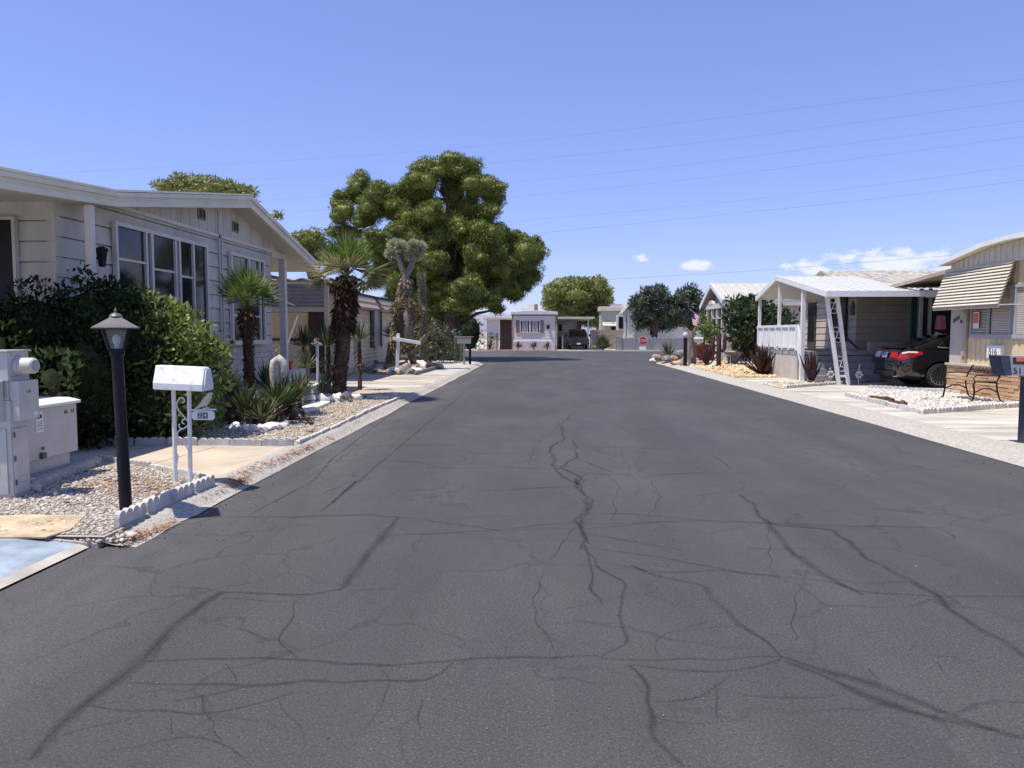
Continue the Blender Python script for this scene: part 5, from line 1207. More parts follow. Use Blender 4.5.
# pine at right of it
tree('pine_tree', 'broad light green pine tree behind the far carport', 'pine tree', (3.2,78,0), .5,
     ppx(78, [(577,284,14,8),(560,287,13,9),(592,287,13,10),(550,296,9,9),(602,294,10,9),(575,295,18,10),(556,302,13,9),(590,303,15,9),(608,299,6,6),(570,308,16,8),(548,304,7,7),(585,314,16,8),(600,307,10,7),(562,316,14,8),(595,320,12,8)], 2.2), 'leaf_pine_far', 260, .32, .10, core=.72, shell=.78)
# fence, sage house, white house
mb = MB(); YFn = 66.0
for i in range(22):
    xa = onY(590,340,YFn).x+i*.13; mb.box(xa,xa+.122,YFn-.012*(i%2),YFn+.03,.1,1.75+.03*(i%3))
t = tag(mb.build('wooden_fence', 'fence_wood'), 'weathered board fence right of the far carport', 'fence')
t = root('house', 'pale sage green flat roofed house right of the broad pine', 'house', (5.5,74,.1)); Y = 74
xa, xb = onY(600.5,330,Y).x, onY(625,330,Y).x; zb = onY(612,311,Y).z
mb = MB(); siding(mb, (xa,Y), (xb,Y), .1, zb, .3, lip=.01, n=(0,-1)); mb.box(xa,xb,Y+.13,Y+9,.1,zb); mb.build('wall', 'sage_wall', t)
mb = MB(); mb.box(xa-.15,xb+.1,Y-.2,Y+9.2,zb,zb+.42); mb.build('roof', 'roof_cream', t, bevel=.03)
mb = MB(); mb.box(onY(611,330,Y).x,onY(619.5,330,Y).x,Y-.04,Y-.015,onY(612,336,Y).z,onY(612,326.5,Y).z); mb.build('window', 'dark_screen', t)
mb = MB(); zz = onY(612,322.5,Y).z; mb.prism([(onY(602.5,330,Y).x,Y-.02,zz-.1),(onY(602.5,330,Y).x,Y-.6,zz-.35),(onY(602.5,330,Y).x,Y-.6,zz-.3),(onY(602.5,330,Y).x,Y-.02,zz+.05)], (1.55,0,0)); mb.build('awning', 'sage_wall', t)
mb = MB()
p0 = onY(604,322,Y-.3); 
for i in range(9): mb.bar(p0+Vector((.12*i,0,.15*math.sin(i*.5))), p0+Vector((.12*(i+1),0,.15*math.sin((i+1)*.5))), .06)
mb.build('arch_trim', 'shutter_brown', t)
t = root('house', 'tall narrow white gabled house between the sage house and the round dark trees', 'house', (8,70,.1)); Y = 70
xa, xb = onY(624,330,Y).x, onY(633,330,Y).x; xm = xa+.9; xc = xa+3.8
mb = MB(); mb.prism([(xa,Y,.1),(xb,Y,.1),(xb,Y,onY(630,306,Y).z-.05),(xa,Y,onY(630,311,Y).z)], (0,8,0)); mb.build('wall', 'white_paint', t)
mb = MB(); za, zb = onY(630,312.5,Y).z, onY(630,302.5,Y).z; mb.prism([(xa-.15,Y-.25,za),(xb-.2,Y-.25,zb),(xb+3,Y-.25,zb-.6),(xb+3,Y-.25,zb-.75),(xb-.2,Y-.25,zb-.14),(xa-.15,Y-.25,za-.14)], (0,8.4,0)); mb.build('roof', 'shingle', t)
mb = MB(); mb.box(xb-.05,xb+.14,Y-.03,Y+.1,.1,onY(630,309,Y).z); mb.build('corner_trim', 'cabinet_grey', t)
mb = MB(); mb.box(xa+.18,xa+.24,Y-.02,Y-.004,1.2,3.2); mb.box(xa-.5,xa-.1,Y-.05,Y,1.9,3.0); mb.build('window', 'dark_screen', t)
mb = MB(); mb.box(xa-.7,xa,Y+.02,Y+.4,.1,3.2); mb.build('side_wall', 'white_paint', t)
t = root('house', 'long low white house half hidden behind the grey block wall and round trees', 'house', (14,72,.1)); Y = 72
xa, xb = onY(634,330,Y).x, onY(705,330,Y).x
mb = MB(); mb.box(xa,xb,Y,Y+6,.1,onY(660,325,Y).z); mb.build('wall', 'white_paint', t)
mb = MB(); mb.box(xa,xb+.2,Y-.25,Y+6.3,onY(660,325,Y).z,onY(660,322.5,Y).z); mb.build('roof', 'roof_cream', t)
mb = MB(); mb.box(onY(650,330,Y).x,onY(657,330,Y).x,Y-.03,Y-.005,1.3,2.4); mb.build('window', 'dark_screen', t)
# grey block wall, gate with a stop sign
Y = 62.3; t = root('block_wall', 'grey concrete block wall across the end of the street with gaps along its top', 'wall', (9,Y,.1))
xa, xb, xg = onY(616.5,345,Y).x, onY(697,345,Y).x, onY(639,345,Y).x; zt_ = onY(650,338.2,Y).z
M('block_joint', (.22,.22,.225), var=.1); mb = MB(); z = .1; k = 0
while z < zt_-.02:
    x = xa - (k%2)*.2
    while x < xb:
        a_, b_ = max(x,xa)+.006, min(x+.4,xb)-.006
        if b_-a_ > .04: mb.box(a_,b_,Y,Y+.19,z+.005,min(z+.196,zt_))
        x += .4
    z += .2; k += 1
mb.box(xa,xb,Y+.012,Y+.178,.1,zt_-.004); mb.build('blocks', 'block_grey', t)
mb = MB(); x = xa
while x < xb: mb.box(x,x+.18,Y+.01,Y+.18,zt_+.001,zt_+.10); x += .34
mb.build('cap_blocks', 'block_pale', t)
mb = MB(); mb.box(xa-.05,xa+.42,Y-.06,Y+.24,.1,zt_+.12); mb.build('end_pier', 'block_grey', t)
xs_ = onY(643,341,61.9).x
t = root('stop_sign', 'red octagonal STOP sign with a white plate below, before the grey block wall', 'stop sign', (xs_,61.9,.1))
r_ = .36; zc = onY(643,340.8,61.9).z
mb = MB(); mb.prism([(xs_+r_*1.08*math.cos(R(22.5+45*i)),61.9,zc+r_*1.08*math.sin(R(22.5+45*i))) for i in range(8)], (0,.01,0)); pl_ = mb.build('sign_border', 'plate_white', t)
mb = MB(); mb.prism([(xs_+r_*.98*math.cos(R(22.5+45*i)),61.893,zc+r_*.98*math.sin(R(22.5+45*i))) for i in range(8)], (0,.006,0)); mb.build('sign_face', 'sign_red', pl_)
text('STOP', .28, (xs_,61.889,zc), (1,0,0), (0,0,1), 'plate_white', pl_, depth=.004)
mb = MB(); mb.box(xs_-.035,xs_+.035,61.92,61.98,.1,zc+.3); mb.build('post', 'cabinet_grey', t)
mb = MB(); zp = onY(643,350,61.9).z; mb.box(xs_-.3,xs_+.26,61.89,61.91,.14,.42); pw = mb.build('lower_plate', 'plate_white', t)
# olive-like round trees behind the wall
tree('shade_tree', 'round dark green tree behind the grey wall, left one of the pair', 'tree', (9.4,66,0), .28,
     ppx(66, [(655,297,12,9),(640,303,9,10),(666,299,9,9),(636,312,6,10),(650,312,14,10),(666,316,12,10),(642,322,9,8),(658,325,15,6),(672,323,6,6),(646,292,6,5),(660,290,7,5),(676,304,8,8),(677,316,8,8)], 1.4), 'leaf_olive', 230, .34, .09, core=.6, group=None)
tree('shade_tree', 'looser dark green tree behind the grey wall, right one of the pair', 'tree', (12.9,66.5,0), .22,
     ppx(66.5, [(689,294,10,8),(697,300,9,9),(684,305,9,9),(695,314,11,10),(685,319,9,7),(700,322,7,7),(691,327,8,5),(680,296,6,6),(703,306,6,8),(677,308,8,9),(676,318,7,7)], 1.4), 'leaf_olive', 190, .34, .09, core=.5)
a = Vector((onY(603,345,62.3).x,62.3,.1))
rosette('dry grey green bush at the end of the grey block wall beside the board fence', a, 420, 1.15, .07, 'leaf_grey', name='bush', cat='bush', el=(15,88), trunk=.1)
bush('shrub', 'orange brown low shrub at the foot of the board fence', 'shrub', [(onY(595,345,63).x,63,.35,.4,.3,.3)], 'leaf_dry', dens=120, L=.2, W=.05, core=.5)

# dark planting and a wall across the side street, seen under the big pine
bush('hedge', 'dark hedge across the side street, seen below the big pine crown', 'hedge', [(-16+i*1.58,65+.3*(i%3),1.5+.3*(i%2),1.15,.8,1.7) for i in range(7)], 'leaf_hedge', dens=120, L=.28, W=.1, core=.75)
bush('shrub', 'grey green shrub row behind the corner mailbox across the side street', 'shrub', [(-9.5+i*.9,63.2,.5,.55,.4,.5) for i in range(3)], 'leaf_grey', dens=120, L=.25, W=.08, core=.6)
mb = MB(); mb.box(-40,-6.2,68,68.2,.1,1.9); tag(mb.build('block_wall', 'block_pale'), 'long pale block wall far left across the side street behind the dark hedge', 'wall')
tree('shade_tree', 'dark tree behind the hedge across the side street at left', 'tree', (-13,72,0), .3, [(-13,72,3.6,2.4,2,1.8),(-11.2,72,3,1.8,1.6,1.5),(-15,72,3.2,2,1.8,1.6),(-9.4,72.5,2.6,1.5,1.4,1.4),(-17.5,73,3,2,1.8,1.8)], 'leaf_olive', 150, .36, .1, core=.65)
# ================================================================ RIGHT SIDE
# ---- near house with the big awning
XR = 10.13
t = root('mobile_home', 'cream panelled home with a big striped window awning and a tan stone veneer base', 'house', (XR, 15, ZR))
yA, yB = 8.0, 19.15
M('stone_veneer', (.46,.24,.13), col2=(.62,.40,.22), scale=1.6, rough=.9, bump=.3, detail=3, stretch=(1,3,6))
leafmat('stone_course', [(.44,.23,.13),(.53,.32,.19),(.60,.39,.24),(.64,.46,.29),(.48,.27,.16)], trans=0, rough=.9)
mb = MB(); z = ZR; k = 0; rr = random.Random(3)
while z < .76:
    hh = rr.choice((.055,.075,.09)); hh = min(hh, .79-z); y = yA
    while y < yB:
        l = rr.uniform(.18,.5); b_ = min(y+l, yB)
        mb.box(XR-.10-rr.uniform(0,.022), XR, y+.004, b_-.004, z+.004, z+hh-.004); y += l
    # return round the corner
    mb.box(XR+.002, XR+.55, yB-.08, yB+.004+rr.uniform(0,.015), z+.004, z+hh-.004)
    z += hh; k += 1
mb.build('stone_base', 'stone_course', t)
mb = MB(); mb.box(XR-.085, XR+.1, yA, yB-.01, ZR, .79); mb.build('mortar', 'rock_grey', t)
mb = MB(); mb.box(XR-.16, XR+.02, yA, yB+.02, .79, .84); mb.build('base_ledge', 'block_pale', t)
mb = MB()     # cream vertical panels below and above the window
i = 0; y = yA
while y < yB-.5:
    o = .012 if i % 2 else 0
    mb.box(XR-.02-o, XR+.1, y, y+.10, .84, 1.46); mb.box(XR-.02-o, XR+.1, y, y+.10, 2.62, 3.12); y += .10; i += 1
mb.box(XR-.004, XR+.1, yA, yB-.01, .84, 3.12); mb.build('wall', 'cream_panel', t)
mb = MB(); mb.box(XR+.1, XR+9, yB-.12, yB-.02, ZR, 3.1); mb.box(XR-.06, XR+.1, yB-.55, yB, .84, 3.14); mb.build('corner_pillar', 'house_white', t)
mb = MB(); mb.box(XR-.09,XR-.03,yB-.74,yB-.60,.84,2.7); mb.box(XR-.12,XR-.09,yB-.73,yB-.61,1.02,1.14); mb.box(XR-.12,XR-.09,yB-.73,yB-.61,2.02,2.12); mb.build('downspout', 'tan_metal', t)
# window band: frame, posts, panes with closed blinds
yw0, yw1 = 9.0, yB-.85
mb = MB(); mb.box(XR-.075,XR-.015,yw0,yw1,1.46,1.55); mb.box(XR-.075,XR-.015,yw0,yw1,2.55,2.62)
for yy_ in (yw1-.05, yw1-.75, yw1-1.55, yw1-1.72, yw1-3.1, yw1-3.3, yw1-5): mb.box(XR-.07,XR-.015,yy_,yy_+.05,1.55,2.55)
wf = mb.build('window', 'slate_grey', t)
mb = MB(); mb.box(XR-.03,XR-.021,yw0,yw1,1.55,2.55); mb.build('pane', 'window_glass', wf)
mb = MB()
for k in range(26): mb.box(XR-.036,XR-.0305,yw0+.02,yw1-.8,1.56+k*.038,1.56+k*.038+.030)
for k in range(26): mb.box(XR-.036,XR-.0305,yw1-.74,yw1-.06,1.56+k*.038,1.56+k*.038+.022)
mb.build('blinds', 'blind_cream', wf)
# gable of ribbed cream metal with a shallow bowed roof
def bow(y): return np.interp(y, [8,12,15,16.6,17.5,19.5], [3.2,3.44,3.54,3.56,3.51,3.22])
mb = MB(); y = yA; i = 0
while y < yB-.04:
    o = .015 if i % 2 else 0
    mb.prism([(XR-.10-o,y,3.12),(XR-.10-o,y+.105,3.12),(XR-.10-o,y+.105,float(bow(y+.105))-.01),(XR-.10-o,y,float(bow(y))-.01)], (.12,0,0)); y += .105; i += 1
mb.build('gable', 'awning_cream', t)
mb = MB(); ys = [7.9,9,10,11,12,13,14,15,16,16.6,17.1,17.5,18,19.35]
mb.prism([(XR-.30,y,float(bow(y))) for y in ys]+[(XR-.30,y,float(bow(y))+.07) for y in ys][::-1], (12,0,0)); rf = mb.build('roof', 'roof_cream', t)
mb = MB(); 
for a_, b_ in zip(ys, ys[1:]): mb.bar((XR-.32,a_,float(bow(a_))+.045),(XR-.32,b_,float(bow(b_))+.045),.04,.10)
mb.build('roof_edge', 'white_paint', rf)
# awning: overlapping slats on a frame
yA0, yA1 = 16.58, 19.3
mb = MB(); n = 13; top, bot = Vector((XR-.12,0,3.14)), Vector((XR-.42,0,2.2))
for i in range(n):
    a_ = top.lerp(bot, i/n); b_ = top.lerp(bot, (i+.80)/n)+Vector((-.045,0,-.002)); c_ = b_+Vector((.010,0,-.012)); d_ = a_+Vector((.010,0,-.012))
    mb.prism([(q.x,yA0,q.z) for q in (a_,b_,c_,d_)], (0,yA1-yA0,0))
aw = mb.build('awning', 'awning_cream', t)
mb = MB(); mb.bar((bot.x,yA0-.01,bot.z-.03),(bot.x,yA1+.01,bot.z-.03),.03,.08); mb.build('awning_hem', 'tan_metal', aw)
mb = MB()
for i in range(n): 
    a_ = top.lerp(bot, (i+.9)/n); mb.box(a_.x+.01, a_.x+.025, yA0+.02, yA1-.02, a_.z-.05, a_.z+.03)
mb.build('awning_gap_shade', 'awning_dark', aw)  # dark strips that paint shade into the gaps between the slats
mb = MB(); mb.bar((bot.x,yA0+.02,bot.z-.02),(XR-.02,yA0+.02,2.2),.025,.025); mb.bar((bot.x,yA1-.02,bot.z-.02),(XR-.02,yA1-.02,2.2),.025,.025); mb.bar((bot.x,yA0,bot.z-.01),(XR-.6,14.6,2.13),.025,.02); mb.build('awning_arms', 'cabinet_grey', aw)
# items on the wall
p = onX(996, 352, XR-.06); mb = MB(); mb.box(XR-.13,XR-.03,p.y-.27,p.y+.24,p.z-.14,p.z+.15); ps = mb.build('number_sign', 'white_paint', t, bevel=.006)
text('516', .21, (XR-.133,p.y,p.z), (0,-1,0), (0,0,1), 'navy', ps, depth=.004)
p = onX(976, 319, XR-.09); mb = MB(); mb.box(XR-.09,XR-.08,p.y-.11,p.y+.11,p.z-.22,p.z+.16); wn_ = mb.build('window_notice', 'plate_white', t)
mb = MB(); mb.box(XR-.094,XR-.09,p.y-.095,p.y+.095,p.z-.10,p.z+.13); mb.build('notice_print', 'orange_red', wn_)
p = onX(957, 320, XR-.07); mb = MB(); mb.prism([(XR-.075,p.y+.17,p.z-.07),(XR-.075,p.y-.10,p.z+.02),(XR-.075,p.y-.10,p.z+.11),(XR-.075,p.y+.17,p.z+.03)], (.014,0,0)); mb.box(XR-.075,XR-.061,p.y-.22,p.y-.14,p.z-.08,p.z); mb.build('plaque', 'lantern_metal', t)
# ---- back porch of that house, behind the car
t = root('side_porch', 'small side porch with a tan ribbed roof and dark green curtains behind the black car', 'porch', (11,20.5,ZR))
mb = MB(); k = 18
vs = []; fs = []
for i in range(k*2+1):
    q = i/(k*2); xx = XR+.02+q*3.2; o = .02 if i%2 else -.01
    vs += [(xx,19.2,3.16+o),(xx,22.9,2.93+o),(xx,19.2,3.13+o),(xx,22.9,2.90+o)]
for i in range(k*2): fs += [(4*i,4*i+4,4*i+5,4*i+1),(4*i+2,4*i+3,4*i+7,4*i+6),(4*i,4*i+2,4*i+6,4*i+4),(4*i+1,4*i+5,4*i+7,4*i+3)]
mb.add(vs, fs); mb.prism([(XR,19.2,3.10),(XR,22.9,2.86),(XR,22.9,2.95),(XR,19.2,3.2)], (.03,0,0)); mb.build('roof_sheet', 'tan_metal', t)
for x_ in (11.11, 11.37, 12.6):
    mb = MB(); mb.box(x_-.04,x_+.04,22.76,22.84,ZR,2.88); mb.build('post', 'cabinet_grey', t)
for (a_, b_) in ((10.88,11.05),(11.16,11.33)):
    mb = MB(); n = 5
    for i in range(n): mb.box(a_+(b_-a_)*i/n,a_+(b_-a_)*(i+1)/n,22.9+(i%2)*.03,22.94+(i%2)*.03,1.15,2.85)
    mb.build('curtain', 'green_cloth', t)
mb = MB(); mb.box(11.41,13.2,22.70,22.95,1.60,1.66); mb.box(10.88,13.2,22.78,22.82,1.08,1.14); mb.build('ledge', 'dark_brown', t)
mb = MB(); mb.box(11.41,16,23.1,23.2,ZR,2.85); mb.build('back_panel', 'black_plastic', t)
mb = MB(); mb.lathe([(.13,0),(.155,.02),(.12,.4),(.10,.42),(.10,.40)], (11.68,22.78,1.665), n=16); tag(mb.build('plastic_cup', 'pink_plastic', smooth=True), 'upturned pink plastic bucket on the porch ledge above the black car', 'bucket')
# ---- garden bench
t = root('garden_bench', 'iron framed bench with wooden slats and scrolled back before the stone base', 'bench', (9.4,16.9,ZR+.02))
def bench_end(y):
    m = MB(); z = ZR
    m.tube([(9.04,y,z+.01),(9.10,y,z+.05),(9.13,y,z+.22),(9.10,y,z+.40),(9.16,y,z+.45),(9.34,y,z+.44),(9.58,y,z+.43)], .02, 8)
    m.tube([(9.74,y,z+.01),(9.66,y,z+.06),(9.60,y,z+.25),(9.58,y,z+.43),(9.64,y,z+.58),(9.72,y,z+.74),(9.75,y,z+.75)], .016, 8)
    m.tube([(9.13,y,z+.42),(9.10,y,z+.52),(9.16,y,z+.58),(9.40,y,z+.59),(9.64,y,z+.57)], .013, 8)
    m.tube([(9.14,y,z+.22),(9.3,y,z+.30),(9.45,y,z+.30),(9.60,y,z+.22)], .014, 6); return m
for y in (16.32, 17.5): bench_end(y).build('end_frame', 'black_paint', t, smooth=True)
mb = MB()
for i in range(6): mb.box(9.13+i*.075,9.19+i*.075,16.28,17.54,ZR+.452,ZR+.475)
mb.build('seat', 'wood_slat', t)
mb = MB()
for k_ in (.54,.72): 
    xx = 9.60+(k_-.43)*.42; mb.bar((xx,16.3,ZR+k_),(xx,17.52,ZR+k_),.018,.035,up=(0,0,1))
mb.build('backrest', 'wood_slat', t)
mb = MB()
for i in range(9):
    y = 16.42+i*.125; mb.tube([(9.645,y,ZR+.55),(9.665,y+.04,ZR+.60),(9.675,y,ZR+.63),(9.68,y-.03,ZR+.67),(9.71,y+.01,ZR+.72)], .008, 5)
    mb.tube([(9.68,y+.045*math.cos(a_),ZR+.635+.045*math.sin(a_)) for a_ in [j*math.pi/4 for j in range(9)]], .006, 5)
mb.build('back_scrolls', 'black_paint', t)
# ---- mailbox at the right edge
a = Vector(G(1022, 443, ZR)); t = root('mailbox', 'dark grey mailbox on a slate post with number 511 at the right picture edge', 'mailbox', a)
mb = MB(); mb.box(a.x-.01,a.x+.13,a.y-.05,a.y+.09,0,1.0); mb.build('post', 'navy', t, bevel=.006)
yb = a.y-.12
def MQ(x_, y_, o=0): return onY(x_, y_, yb-o)
zt_, zb_ = MQ(1005,356).z, MQ(1005,375.3).z
q = [MQ(1001,356), MQ(1001,356)+Vector((.62,0,0)), MQ(1005.5,375.3)+Vector((.55,0,0)), MQ(1005.5,375.3)]
for p in q: p.z = zt_ if p.z > (zt_+zb_)/2 else zb_
mb = MB(); mb.prism(q, (0,.26,0)); bx_ = mb.build('box', 'slate_grey', t)
mb = MB(); mb.prism([MQ(1000.3,355.7,.006), MQ(1009.8,355.7,.006), MQ(1012,375.6,.006), MQ(1005,375.6,.006)], (0,.272,0)); mb.build('door', 'navy', bx_)
p = MQ(1013.2,371.2,.012); text('511', .122, (p.x,yb-.005,p.z), (1,0,0), (0,0,1), 'letter_black', bx_, depth=.006, align='LEFT')
def rect(name, x0_, y0_, x1_, y1_, mt):
    m = MB(); p, q = MQ(x0_,y0_), MQ(x1_,y1_); m.box(p.x,q.x,yb-.004,yb+.002,q.z,p.z); m.build(name, mt, bx_)
rect('colour_panel', 1016.3, 357.5, 1036, 361.5, 'orange_red'); rect('lower_panel', 1016.3, 361.6, 1036, 364.5, 'letter_black'); rect('flag_plate', 1013, 357.5, 1015.8, 364, 'letter_black')
# edging of the white gravel bed
edging(g2(846,396.3,ZR), g2(921,414,ZR), ZR, 'white scalloped edging block in the kerbside row of the white gravel bed before the bench', 'scalloped edging along the kerb on the right', hgt=.10, ln=.5, th=.06)
edging(g2(922,414.3,ZR), g2(1019,407,ZR), ZR, 'white scalloped edging block in the row along the white gravel nearest the 511 mailbox', 'scalloped edging at the near side of the white gravel', hgt=.10, ln=.45, th=.06)
edging(g2(868,388.5,ZR), (10.25,18.3), ZR, 'white scalloped edging block in the row between the white gravel and the parked black car', 'scalloped edging beside the black car', hgt=.09, ln=.5, th=.06)
edging((6.4,20.2), g2(872,381.4,ZR), ZR, 'scalloped edging block in the row along the narrow gravel strip before the leaning trellis', 'scalloped edging along the gravel strip', hgt=.08, ln=.5, th=.06)
sp = sample_poly(bedR, 14); 
pebbles('bark_mulch', [g2(873,397,ZR),g2(907,405,ZR),g2(906,407.5,ZR),g2(866,399,ZR)], ZR+.02, 260, .035, 'boot')
# ---- house with the white porch
XP = 10.4; t = root('mobile_home', 'taupe lap-sided home with a white gabled porch, shaded carport and grey roof', 'house', (XP, 27, ZR))
mb = MB(); siding(mb, (XP,25.65), (XP,30.6), ZR, 2.95, .24, n=(-1,0)); mb.build('wall', 'taupe_siding', t)
mb = MB(); siding(mb, (XP,25.65), (24,25.65), ZR, 2.95, .24, n=(0,-1)); mb.build('wall', 'taupe_siding', t)
mb = MB(); mb.prism([(XP-.3,25.25,2.98),(XP-.3,28.3,3.85),(XP-.3,31.2,2.98),(XP-.3,31.2,2.90),(XP-.3,25.25,2.90)], (14,0,0)); mb.build('roof', 'shingle', t)
p0, p1 = onX(808,345,XP-.02), onX(815.5,345,XP-.02)
mb = MB(); mb.box(XP-.06,XP-.022,p1.y,p0.y,.98,2.72); dr = mb.build('door', 'roof_brown', t)
mb = MB(); mb.box(XP-.075,XP-.055,p1.y+.1,p0.y-.1,1.25,2.55); mb.build('door_screen', 'dark_screen', dr)
p0, p1 = onX(833,330,XP-.02), onX(846.5,330,XP-.02)
window(t, XP-.02, p1.y, p0.y, 1.35, 2.85, [], [(p1.y,p0.y,2.1)], fr='roof_brown', pane='dark_screen', sgn=-1)
p = onX(801, 309, XP-.15); mb = MB(); mb.lathe([(.04,-.12),(.08,-.1),(.09,.06),(.03,.12)], p, n=8); mb.box(p.x,XP,p.y-.02,p.y+.02,p.z,p.z+.04); mb.build('wall_lamp', 'black_paint', t)
p = onX(852, 308, XP-.05); mb = MB(); mb.prism([(XP-.055,p.y-.15,p.z-.24),(XP-.055,p.y+.12,p.z-.24),(XP-.055,p.y+.16,p.z+.02),(XP-.055,p.y-.02,p.z+.24),(XP-.055,p.y-.16,p.z+.06)], (.03,0,0)); mb.build('plaque', 'dark_brown', t)
mb = MB(); mb.tube([onX(846,338,XP-.06), onX(856,347,XP-.06)], .03, 6); mb.build('handrail', 'dark_brown', t)
# porch: white gabled roof running back over the carport
t = root('porch', 'white gabled porch with railing, block skirt, steps and a carport roof to its right', 'porch', (8.9,25,ZR))
XG = 7.8
rg = [(21.15,2.68),(25.8,3.46),(28.2,2.86)]
mb = MB(); mb.prism([(XG,y,z_) for y, z_ in rg]+[(XG,y,z_-.07) for y, z_ in rg][::-1], (2.62,0,0)); rf = mb.build('roof', 'roof_white', t)
mb = MB()
for (y0, z0_), (y1, z1_) in zip(rg, rg[1:]): mb.bar((XG-.02,y0,z0_-.04),(XG-.02,y1,z1_-.04),.05,.17,up=(0,0,1))
mb.bar((XG-.02,21.15,2.65),(10.4,21.15,2.65),.06,.16); mb.build('fascia', 'white_paint', rf)
mb = MB(); 
for i in range(9):
    x_ = XG+.15+i*.28; mb.bar((x_,21.2,2.70),(x_,25.75,3.465),.03,.035)
mb.build('roof_ribs', 'roof_white', rf)
mb = MB(); mb.prism([(10.42,21.15,2.68),(10.42,25.5,3.0),(10.42,25.5,2.93),(10.42,21.15,2.61)], (9,0,0)); cr_ = mb.build('carport_roof', 'roof_white', t)
mb = MB()
for i in range(30): mb.bar((10.5+i*.3,21.2,2.70),(10.5+i*.3,25.48,3.02),.035,.04)
mb.build('carport_ribs', 'roof_white', cr_)
mb = MB(); mb.box(10.42,19.4,21.10,21.16,2.55,2.73); mb.build('carport_fascia', 'white_paint', cr_)
zf, zrl = 1.0, 1.80
mb = MB(); mb.box(XG+.05,XP-.02,23.7,28.1,zf-.12,zf); mb.build('deck', 'block_grey', t)
mb = MB(); mb.box(XG+.06,XG+.2,23.75,28.05,ZR,zf-.12); mb.box(XG+.2,XP-.05,27.95,28.05,ZR,zf-.12); mb.build('skirt', 'block_pale', t)
for (y, zb) in ((28.02,ZR),(25.7,zf)):
    mb = MB(); mb.box(XG+.03,XG+.12,y-.045,y+.045,zb,float(np.interp(y,[21.15,25.8,28.2],[2.68,3.46,2.86]))-.08); mb.build('post', 'white_paint', t)
mb = MB(); mb.box(XG-.0,XG+.11,23.25,23.37,ZR,2.98); mb.build('post', 'white_paint', t)
mb = MB(); mb.box(XG+.0,XG+.12,23.75,28.05,zrl-.05,zrl+.03); mb.box(XG+.03,XG+.09,23.75,28.05,zf+.08,zf+.14)
for i in range(7): mb.box(XG+.0,XG+.045,23.75+i*.70,23.83+i*.70,zf+.02,zrl-.05)
mb.box(XG+.04,XG+.06,23.75,28.05,zf+.14,zrl-.05)
mb.build('railing', 'white_paint', t)
mb = MB(); mb.bar((XG+.05,23.75,zrl-.02),(XG+.05,23.35,1.05),.05,.12); mb.prism([(XG+.03,23.75,zf+.06),(XG+.03,23.75,zrl-.15),(XG+.03,23.33,.95),(XG+.03,23.33,.48)], (.03,0,0)); mb.build('stair_rail', 'white_paint', t)
mb = MB()
for i in range(4): mb.box(XG+.22,XG+2.3,23.0+i*.2,23.72,ZR+(.19*i if i else 0),ZR+.19*(i+1)-.004)
mb.build('steps', 'block_grey', t)
# leaning trellis support
a0, a1 = onY(826.5,290,21.6), onY(837,290,21.6); b0_, b1_ = onY(839,380,21.6), onY(848.5,379.5,21.6)
b0_.z = b1_.z = ZR; zt_ = 2.66; a0.z = a1.z = zt_
t = root('trellis_post', 'white leaning trellis support with scrolled iron panels at the carport corner', 'trellis', (b0_.x, b0_.y, ZR))
for p, q in ((b0_,a0),(b1_,a1)):
    m = MB(); m.bar(p, q, .095, .08, up=(0,1,0)); m.build('post', 'white_paint', t)
def TR(k, s): return b0_.lerp(a0, k)*(1-s)+b1_.lerp(a1, k)*s
for k0 in (.12, .44, .76):
    m = MB(); c0 = k0+.03
    for (ka, kb, fl) in ((c0,c0+.17,1),):
        m.tube([TR(ka+.028-.028*math.cos(i/10*2*math.pi), .5+.30*math.sin(i/10*2*math.pi)) for i in range(11)], .008, 6)
        m.tube([TR(kb-.028+.028*math.cos(i/10*2*math.pi), .5-.30*math.sin(i/10*2*math.pi)) for i in range(11)], .008, 6)
        m.tube([TR(ka+.02,.22), TR(kb-.02,.80)], .008, 6)
    m.build('scroll', 'white_paint', t)
for q in (.10,.97):
    m = MB(); m.bar(TR(q,0), TR(q,1), .05, .06); m.build('cross_bar', 'white_paint', t)
# faucet-like white ornaments at its foot
for s, lab in ((-1,'white metal flower ornament left of the trellis foot'),(1,'white metal flower ornament right of the trellis foot')):
    c = (b0_ if s < 0 else b1_)+Vector((.26*s,-.05,0)); tt = root('garden_ornament', lab, 'garden ornament', c)
    m = MB(); m.tube([c, c+Vector((0,0,.5)), c+Vector((.03*s,0,.6 if s > 0 else .45))], .012, 6); m.build('stake', 'cabinet_grey', tt)
    m = MB()
    for j in range(6):
        an = j*math.pi/3; m.blob(c+Vector((math.cos(an)*.075,-.02,.30+math.sin(an)*.075)), (.038,.02,.038), j)
    m.build('flower', 'cabinet_grey', tt)
m = MB(); m.lathe([(.02,.12),(.20,.0),(.21,-.03),(.19,-.03)], onY(823.5,304,24.0), n=14); p = onY(823.5,304,24.0); m.tube([p+Vector((0,0,.12)), (p.x,p.y,3.2)], .008, 5)
tag(m.build('pendant_lamp', 'trim_white', smooth=True), 'white shaded pendant lamp hanging under the porch roof', 'lamp')
# block wall in the carport
mb = MB(); p0 = onY(868.5,380,24.2)
z = ZR; k = 0
while z < 1.18:
    x = p0.x-(k%2)*.2
    while x < p0.x+5:
        a_ = max(x,p0.x)+.004; mb.box(a_, x+.396, 24.2, 24.4, z+.004, z+.196); x += .4
    z += .2; k += 1
mb.box(p0.x+.005,p0.x+5,24.212,24.39,ZR,1.18); t = tag(mb.build('block_wall', 'block_pale'), 'low pale block wall behind the black car in the shaded carport', 'wall')
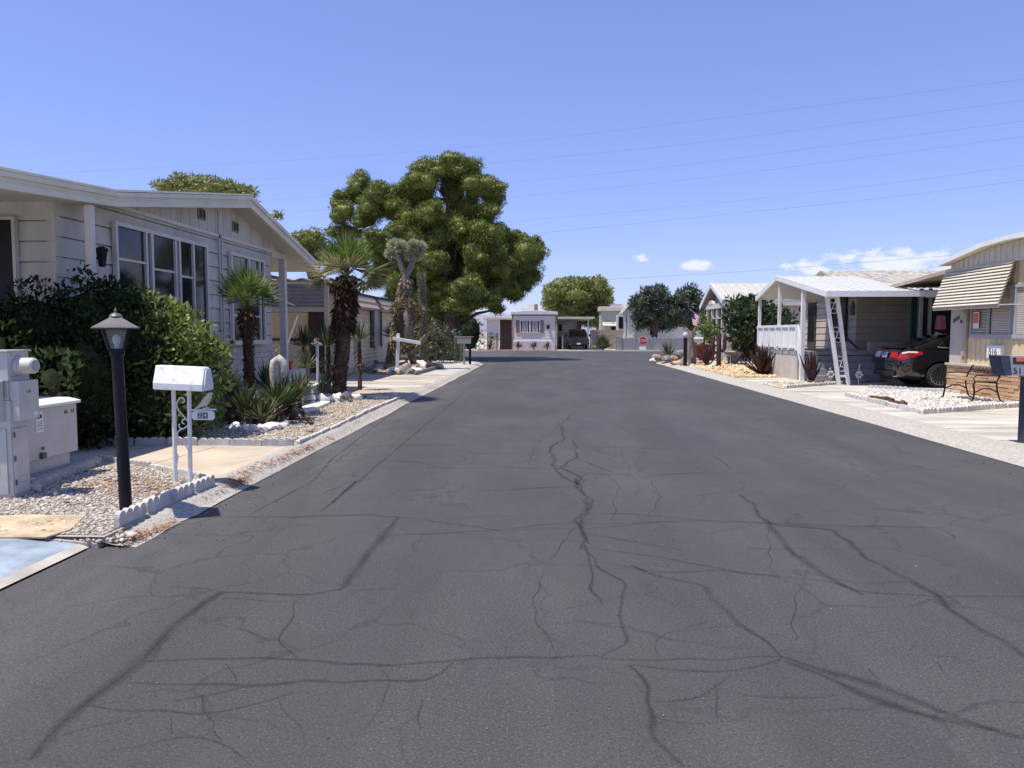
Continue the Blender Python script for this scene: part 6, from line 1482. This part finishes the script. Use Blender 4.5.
# ---- gabled house further on
XH = 9.5; t = root('house', 'gabled house with a ribbed cream metal roof and white bay window behind the citrus pot', 'house', (XH, 43, ZR))
zp = onX(711,283.5,XH-.5); 
yl, ym, yr = onX(700,307,XH-.5), zp, onX(723,300,XH-.5)
mb = MB(); mb.prism([(XH,yr.y+.25,ZR),(XH,yl.y-.3,ZR),(XH,yl.y-.3,yl.z-.1),(XH,ym.y,ym.z-.2),(XH,yr.y+.25,yr.z-.1)], (9,0,0)); mb.build('wall', 'taupe_siding', t)
mb = MB(); pr = [(yl.y,yl.z),(ym.y,ym.z),(yr.y,yr.z)]
mb.prism([(XH-.5,y,z_) for y, z_ in pr]+[(XH-.5,y,z_-.1) for y, z_ in pr][::-1], (11,0,0)); rf = mb.build('roof', 'metal_roof', t)
mb = MB()
for i in range(26):
    x_ = XH-.45+i*.42; mb.bar((x_,ym.y-.02,ym.z+.015),(x_,yr.y,yr.z+.015),.05,.04); mb.bar((x_,ym.y+.02,ym.z+.015),(x_,yl.y,yl.z+.015),.05,.04)
mb.build('roof_ribs', 'metal_roof', rf)
mb = MB()
for (p_, q_) in zip(pr, pr[1:]): mb.bar((XH-.52,p_[0],p_[1]-.07),(XH-.52,q_[0],q_[1]-.07),.05,.24,up=(0,0,1))
mb.build('barge_board', 'white_paint', rf)
mb = MB(); mb.box(XH-.5,XH+10,yr.y-.03,yr.y+.03,yr.z-.28,yr.z-.11); mb.build('gutter', 'trim_white', rf)
mb = MB(); mb.box(XH-.03,XH-.005,ym.y-.22,ym.y+.22,ym.z-1.25,ym.z-.65); mb.build('gable_vent', 'dark_screen', t)
mb = MB(); y0, y1 = onX(727,330,XH-.35).y, onX(706.5,330,XH-.35).y
mb.box(XH-.35,XH,y0,y1,ZR,1.25); mb.box(XH-.40,XH,y0-.05,y1+.05,2.85,3.1)
n = 4
for i in range(n+1): yy_ = y0+(y1-y0)*i/n; mb.box(XH-.36,XH-.02,yy_-.09,yy_+.09,1.25,2.85)
mb.box(XH-.36,XH-.02,y0,y1,2.3,2.36)
bw = mb.build('bay_window', 'trim_white', t)
mb = MB(); mb.box(XH-.22,XH-.2,y0,y1,1.25,2.85); mb.build('pane', 'dark_screen', bw)
for q in (.25, .75):
    m = MB(); yy_ = y0+(y1-y0)*q; m.prism([(XH-.42,yy_+.55*math.cos(a_),3.1+.22*math.sin(a_)) for a_ in [math.pi*j/8 for j in range(9)]], (.4,0,0)); m.build('arch_top', 'trim_white', bw)
# big bush by it
bush('tree', 'bushy dark green tree between the gabled house and the white porch', 'tree',
     ppx(35, [(748,310,16,12),(738,318,13,13),(757,320,14,14),(745,332,17,12),(767,325,12,14),(735,305,9,8),(757,303,12,7),(750,345,14,10),(768,340,9,10),(775,318,10,12),(783,322,10,12),(744,352,10,8)], .9), 'leaf_bushy', dens=220, L=.26, W=.12, core=.62)
# ---- rusty metal garden pieces, pots
def rust_agave(label, px, py, n, L, W, el):
    a = Vector(G(px,py,ZR)); t_ = root('metal_agave', label, 'garden sculpture', a); m = MB()
    for i in range(n):
        an = i*2.399; e = R(el[0]+(el[1]-el[0])*(i/n)**.8); d = Vector((math.cos(an)*math.cos(e), math.sin(an)*math.cos(e), math.sin(e)))
        s = d.cross(Vector((0,0,1))).normalized(); u2 = s.cross(d); l = L*random.uniform(.85,1.1); w2 = W/2
        q0 = a+d*.04; q1 = a+d*l*.5+Vector((0,0,.02)); q2 = a+d*l+Vector((0,0,.05))
        vs = [q0-s*w2*.5, q0+s*w2*.5, q1-s*w2, q1-u2*w2*.6, q1+s*w2, q2, q0-u2*w2*.4]
        m.add(vs, [(0,6,3,2),(6,1,4,3),(2,3,5),(3,4,5),(0,2,4,1),(2,5,4),(0,1,6)])
    m.build('blades', 'rust', t_); m = MB(); m.lathe([(.12,0),(.10,.08),(.04,.12)], a, n=10); m.build('base', 'rust', t_); return t_
rust_agave('large rusty metal agave sculpture on the golden gravel before the porch skirt', 762, 375, 30, 1.05, .17, (22,86))
rust_agave('narrow upright rusty metal agave at the end of the porch walk', 811, 383.6, 13, .90, .15, (62,88))
rust_agave('small rusty metal agave left of the rusty cactus sculpture', 707, 366, 9, .95, .2, (45,88))
a = Vector(G(718.5,367,ZR)); t = root('metal_cactus', 'rusty metal saguaro sculpture with two raised arms on the golden gravel', 'garden sculpture', a)
def zpx(py, Y): return onY(700, py, Y).z
m = MB(); m.tube([a, a+Vector((0,0,1.4)), a+Vector((0,0,1.5))], [.10,.10,.05], 10); m.build('stem', 'rust', t, smooth=True)
for s, h0, h1 in ((-1,.62,1.2),(1,.7,1.32)):
    m = MB(); m.tube([a+Vector((0,0,h0)), a+Vector((.2*s,0,h0)), a+Vector((.25*s,0,h0+.08)), a+Vector((.25*s,0,h1)), a+Vector((.25*s,0,h1+.08))], [.07,.07,.075,.075,.04], 10); m.build('arm', 'rust', t, smooth=True)
a = Vector(G(703.5,361.5,ZR)); t = root('plant_pot', 'square rust red pot holding a small bright green citrus tree', 'plant pot', a)
m = MB(); m.prism([(a.x-.42,a.y-.42,ZR),(a.x+.42,a.y-.42,ZR),(a.x+.5,a.y-.5,.92),(a.x-.5,a.y-.5,.92)], (0,.9,0)); m.build('pot', 'rust_pot', t); m = MB(); m.box(a.x-.53,a.x+.53,a.y-.54,a.y+.46,.90,.97); m.build('rim', 'rust_pot', t)
ap = a+Vector((0,0,.85)); 
tree('citrus_tree', 'small bright green citrus tree growing in the square rust red pot', 'tree', ap, .05,
     ppx(a.y, [(704,326,6,6),(699,334,6,6),(710,331,6,6),(706,340,7,5),(713,338,5,5),(698,344,5,4),(709,321,4,4),(702,318,3,3),(715,329,4,4)], .5), 'leaf_citrus', 420, .18, .08, core=0, shell=.2)
a = Vector(G(724,365,ZR)); t = root('patio_chairs', 'pale metal garden chair right of the rusty cactus sculpture', 'chair', a)
m = MB(); m.box(a.x-.25,a.x+.25,a.y-.25,a.y+.25,ZR+.42,ZR+.46); m.build('seat', 'cabinet_grey', t)
for sx_, sy_ in ((-1,-1),(1,-1),(1,1),(-1,1)):
    m = MB(); m.tube([(a.x+.24*sx_,a.y+.24*sy_,ZR),(a.x+.22*sx_,a.y+.22*sy_,ZR+.43)], .02, 6); m.build('leg', 'cabinet_grey', t)
m = MB(); m.tube([(a.x-.24,a.y+.24,ZR+.43),(a.x-.25,a.y+.3,ZR+.85),(a.x,a.y+.32,ZR+.95),(a.x+.25,a.y+.3,ZR+.85),(a.x+.24,a.y+.24,ZR+.43)], .02, 6)
for i in range(4): m.tube([(a.x-.15+i*.1,a.y+.25,ZR+.46),(a.x-.15+i*.1,a.y+.31,ZR+.9)], .012, 5)
m.build('backrest', 'cabinet_grey', t); t.name = 'garden_chair'
a = Vector(G(733,365,ZR)); t = root('stone_planter', 'low grey stone bowl planter by the foot of the bushy tree', 'planter', a)
m = MB(); m.lathe([(.30,0),(.34,.06),(.2,.12),(.24,.3),(.42,.55),(.44,.6),(.38,.6),(.34,.55)], a, n=18); m.build('bowl', 'rock_grey', t, smooth=True)
m = MB(); m.blob(a+Vector((0,0,.56)), (.34,.34,.10), 4); m.build('soil', 'rock_tan', t)
mb = MB(); p = onY(737,350,31); mb.box(8.6,8.8,29.6,30.6,ZR,1.05); tag(mb.build('block_wall', 'block_grey'), 'short grey block wall stub left of the porch skirt', 'wall')
# flag on an angled pole fixed to the house
pA = onX(706,324,XH-.35); pB = Vector((pA.x-2.0, pA.y+.2, pA.z+.95)); pA = onY(703.5,319.5,40.6); pB = onY(690,309.5,40.6)
t = root('flag', 'small red, white and blue flag on an angled pole before the dark trees', 'flag', pA)
m = MB(); m.tube([onX(707.5,322,XH-.36), pB], .018, 6); m.build('pole', 'trim_white', t)
m = MB(); d = (pA-pB); n_ = 10
def FL_(u_, v_): return pB.lerp(pA, .06+u_*.7)+Vector((.14*v_,.10*math.sin(u_*5+v_*3),-.80*v_*(1-.1*u_)+.0))
for i in range(n_):
    for j in range(13):
        u0, u1, v0, v1 = i/n_, (i+1)/n_, j/13, (j+1)/13
        m.m = 2 if (i < 4 and j < 7) else (0 if j % 2 == 0 else 1)
        m.poly([FL_(u0,v0), FL_(u1,v0), FL_(u1,v1), FL_(u0,v1)])
fo = m.build('cloth', ['flag_red','plate_white','flag_blue'], t); sd_ = fo.modifiers.new('thickness','SOLIDIFY'); sd_.thickness = .004
# corner: mailbox post, weathered wood, boulders, bush
a = Vector(G(685,366,ZR)); t = root('mailbox', 'dark slim mailbox post with a round top at the right street corner', 'mailbox', a); zt_ = onY(685,338,a.y).z
m = MB(); m.box(a.x-.07,a.x+.07,a.y-.07,a.y+.07,0,zt_); m.build('post', 'black_paint', t)
m = MB(); m.blob((a.x,a.y,zt_+.12), (.13,.13,.14), 3, .05); m.build('ball', 'cabinet_grey', t, smooth=True)
a = Vector(G(689.5,365.5,ZR)); t = root('driftwood_stump', 'tall weathered grey driftwood stump right of the corner post', 'driftwood', a)
m = MB(); m.tube([a, a+Vector((.03,0,.6)), a+Vector((-.04,0,1.2)), a+Vector((.05,0,1.55))], [.34,.24,.22,.16], 9); m.tube([a+Vector((-.3,0,0)), a+Vector((-.15,0,.4)), a+Vector((-.06,0,.9))], [.2,.14,.08], 8); m.build('trunk', 'driftwood', t, smooth=True, ang=30)
a = Vector(G(694,363.5,ZR)); t = root('mailbox', 'grey mailbox with a flat top just right of the driftwood stump', 'mailbox', a)
m = MB(); m.box(a.x-.05,a.x+.05,a.y-.05,a.y+.05,ZR,1.1); m.build('post', 'driftwood', t)
m = MB(); m.prism([(a.x-.35,a.y-.13,1.1),(a.x-.35,a.y+.13,1.1),(a.x-.35,a.y+.13,1.28),(a.x-.35,a.y+.06,1.36),(a.x-.35,a.y-.06,1.36),(a.x-.35,a.y-.13,1.28)], (.75,0,0)); m.build('box', 'cabinet_grey', t)
for (px, py, r_, mt, lab) in ((657.5,360.5,(.26,.22,.24),'rock_pink','pinkish boulder at the tip of the right street corner'),(668,362.5,(.27,.25,.22),'rock_grey','dark mossy boulder third from the corner tip on the right'),(673.5,361.5,(.2,.2,.2),'rock_tan','small tan boulder between dark boulders at the right corner'),(679,360.5,(.34,.3,.32),'rock_grey','large grey lilac boulder behind the corner post')):
    a = Vector(G(px,py,ZR)); m = MB(); m.blob((0,0,r_[2]*.6), r_, int(px), .22, 3, flat=-r_[2]*.6); o = m.build('boulder', mt, smooth=True, ang=30); o.location = a; tag(o, lab, 'boulder')
rosette('low dark spiky plant among the boulders at the right corner', G(668,361,ZR), 60, .75, .07, 'leaf_olive', name='plant', cat='plant', trunk=.25)
rocks([G(px,py,ZR)[:2] for px, py in ((652,361),(663,363.5),(682,365.2),(698,366),(711,368),(675,364.5),(693,367),(701,364),(714,363.8),(697,362))], 'white or pale rock along the tip of the golden gravel bed', 'pale rocks of the golden gravel bed', ['rock_white','rock_pink'], .14, z=ZR)
# overhead wires
wires = [((-60,176),(50,173),(150,168),(310,159),(490,145),(776,111),(1100,69)),
         ((180,182),(310,177),(400,171),(630,150),(800,130),(1100,90)),
         ((230,203),(310,197),(510,182),(638,170),(800,150),(1100,111)),
         ((260,214),(320,210),(510,197),(700,178),(900,153),(1100,126)),
         ((400,236),(500,223),(700,205),(900,182),(1100,155)),
         ((430,243),(530,234),(700,217),(900,196),(1100,170)),
         ((520,287),(602,280),(750,271),(880,261),(1100,244))]
names = ['topmost overhead wire crossing the whole sky','second highest overhead wire in the sky','third overhead wire from the top','fourth overhead wire from the top, leaving behind the pine','fifth overhead wire from the top, right of the pine','sixth overhead wire from the top, the darker line above the clouds','lowest overhead wire, passing through the small clouds']
for i, wl in enumerate(wires):
    Yw = 118 if i < 6 else 90; P = [onY(x, y, Yw) for x, y in wl]; pts = []
    for k in range(len(P)-1):
        q0, q1, q2, q3 = P[max(k-1,0)], P[k], P[k+1], P[min(k+2,len(P)-1)]
        for j in range(8):
            s = j/8; pts.append(((q1*2)+(q2-q0)*s+(q0*2-q1*5+q2*4-q3)*s*s+(q1*3-q0-q2*3+q3)*s**3)*.5)
    pts.append(P[-1]); m = MB(); m.tube(pts, .011 if i < 5 else .014, 5)
    tag(m.build('power_line', 'wire_dark'), names[i], 'power line', 'overhead wires')
# ================================================================ cars
def loft(mb, secs):
    """secs: list of rings with the same number of points"""
    n = len(secs[0]); vs = [p for s in secs for p in s]; fs = []
    for i in range(len(secs)-1):
        for j in range(n):
            j2 = (j+1) % n; fs.append((i*n+j, i*n+j2, (i+1)*n+j2, (i+1)*n+j))
    fs.append(tuple(range(n))[::-1]); fs.append(tuple((len(secs)-1)*n+j for j in range(n)))
    return mb.add(vs, fs)
def apply_mods(o):
    dg = bpy.context.evaluated_depsgraph_get(); me = D.meshes.new_from_object(o.evaluated_get(dg)); o.modifiers.clear(); old = o.data; o.data = me; me.name = old.name
def car(label, cat, place, heading, body_mat, st, gh, wheels, wr, name='parked_car', rear=True, group=None, plate='plate_blue', tint='car_glass'):
    """built along +x from the tail (x=0), then set on place and turned; st: x, zlow, zhigh, half width"""
    t = root(name, label, cat, (0,0,0), group)
    secs = []
    for x, zl_, zh, hw in st:
        h_ = zh-zl_
        half = [(0,zl_),(hw*.80,zl_),(hw*.95,zl_+h_*.10),(hw*.985,zl_+h_*.32),(hw,zl_+h_*.58),(hw*.975,zl_+h_*.80),(hw*.90,zl_+h_*.955),(hw*.74,zh),(0,zh+.012)]
        ring = [(x,y,z_) for y, z_ in half]+[(x,-y,z_) for y, z_ in half[-2:0:-1]]
        secs.append(ring)
    mb = MB(); loft(mb, secs); body = mb.build('body', body_mat, t, smooth=True, ang=50)
    # wheel arches cut out of the body
    for wx in wheels:
        c = MB(); c.tube([(wx,-1.2,wr),(wx,-.62,wr)], wr+.055, 36); c.tube([(wx,.62,wr),(wx,1.2,wr)], wr+.055, 36); co = c.build('cutter', 'black_plastic')
        md = body.modifiers.new('cut', 'BOOLEAN'); md.operation = 'DIFFERENCE'; md.object = co; md.solver = 'EXACT'
        bpy.context.view_layer.update(); apply_mods(body); D.objects.remove(co)
    body.data.set_sharp_from_angle(angle=R(40))
    mb = MB()
    for wx in wheels:
        for s in (-1, 1): mb.tube([(wx,s*.58,wr),(wx,s*.62,wr)], wr+.05, 24)
    mb.build('wheel_well', 'black_plastic', body)
    # greenhouse
    secs = []
    for x, zb, ztop, hb, ht in gh:
        m_ = (zb+ztop)/2
        ring = [(x,hb,zb),(x,(hb*.55+ht*.45)+.012,zb+(ztop-zb)*.5),(x,ht+.015,zb+(ztop-zb)*.9),(x,ht*.82,ztop),(x,0,ztop+.018)]
        ring = ring+[(x,-y,z_) for _, y, z_ in ring[-2::-1]]
        secs.append(ring)
    mb = MB(); loft(mb, secs); cab = mb.build('roof', body_mat, t, smooth=True, ang=60)
    # glass, set a few millimetres proud of the cabin
    def gpt(i, k, s, frac):     # point on side of station i; k 0..1 up the side
        x, zb, ztop, hb, ht = gh[i]; p = Vector((x,hb,zb)); q = Vector((x,(hb*.55+ht*.45)+.012,zb+(ztop-zb)*.5)); r_ = Vector((x,ht+.015,zb+(ztop-zb)*.9))
        v = p.lerp(q, k/.5) if k < .5 else q.lerp(r_, (k-.5)/.4)
        return Vector((v.x, s*(v.y+.006), v.z))
    return t, body, cab, gpt
def finish(t, place, heading):
    t.location = place; t.rotation_euler = (0,0,heading)
def wheel(t, x, s, wr, yo=.93, spokes=15, rimmat='alloy'):
    m = MB(); w_ = .11; c = (x, s*(yo-w_), wr)
    prof = [(wr*.74,-.1),(wr*.93,-.10),(wr*.99,-.07),(wr,0),(wr*.99,.07),(wr*.93,.10),(wr*.78,.105),(wr*.76,.09)]
    m.lathe([(r_, h_*s) for r_, h_ in prof], c, 'Y', 40); wo = m.build('wheel', 'tyre', t, smooth=True)
    m = MB(); m.lathe([(wr*.74,-.06*s),(wr*.78,.095*s),(wr*.74,.10*s),(wr*.71,.05*s),(wr*.70,-.05*s)], c, 'Y', 40)
    m.lathe([(.055,.02*s),(.05,.075*s),(.03,.085*s)], c, 'Y', 16)
    for i in range(spokes):
        an = 2*math.pi*i/spokes; a_ = Vector(c)+Vector((math.cos(an)*.04,.07*s,math.sin(an)*.04)); b_ = Vector(c)+Vector((math.cos(an+.10)*wr*.73,.085*s,math.sin(an+.10)*wr*.73)); m.bar(a_, b_, .018, .022, up=(0,1,0))
    m.build('rim', rimmat, wo, smooth=True)
    m = MB(); m.lathe([(wr*.66,.0),(wr*.66,.012*s)], c, 'Y', 24); m.build('brake_disc', 'black_plastic', wo)
# ---- black sedan, tail to the street
st = [(0.0,.46,.74,.66),(.03,.36,.86,.76),(.10,.28,1.00,.83),(.22,.25,1.065,.875),(.45,.22,1.085,.905),(.8,.20,1.075,.92),(1.3,.18,1.05,.925),(2.4,.18,1.0,.925),(3.3,.19,.98,.92),(3.9,.20,.93,.905),(4.4,.22,.84,.86),(4.72,.28,.74,.76),(4.86,.36,.64,.62)]
gh = [(.48,1.06,1.09,.72,.64),(.75,1.06,1.18,.78,.66),(1.05,1.05,1.305,.82,.64),(1.4,1.03,1.405,.84,.62),(1.8,1.01,1.452,.85,.61),(2.3,.99,1.462,.85,.61),(2.8,.97,1.43,.85,.62),(3.2,.95,1.27,.82,.62),(3.6,.94,1.06,.76,.62),(3.85,.92,.95,.70,.6)]
t, body, cab, gpt = car('black sedan parked tail out beside the stone based house, red tail lights showing', 'car', None, 0, 'car_black', st, gh, (1.06,3.84), .335)
for x in (1.06, 3.84):
    for s in (-1, 1): wheel(t, x, s, .335)
# rear window: panels over the sloping rear of the cabin
def roofline(i, q, lift=.006):
    x, zb, zt_, hb, ht = gh[i]; y = q*ht*.86; zc = zt_+.018*(1-abs(q))
    return Vector((x-.004, y, zc+lift))
mb = MB()
for i in (0,1,2):
    for a_, b_ in ((-1,-.33),(-.33,.33),(.33,1)):
        mb.poly([roofline(i,a_), roofline(i,b_), roofline(i+1,b_), roofline(i+1,a_)])
mb.build('rear_window', 'car_glass', t, smooth=True)
mb = MB()
for i in (6,7,8):
    mb.poly([roofline(i,-1), roofline(i,1), roofline(i+1,1), roofline(i+1,-1)])
mb.build('windscreen', 'car_glass', t, smooth=True)
for s in (-1, 1):
    def W(segs, name):
        m = MB()
        for i, j in zip(segs, segs[1:]):
            m.poly([gpt(i,.12,s,0), gpt(j,.12,s,0), gpt(j,.5,s,0), gpt(i,.5,s,0)]); m.poly([gpt(i,.5,s,0), gpt(j,.5,s,0), gpt(j,.86,s,0), gpt(i,.86,s,0)])
        return m.build(name, 'car_glass', t, smooth=True)
    # quarter and door windows
    m = MB(); a_ = gpt(2,.22,s,0); b_ = gpt(3,.12,s,0); c_ = gpt(3,.84,s,0); m.poly([a_, b_, c_]); m.build('quarter_window', 'car_glass', t)
    W((3,4,5), 'rear_door_window'); W((5,6), 'front_door_window')
    m = MB(); tr = [gpt(2,.18,s,0)+Vector((-.03,s*.004,0)), gpt(3,.10,s,0), gpt(4,.08,s,0), gpt(5,.08,s,0), gpt(6,.08,s,0), gpt(7,.2,s,0)]; m.tube(tr, .011, 6)
    tr = [gpt(2,.18,s,0)+Vector((-.03,s*.004,0)), gpt(3,.88,s,0), gpt(4,.9,s,0), gpt(5,.9,s,0), gpt(6,.88,s,0)]; m.tube(tr, .009, 6); m.build('window_trim', 'chrome', t)
    # tail lamps wrap round the corner
    def bodyp(x, k, o=.008):
        i = max(j for j in range(len(st)-1) if st[j][0] <= x); f = (x-st[i][0])/(st[i+1][0]-st[i][0]); zl_, zh, hw = [st[i][q]+(st[i+1][q]-st[i][q])*f for q in (1,2,3)]
        h_ = zh-zl_; prof_ = [(.32,.985),(.58,1.0),(.80,.975),(.955,.90),(1.0,.74)]
        wq = np.interp(k, [q[0] for q in prof_], [q[1] for q in prof_]); return Vector((x, s*(hw*wq+o), zl_+h_*k))
    m = MB(); rows = [(.66,.85)]
    seq = [(.035,.68,.93),(.06,.66,.93),(.10,.66,.92),(.16,.66,.905),(.25,.67,.895),(.36,.69,.885),(.48,.74,.875),(.60,.80,.865)]
    for (xa, la, ha), (xb, lb, hb_) in zip(seq, seq[1:]):
        m.poly([bodyp(xa,la), bodyp(xb,lb), bodyp(xb,(lb+hb_)/2), bodyp(xa,(la+ha)/2)]); m.poly([bodyp(xa,(la+ha)/2), bodyp(xb,(lb+hb_)/2), bodyp(xb,hb_), bodyp(xa,ha)])
    m.poly([Vector((-.012, s*.30, .80)), Vector((-.004,s*.62,.80)), bodyp(.035,.68), bodyp(.035,.93), Vector((.06,s*.62,.955)), Vector((.05,s*.30,.95))])
    tl = m.build('tail_light', 'red_lens', t, smooth=True)
    m = MB()
    for (xa, la, ha), (xb, lb, hb_) in zip(seq[2:6], seq[3:7]): m.poly([bodyp(xa,ha-.05,.012), bodyp(xb,hb_-.05,.012), bodyp(xb,hb_,.012), bodyp(xa,ha,.012)])
    m.build('clear_lens', 'clear_lens', tl, smooth=True)
    m = MB(); m.tube([gpt(6,.1,s,0)+Vector((.05,0,0)), gpt(6,.1,s,0)+Vector((.05,s*.12,.03))], .03, 6); m.blob(gpt(6,.1,s,0)+Vector((.05,s*.17,.07)), (.06,.10,.07), 2, .05); m.build('side_mirror', 'car_black', t, smooth=True)
    m = MB(); 
    for x in (1.95, 2.95): m.box(x-.10,x+.10,s*.925,s*.945,.86,.885)
    m.build('door_handle', 'chrome', t)
    m = MB(); m.lathe([(.035,0),(.035,.09),(.028,.09)], (-.01,s*.55,.30), 'X', 12); m.build('exhaust', 'chrome', t)
mb = MB(); mb.box(-.045,-.03,-.27,.27,.60,.76); pl_ = None
mb = MB(); mb.prism([(-.018,-.16,.79),(-.018,.16,.79),(.012,.16,.95),(.012,-.16,.95)], (-.012,0,0)); pl_ = mb.build('licence_plate', 'plate_blue', t)
mb = MB(); mb.prism([(-.034,-.11,.80),(-.034,.11,.80),(-.027,.11,.84),(-.027,-.11,.84)], (-.003,0,0)); mb.build('plate_print', 'plate_white', pl_)
mb = MB(); mb.box(-.025,.02,-.62,.62,.30,.42); mb.prism([(-.03,-.70,.745),(-.03,.70,.745),(-.005,.70,.77),(-.005,-.70,.77)], (.03,0,0)); mb.build('bumper_insert', 'black_plastic', t)
mb = MB(); mb.prism([(1.32,-.02,1.42),(1.32,.02,1.42),(1.52,.02,1.47),(1.52,-.02,1.47)], (0,0,-.06)); mb.prism([(1.34,-.018,1.40),(1.36,.0,1.50),(1.50,.0,1.46),(1.50,-.018,1.44)], (0,.03,0)); mb.build('antenna_fin', 'trim_white', t)
mb = MB(); mb.prism([(.12,-.70,1.055),(.12,.70,1.055),(.30,.70,1.105),(.30,-.70,1.105)], (0,0,.018)); mb.build('boot_lip', 'car_black', t)
finish(t, (9.5, 21.42, ZR+.004), 0)
# ---- dark vehicle under the far carport, front to the street
st = [(0.0,.50,.95,.80),(.05,.38,1.08,.88),(.2,.34,1.12,.93),(1.0,.30,1.12,.955),(2.5,.30,1.10,.955),(3.4,.32,1.08,.95),(4.2,.34,1.04,.93),(4.6,.38,.98,.86),(4.75,.46,.90,.76)]
gh = [(.02,1.06,1.12,.80,.70),(.18,1.10,1.58,.86,.70),(.5,1.10,1.70,.88,.70),(1.2,1.10,1.76,.89,.70),(2.2,1.09,1.75,.89,.70),(2.75,1.08,1.66,.88,.70),(3.2,1.07,1.36,.86,.70),(3.55,1.05,1.10,.82,.70)]
t, body, cab, gpt = car('dark grey off-road vehicle facing the street under the far carport roof', 'car', None, 0, 'car_grey', st, gh, (.95,3.75), .37)
for x in (.95, 3.75):
    for s in (-1, 1): wheel(t, x, s, .37, yo=.95, spokes=5)
mb = MB()
for i in (4,5,6):
    if i == 4: continue
    mb.poly([roofline(i,-1), roofline(i,1), roofline(i+1,1), roofline(i+1,-1)])
mb.build('windscreen', 'car_glass', t, smooth=True)
for s in (-1, 1):
    m = MB()
    for i, j in zip((1,2,3,4,5),(2,3,4,5,6)):
        m.poly([gpt(i,.12,s,0), gpt(j,.12,s,0), gpt(j,.5,s,0), gpt(i,.5,s,0)]); m.poly([gpt(i,.5,s,0), gpt(j,.5,s,0), gpt(j,.86,s,0), gpt(i,.86,s,0)])
    m.build('side_window', 'car_glass', t)
    m = MB(); m.lathe([(.10,0),(.10,.03),(.08,.05)], (4.62,s*.58,.80), 'X', 16); m.build('headlight', 'alloy', t)
    m = MB(); m.box(3.0,3.12,s*.93,s*1.12,1.10,1.30); m.build('side_mirror', 'black_plastic', t)
mb = MB(); mb.box(4.70,4.84,-.84,.84,.44,.60); mb.build('bumper', 'black_plastic', t, bevel=.02)
mb = MB()
for i in range(7): mb.box(4.70,4.755,-.36+i*.115,-.30+i*.115,.66,.90)
mb.build('grille', 'black_plastic', t)
mb = MB(); mb.box(4.842,4.852,-.16,.16,.46,.58); mb.build('licence_plate', 'plate_white', t)
finish(t, (onY(577.8,345,65).x, 68.0, .104), -math.pi/2)
for m in D.meshes:
    if m.users == 0: D.meshes.remove(m)

import os
if os.environ.get('DBG'):
    for o in D.objects:
        if 'label' in o and len(o['label'].split()) > 16: print('LONG', len(o['label'].split()), o['label'])
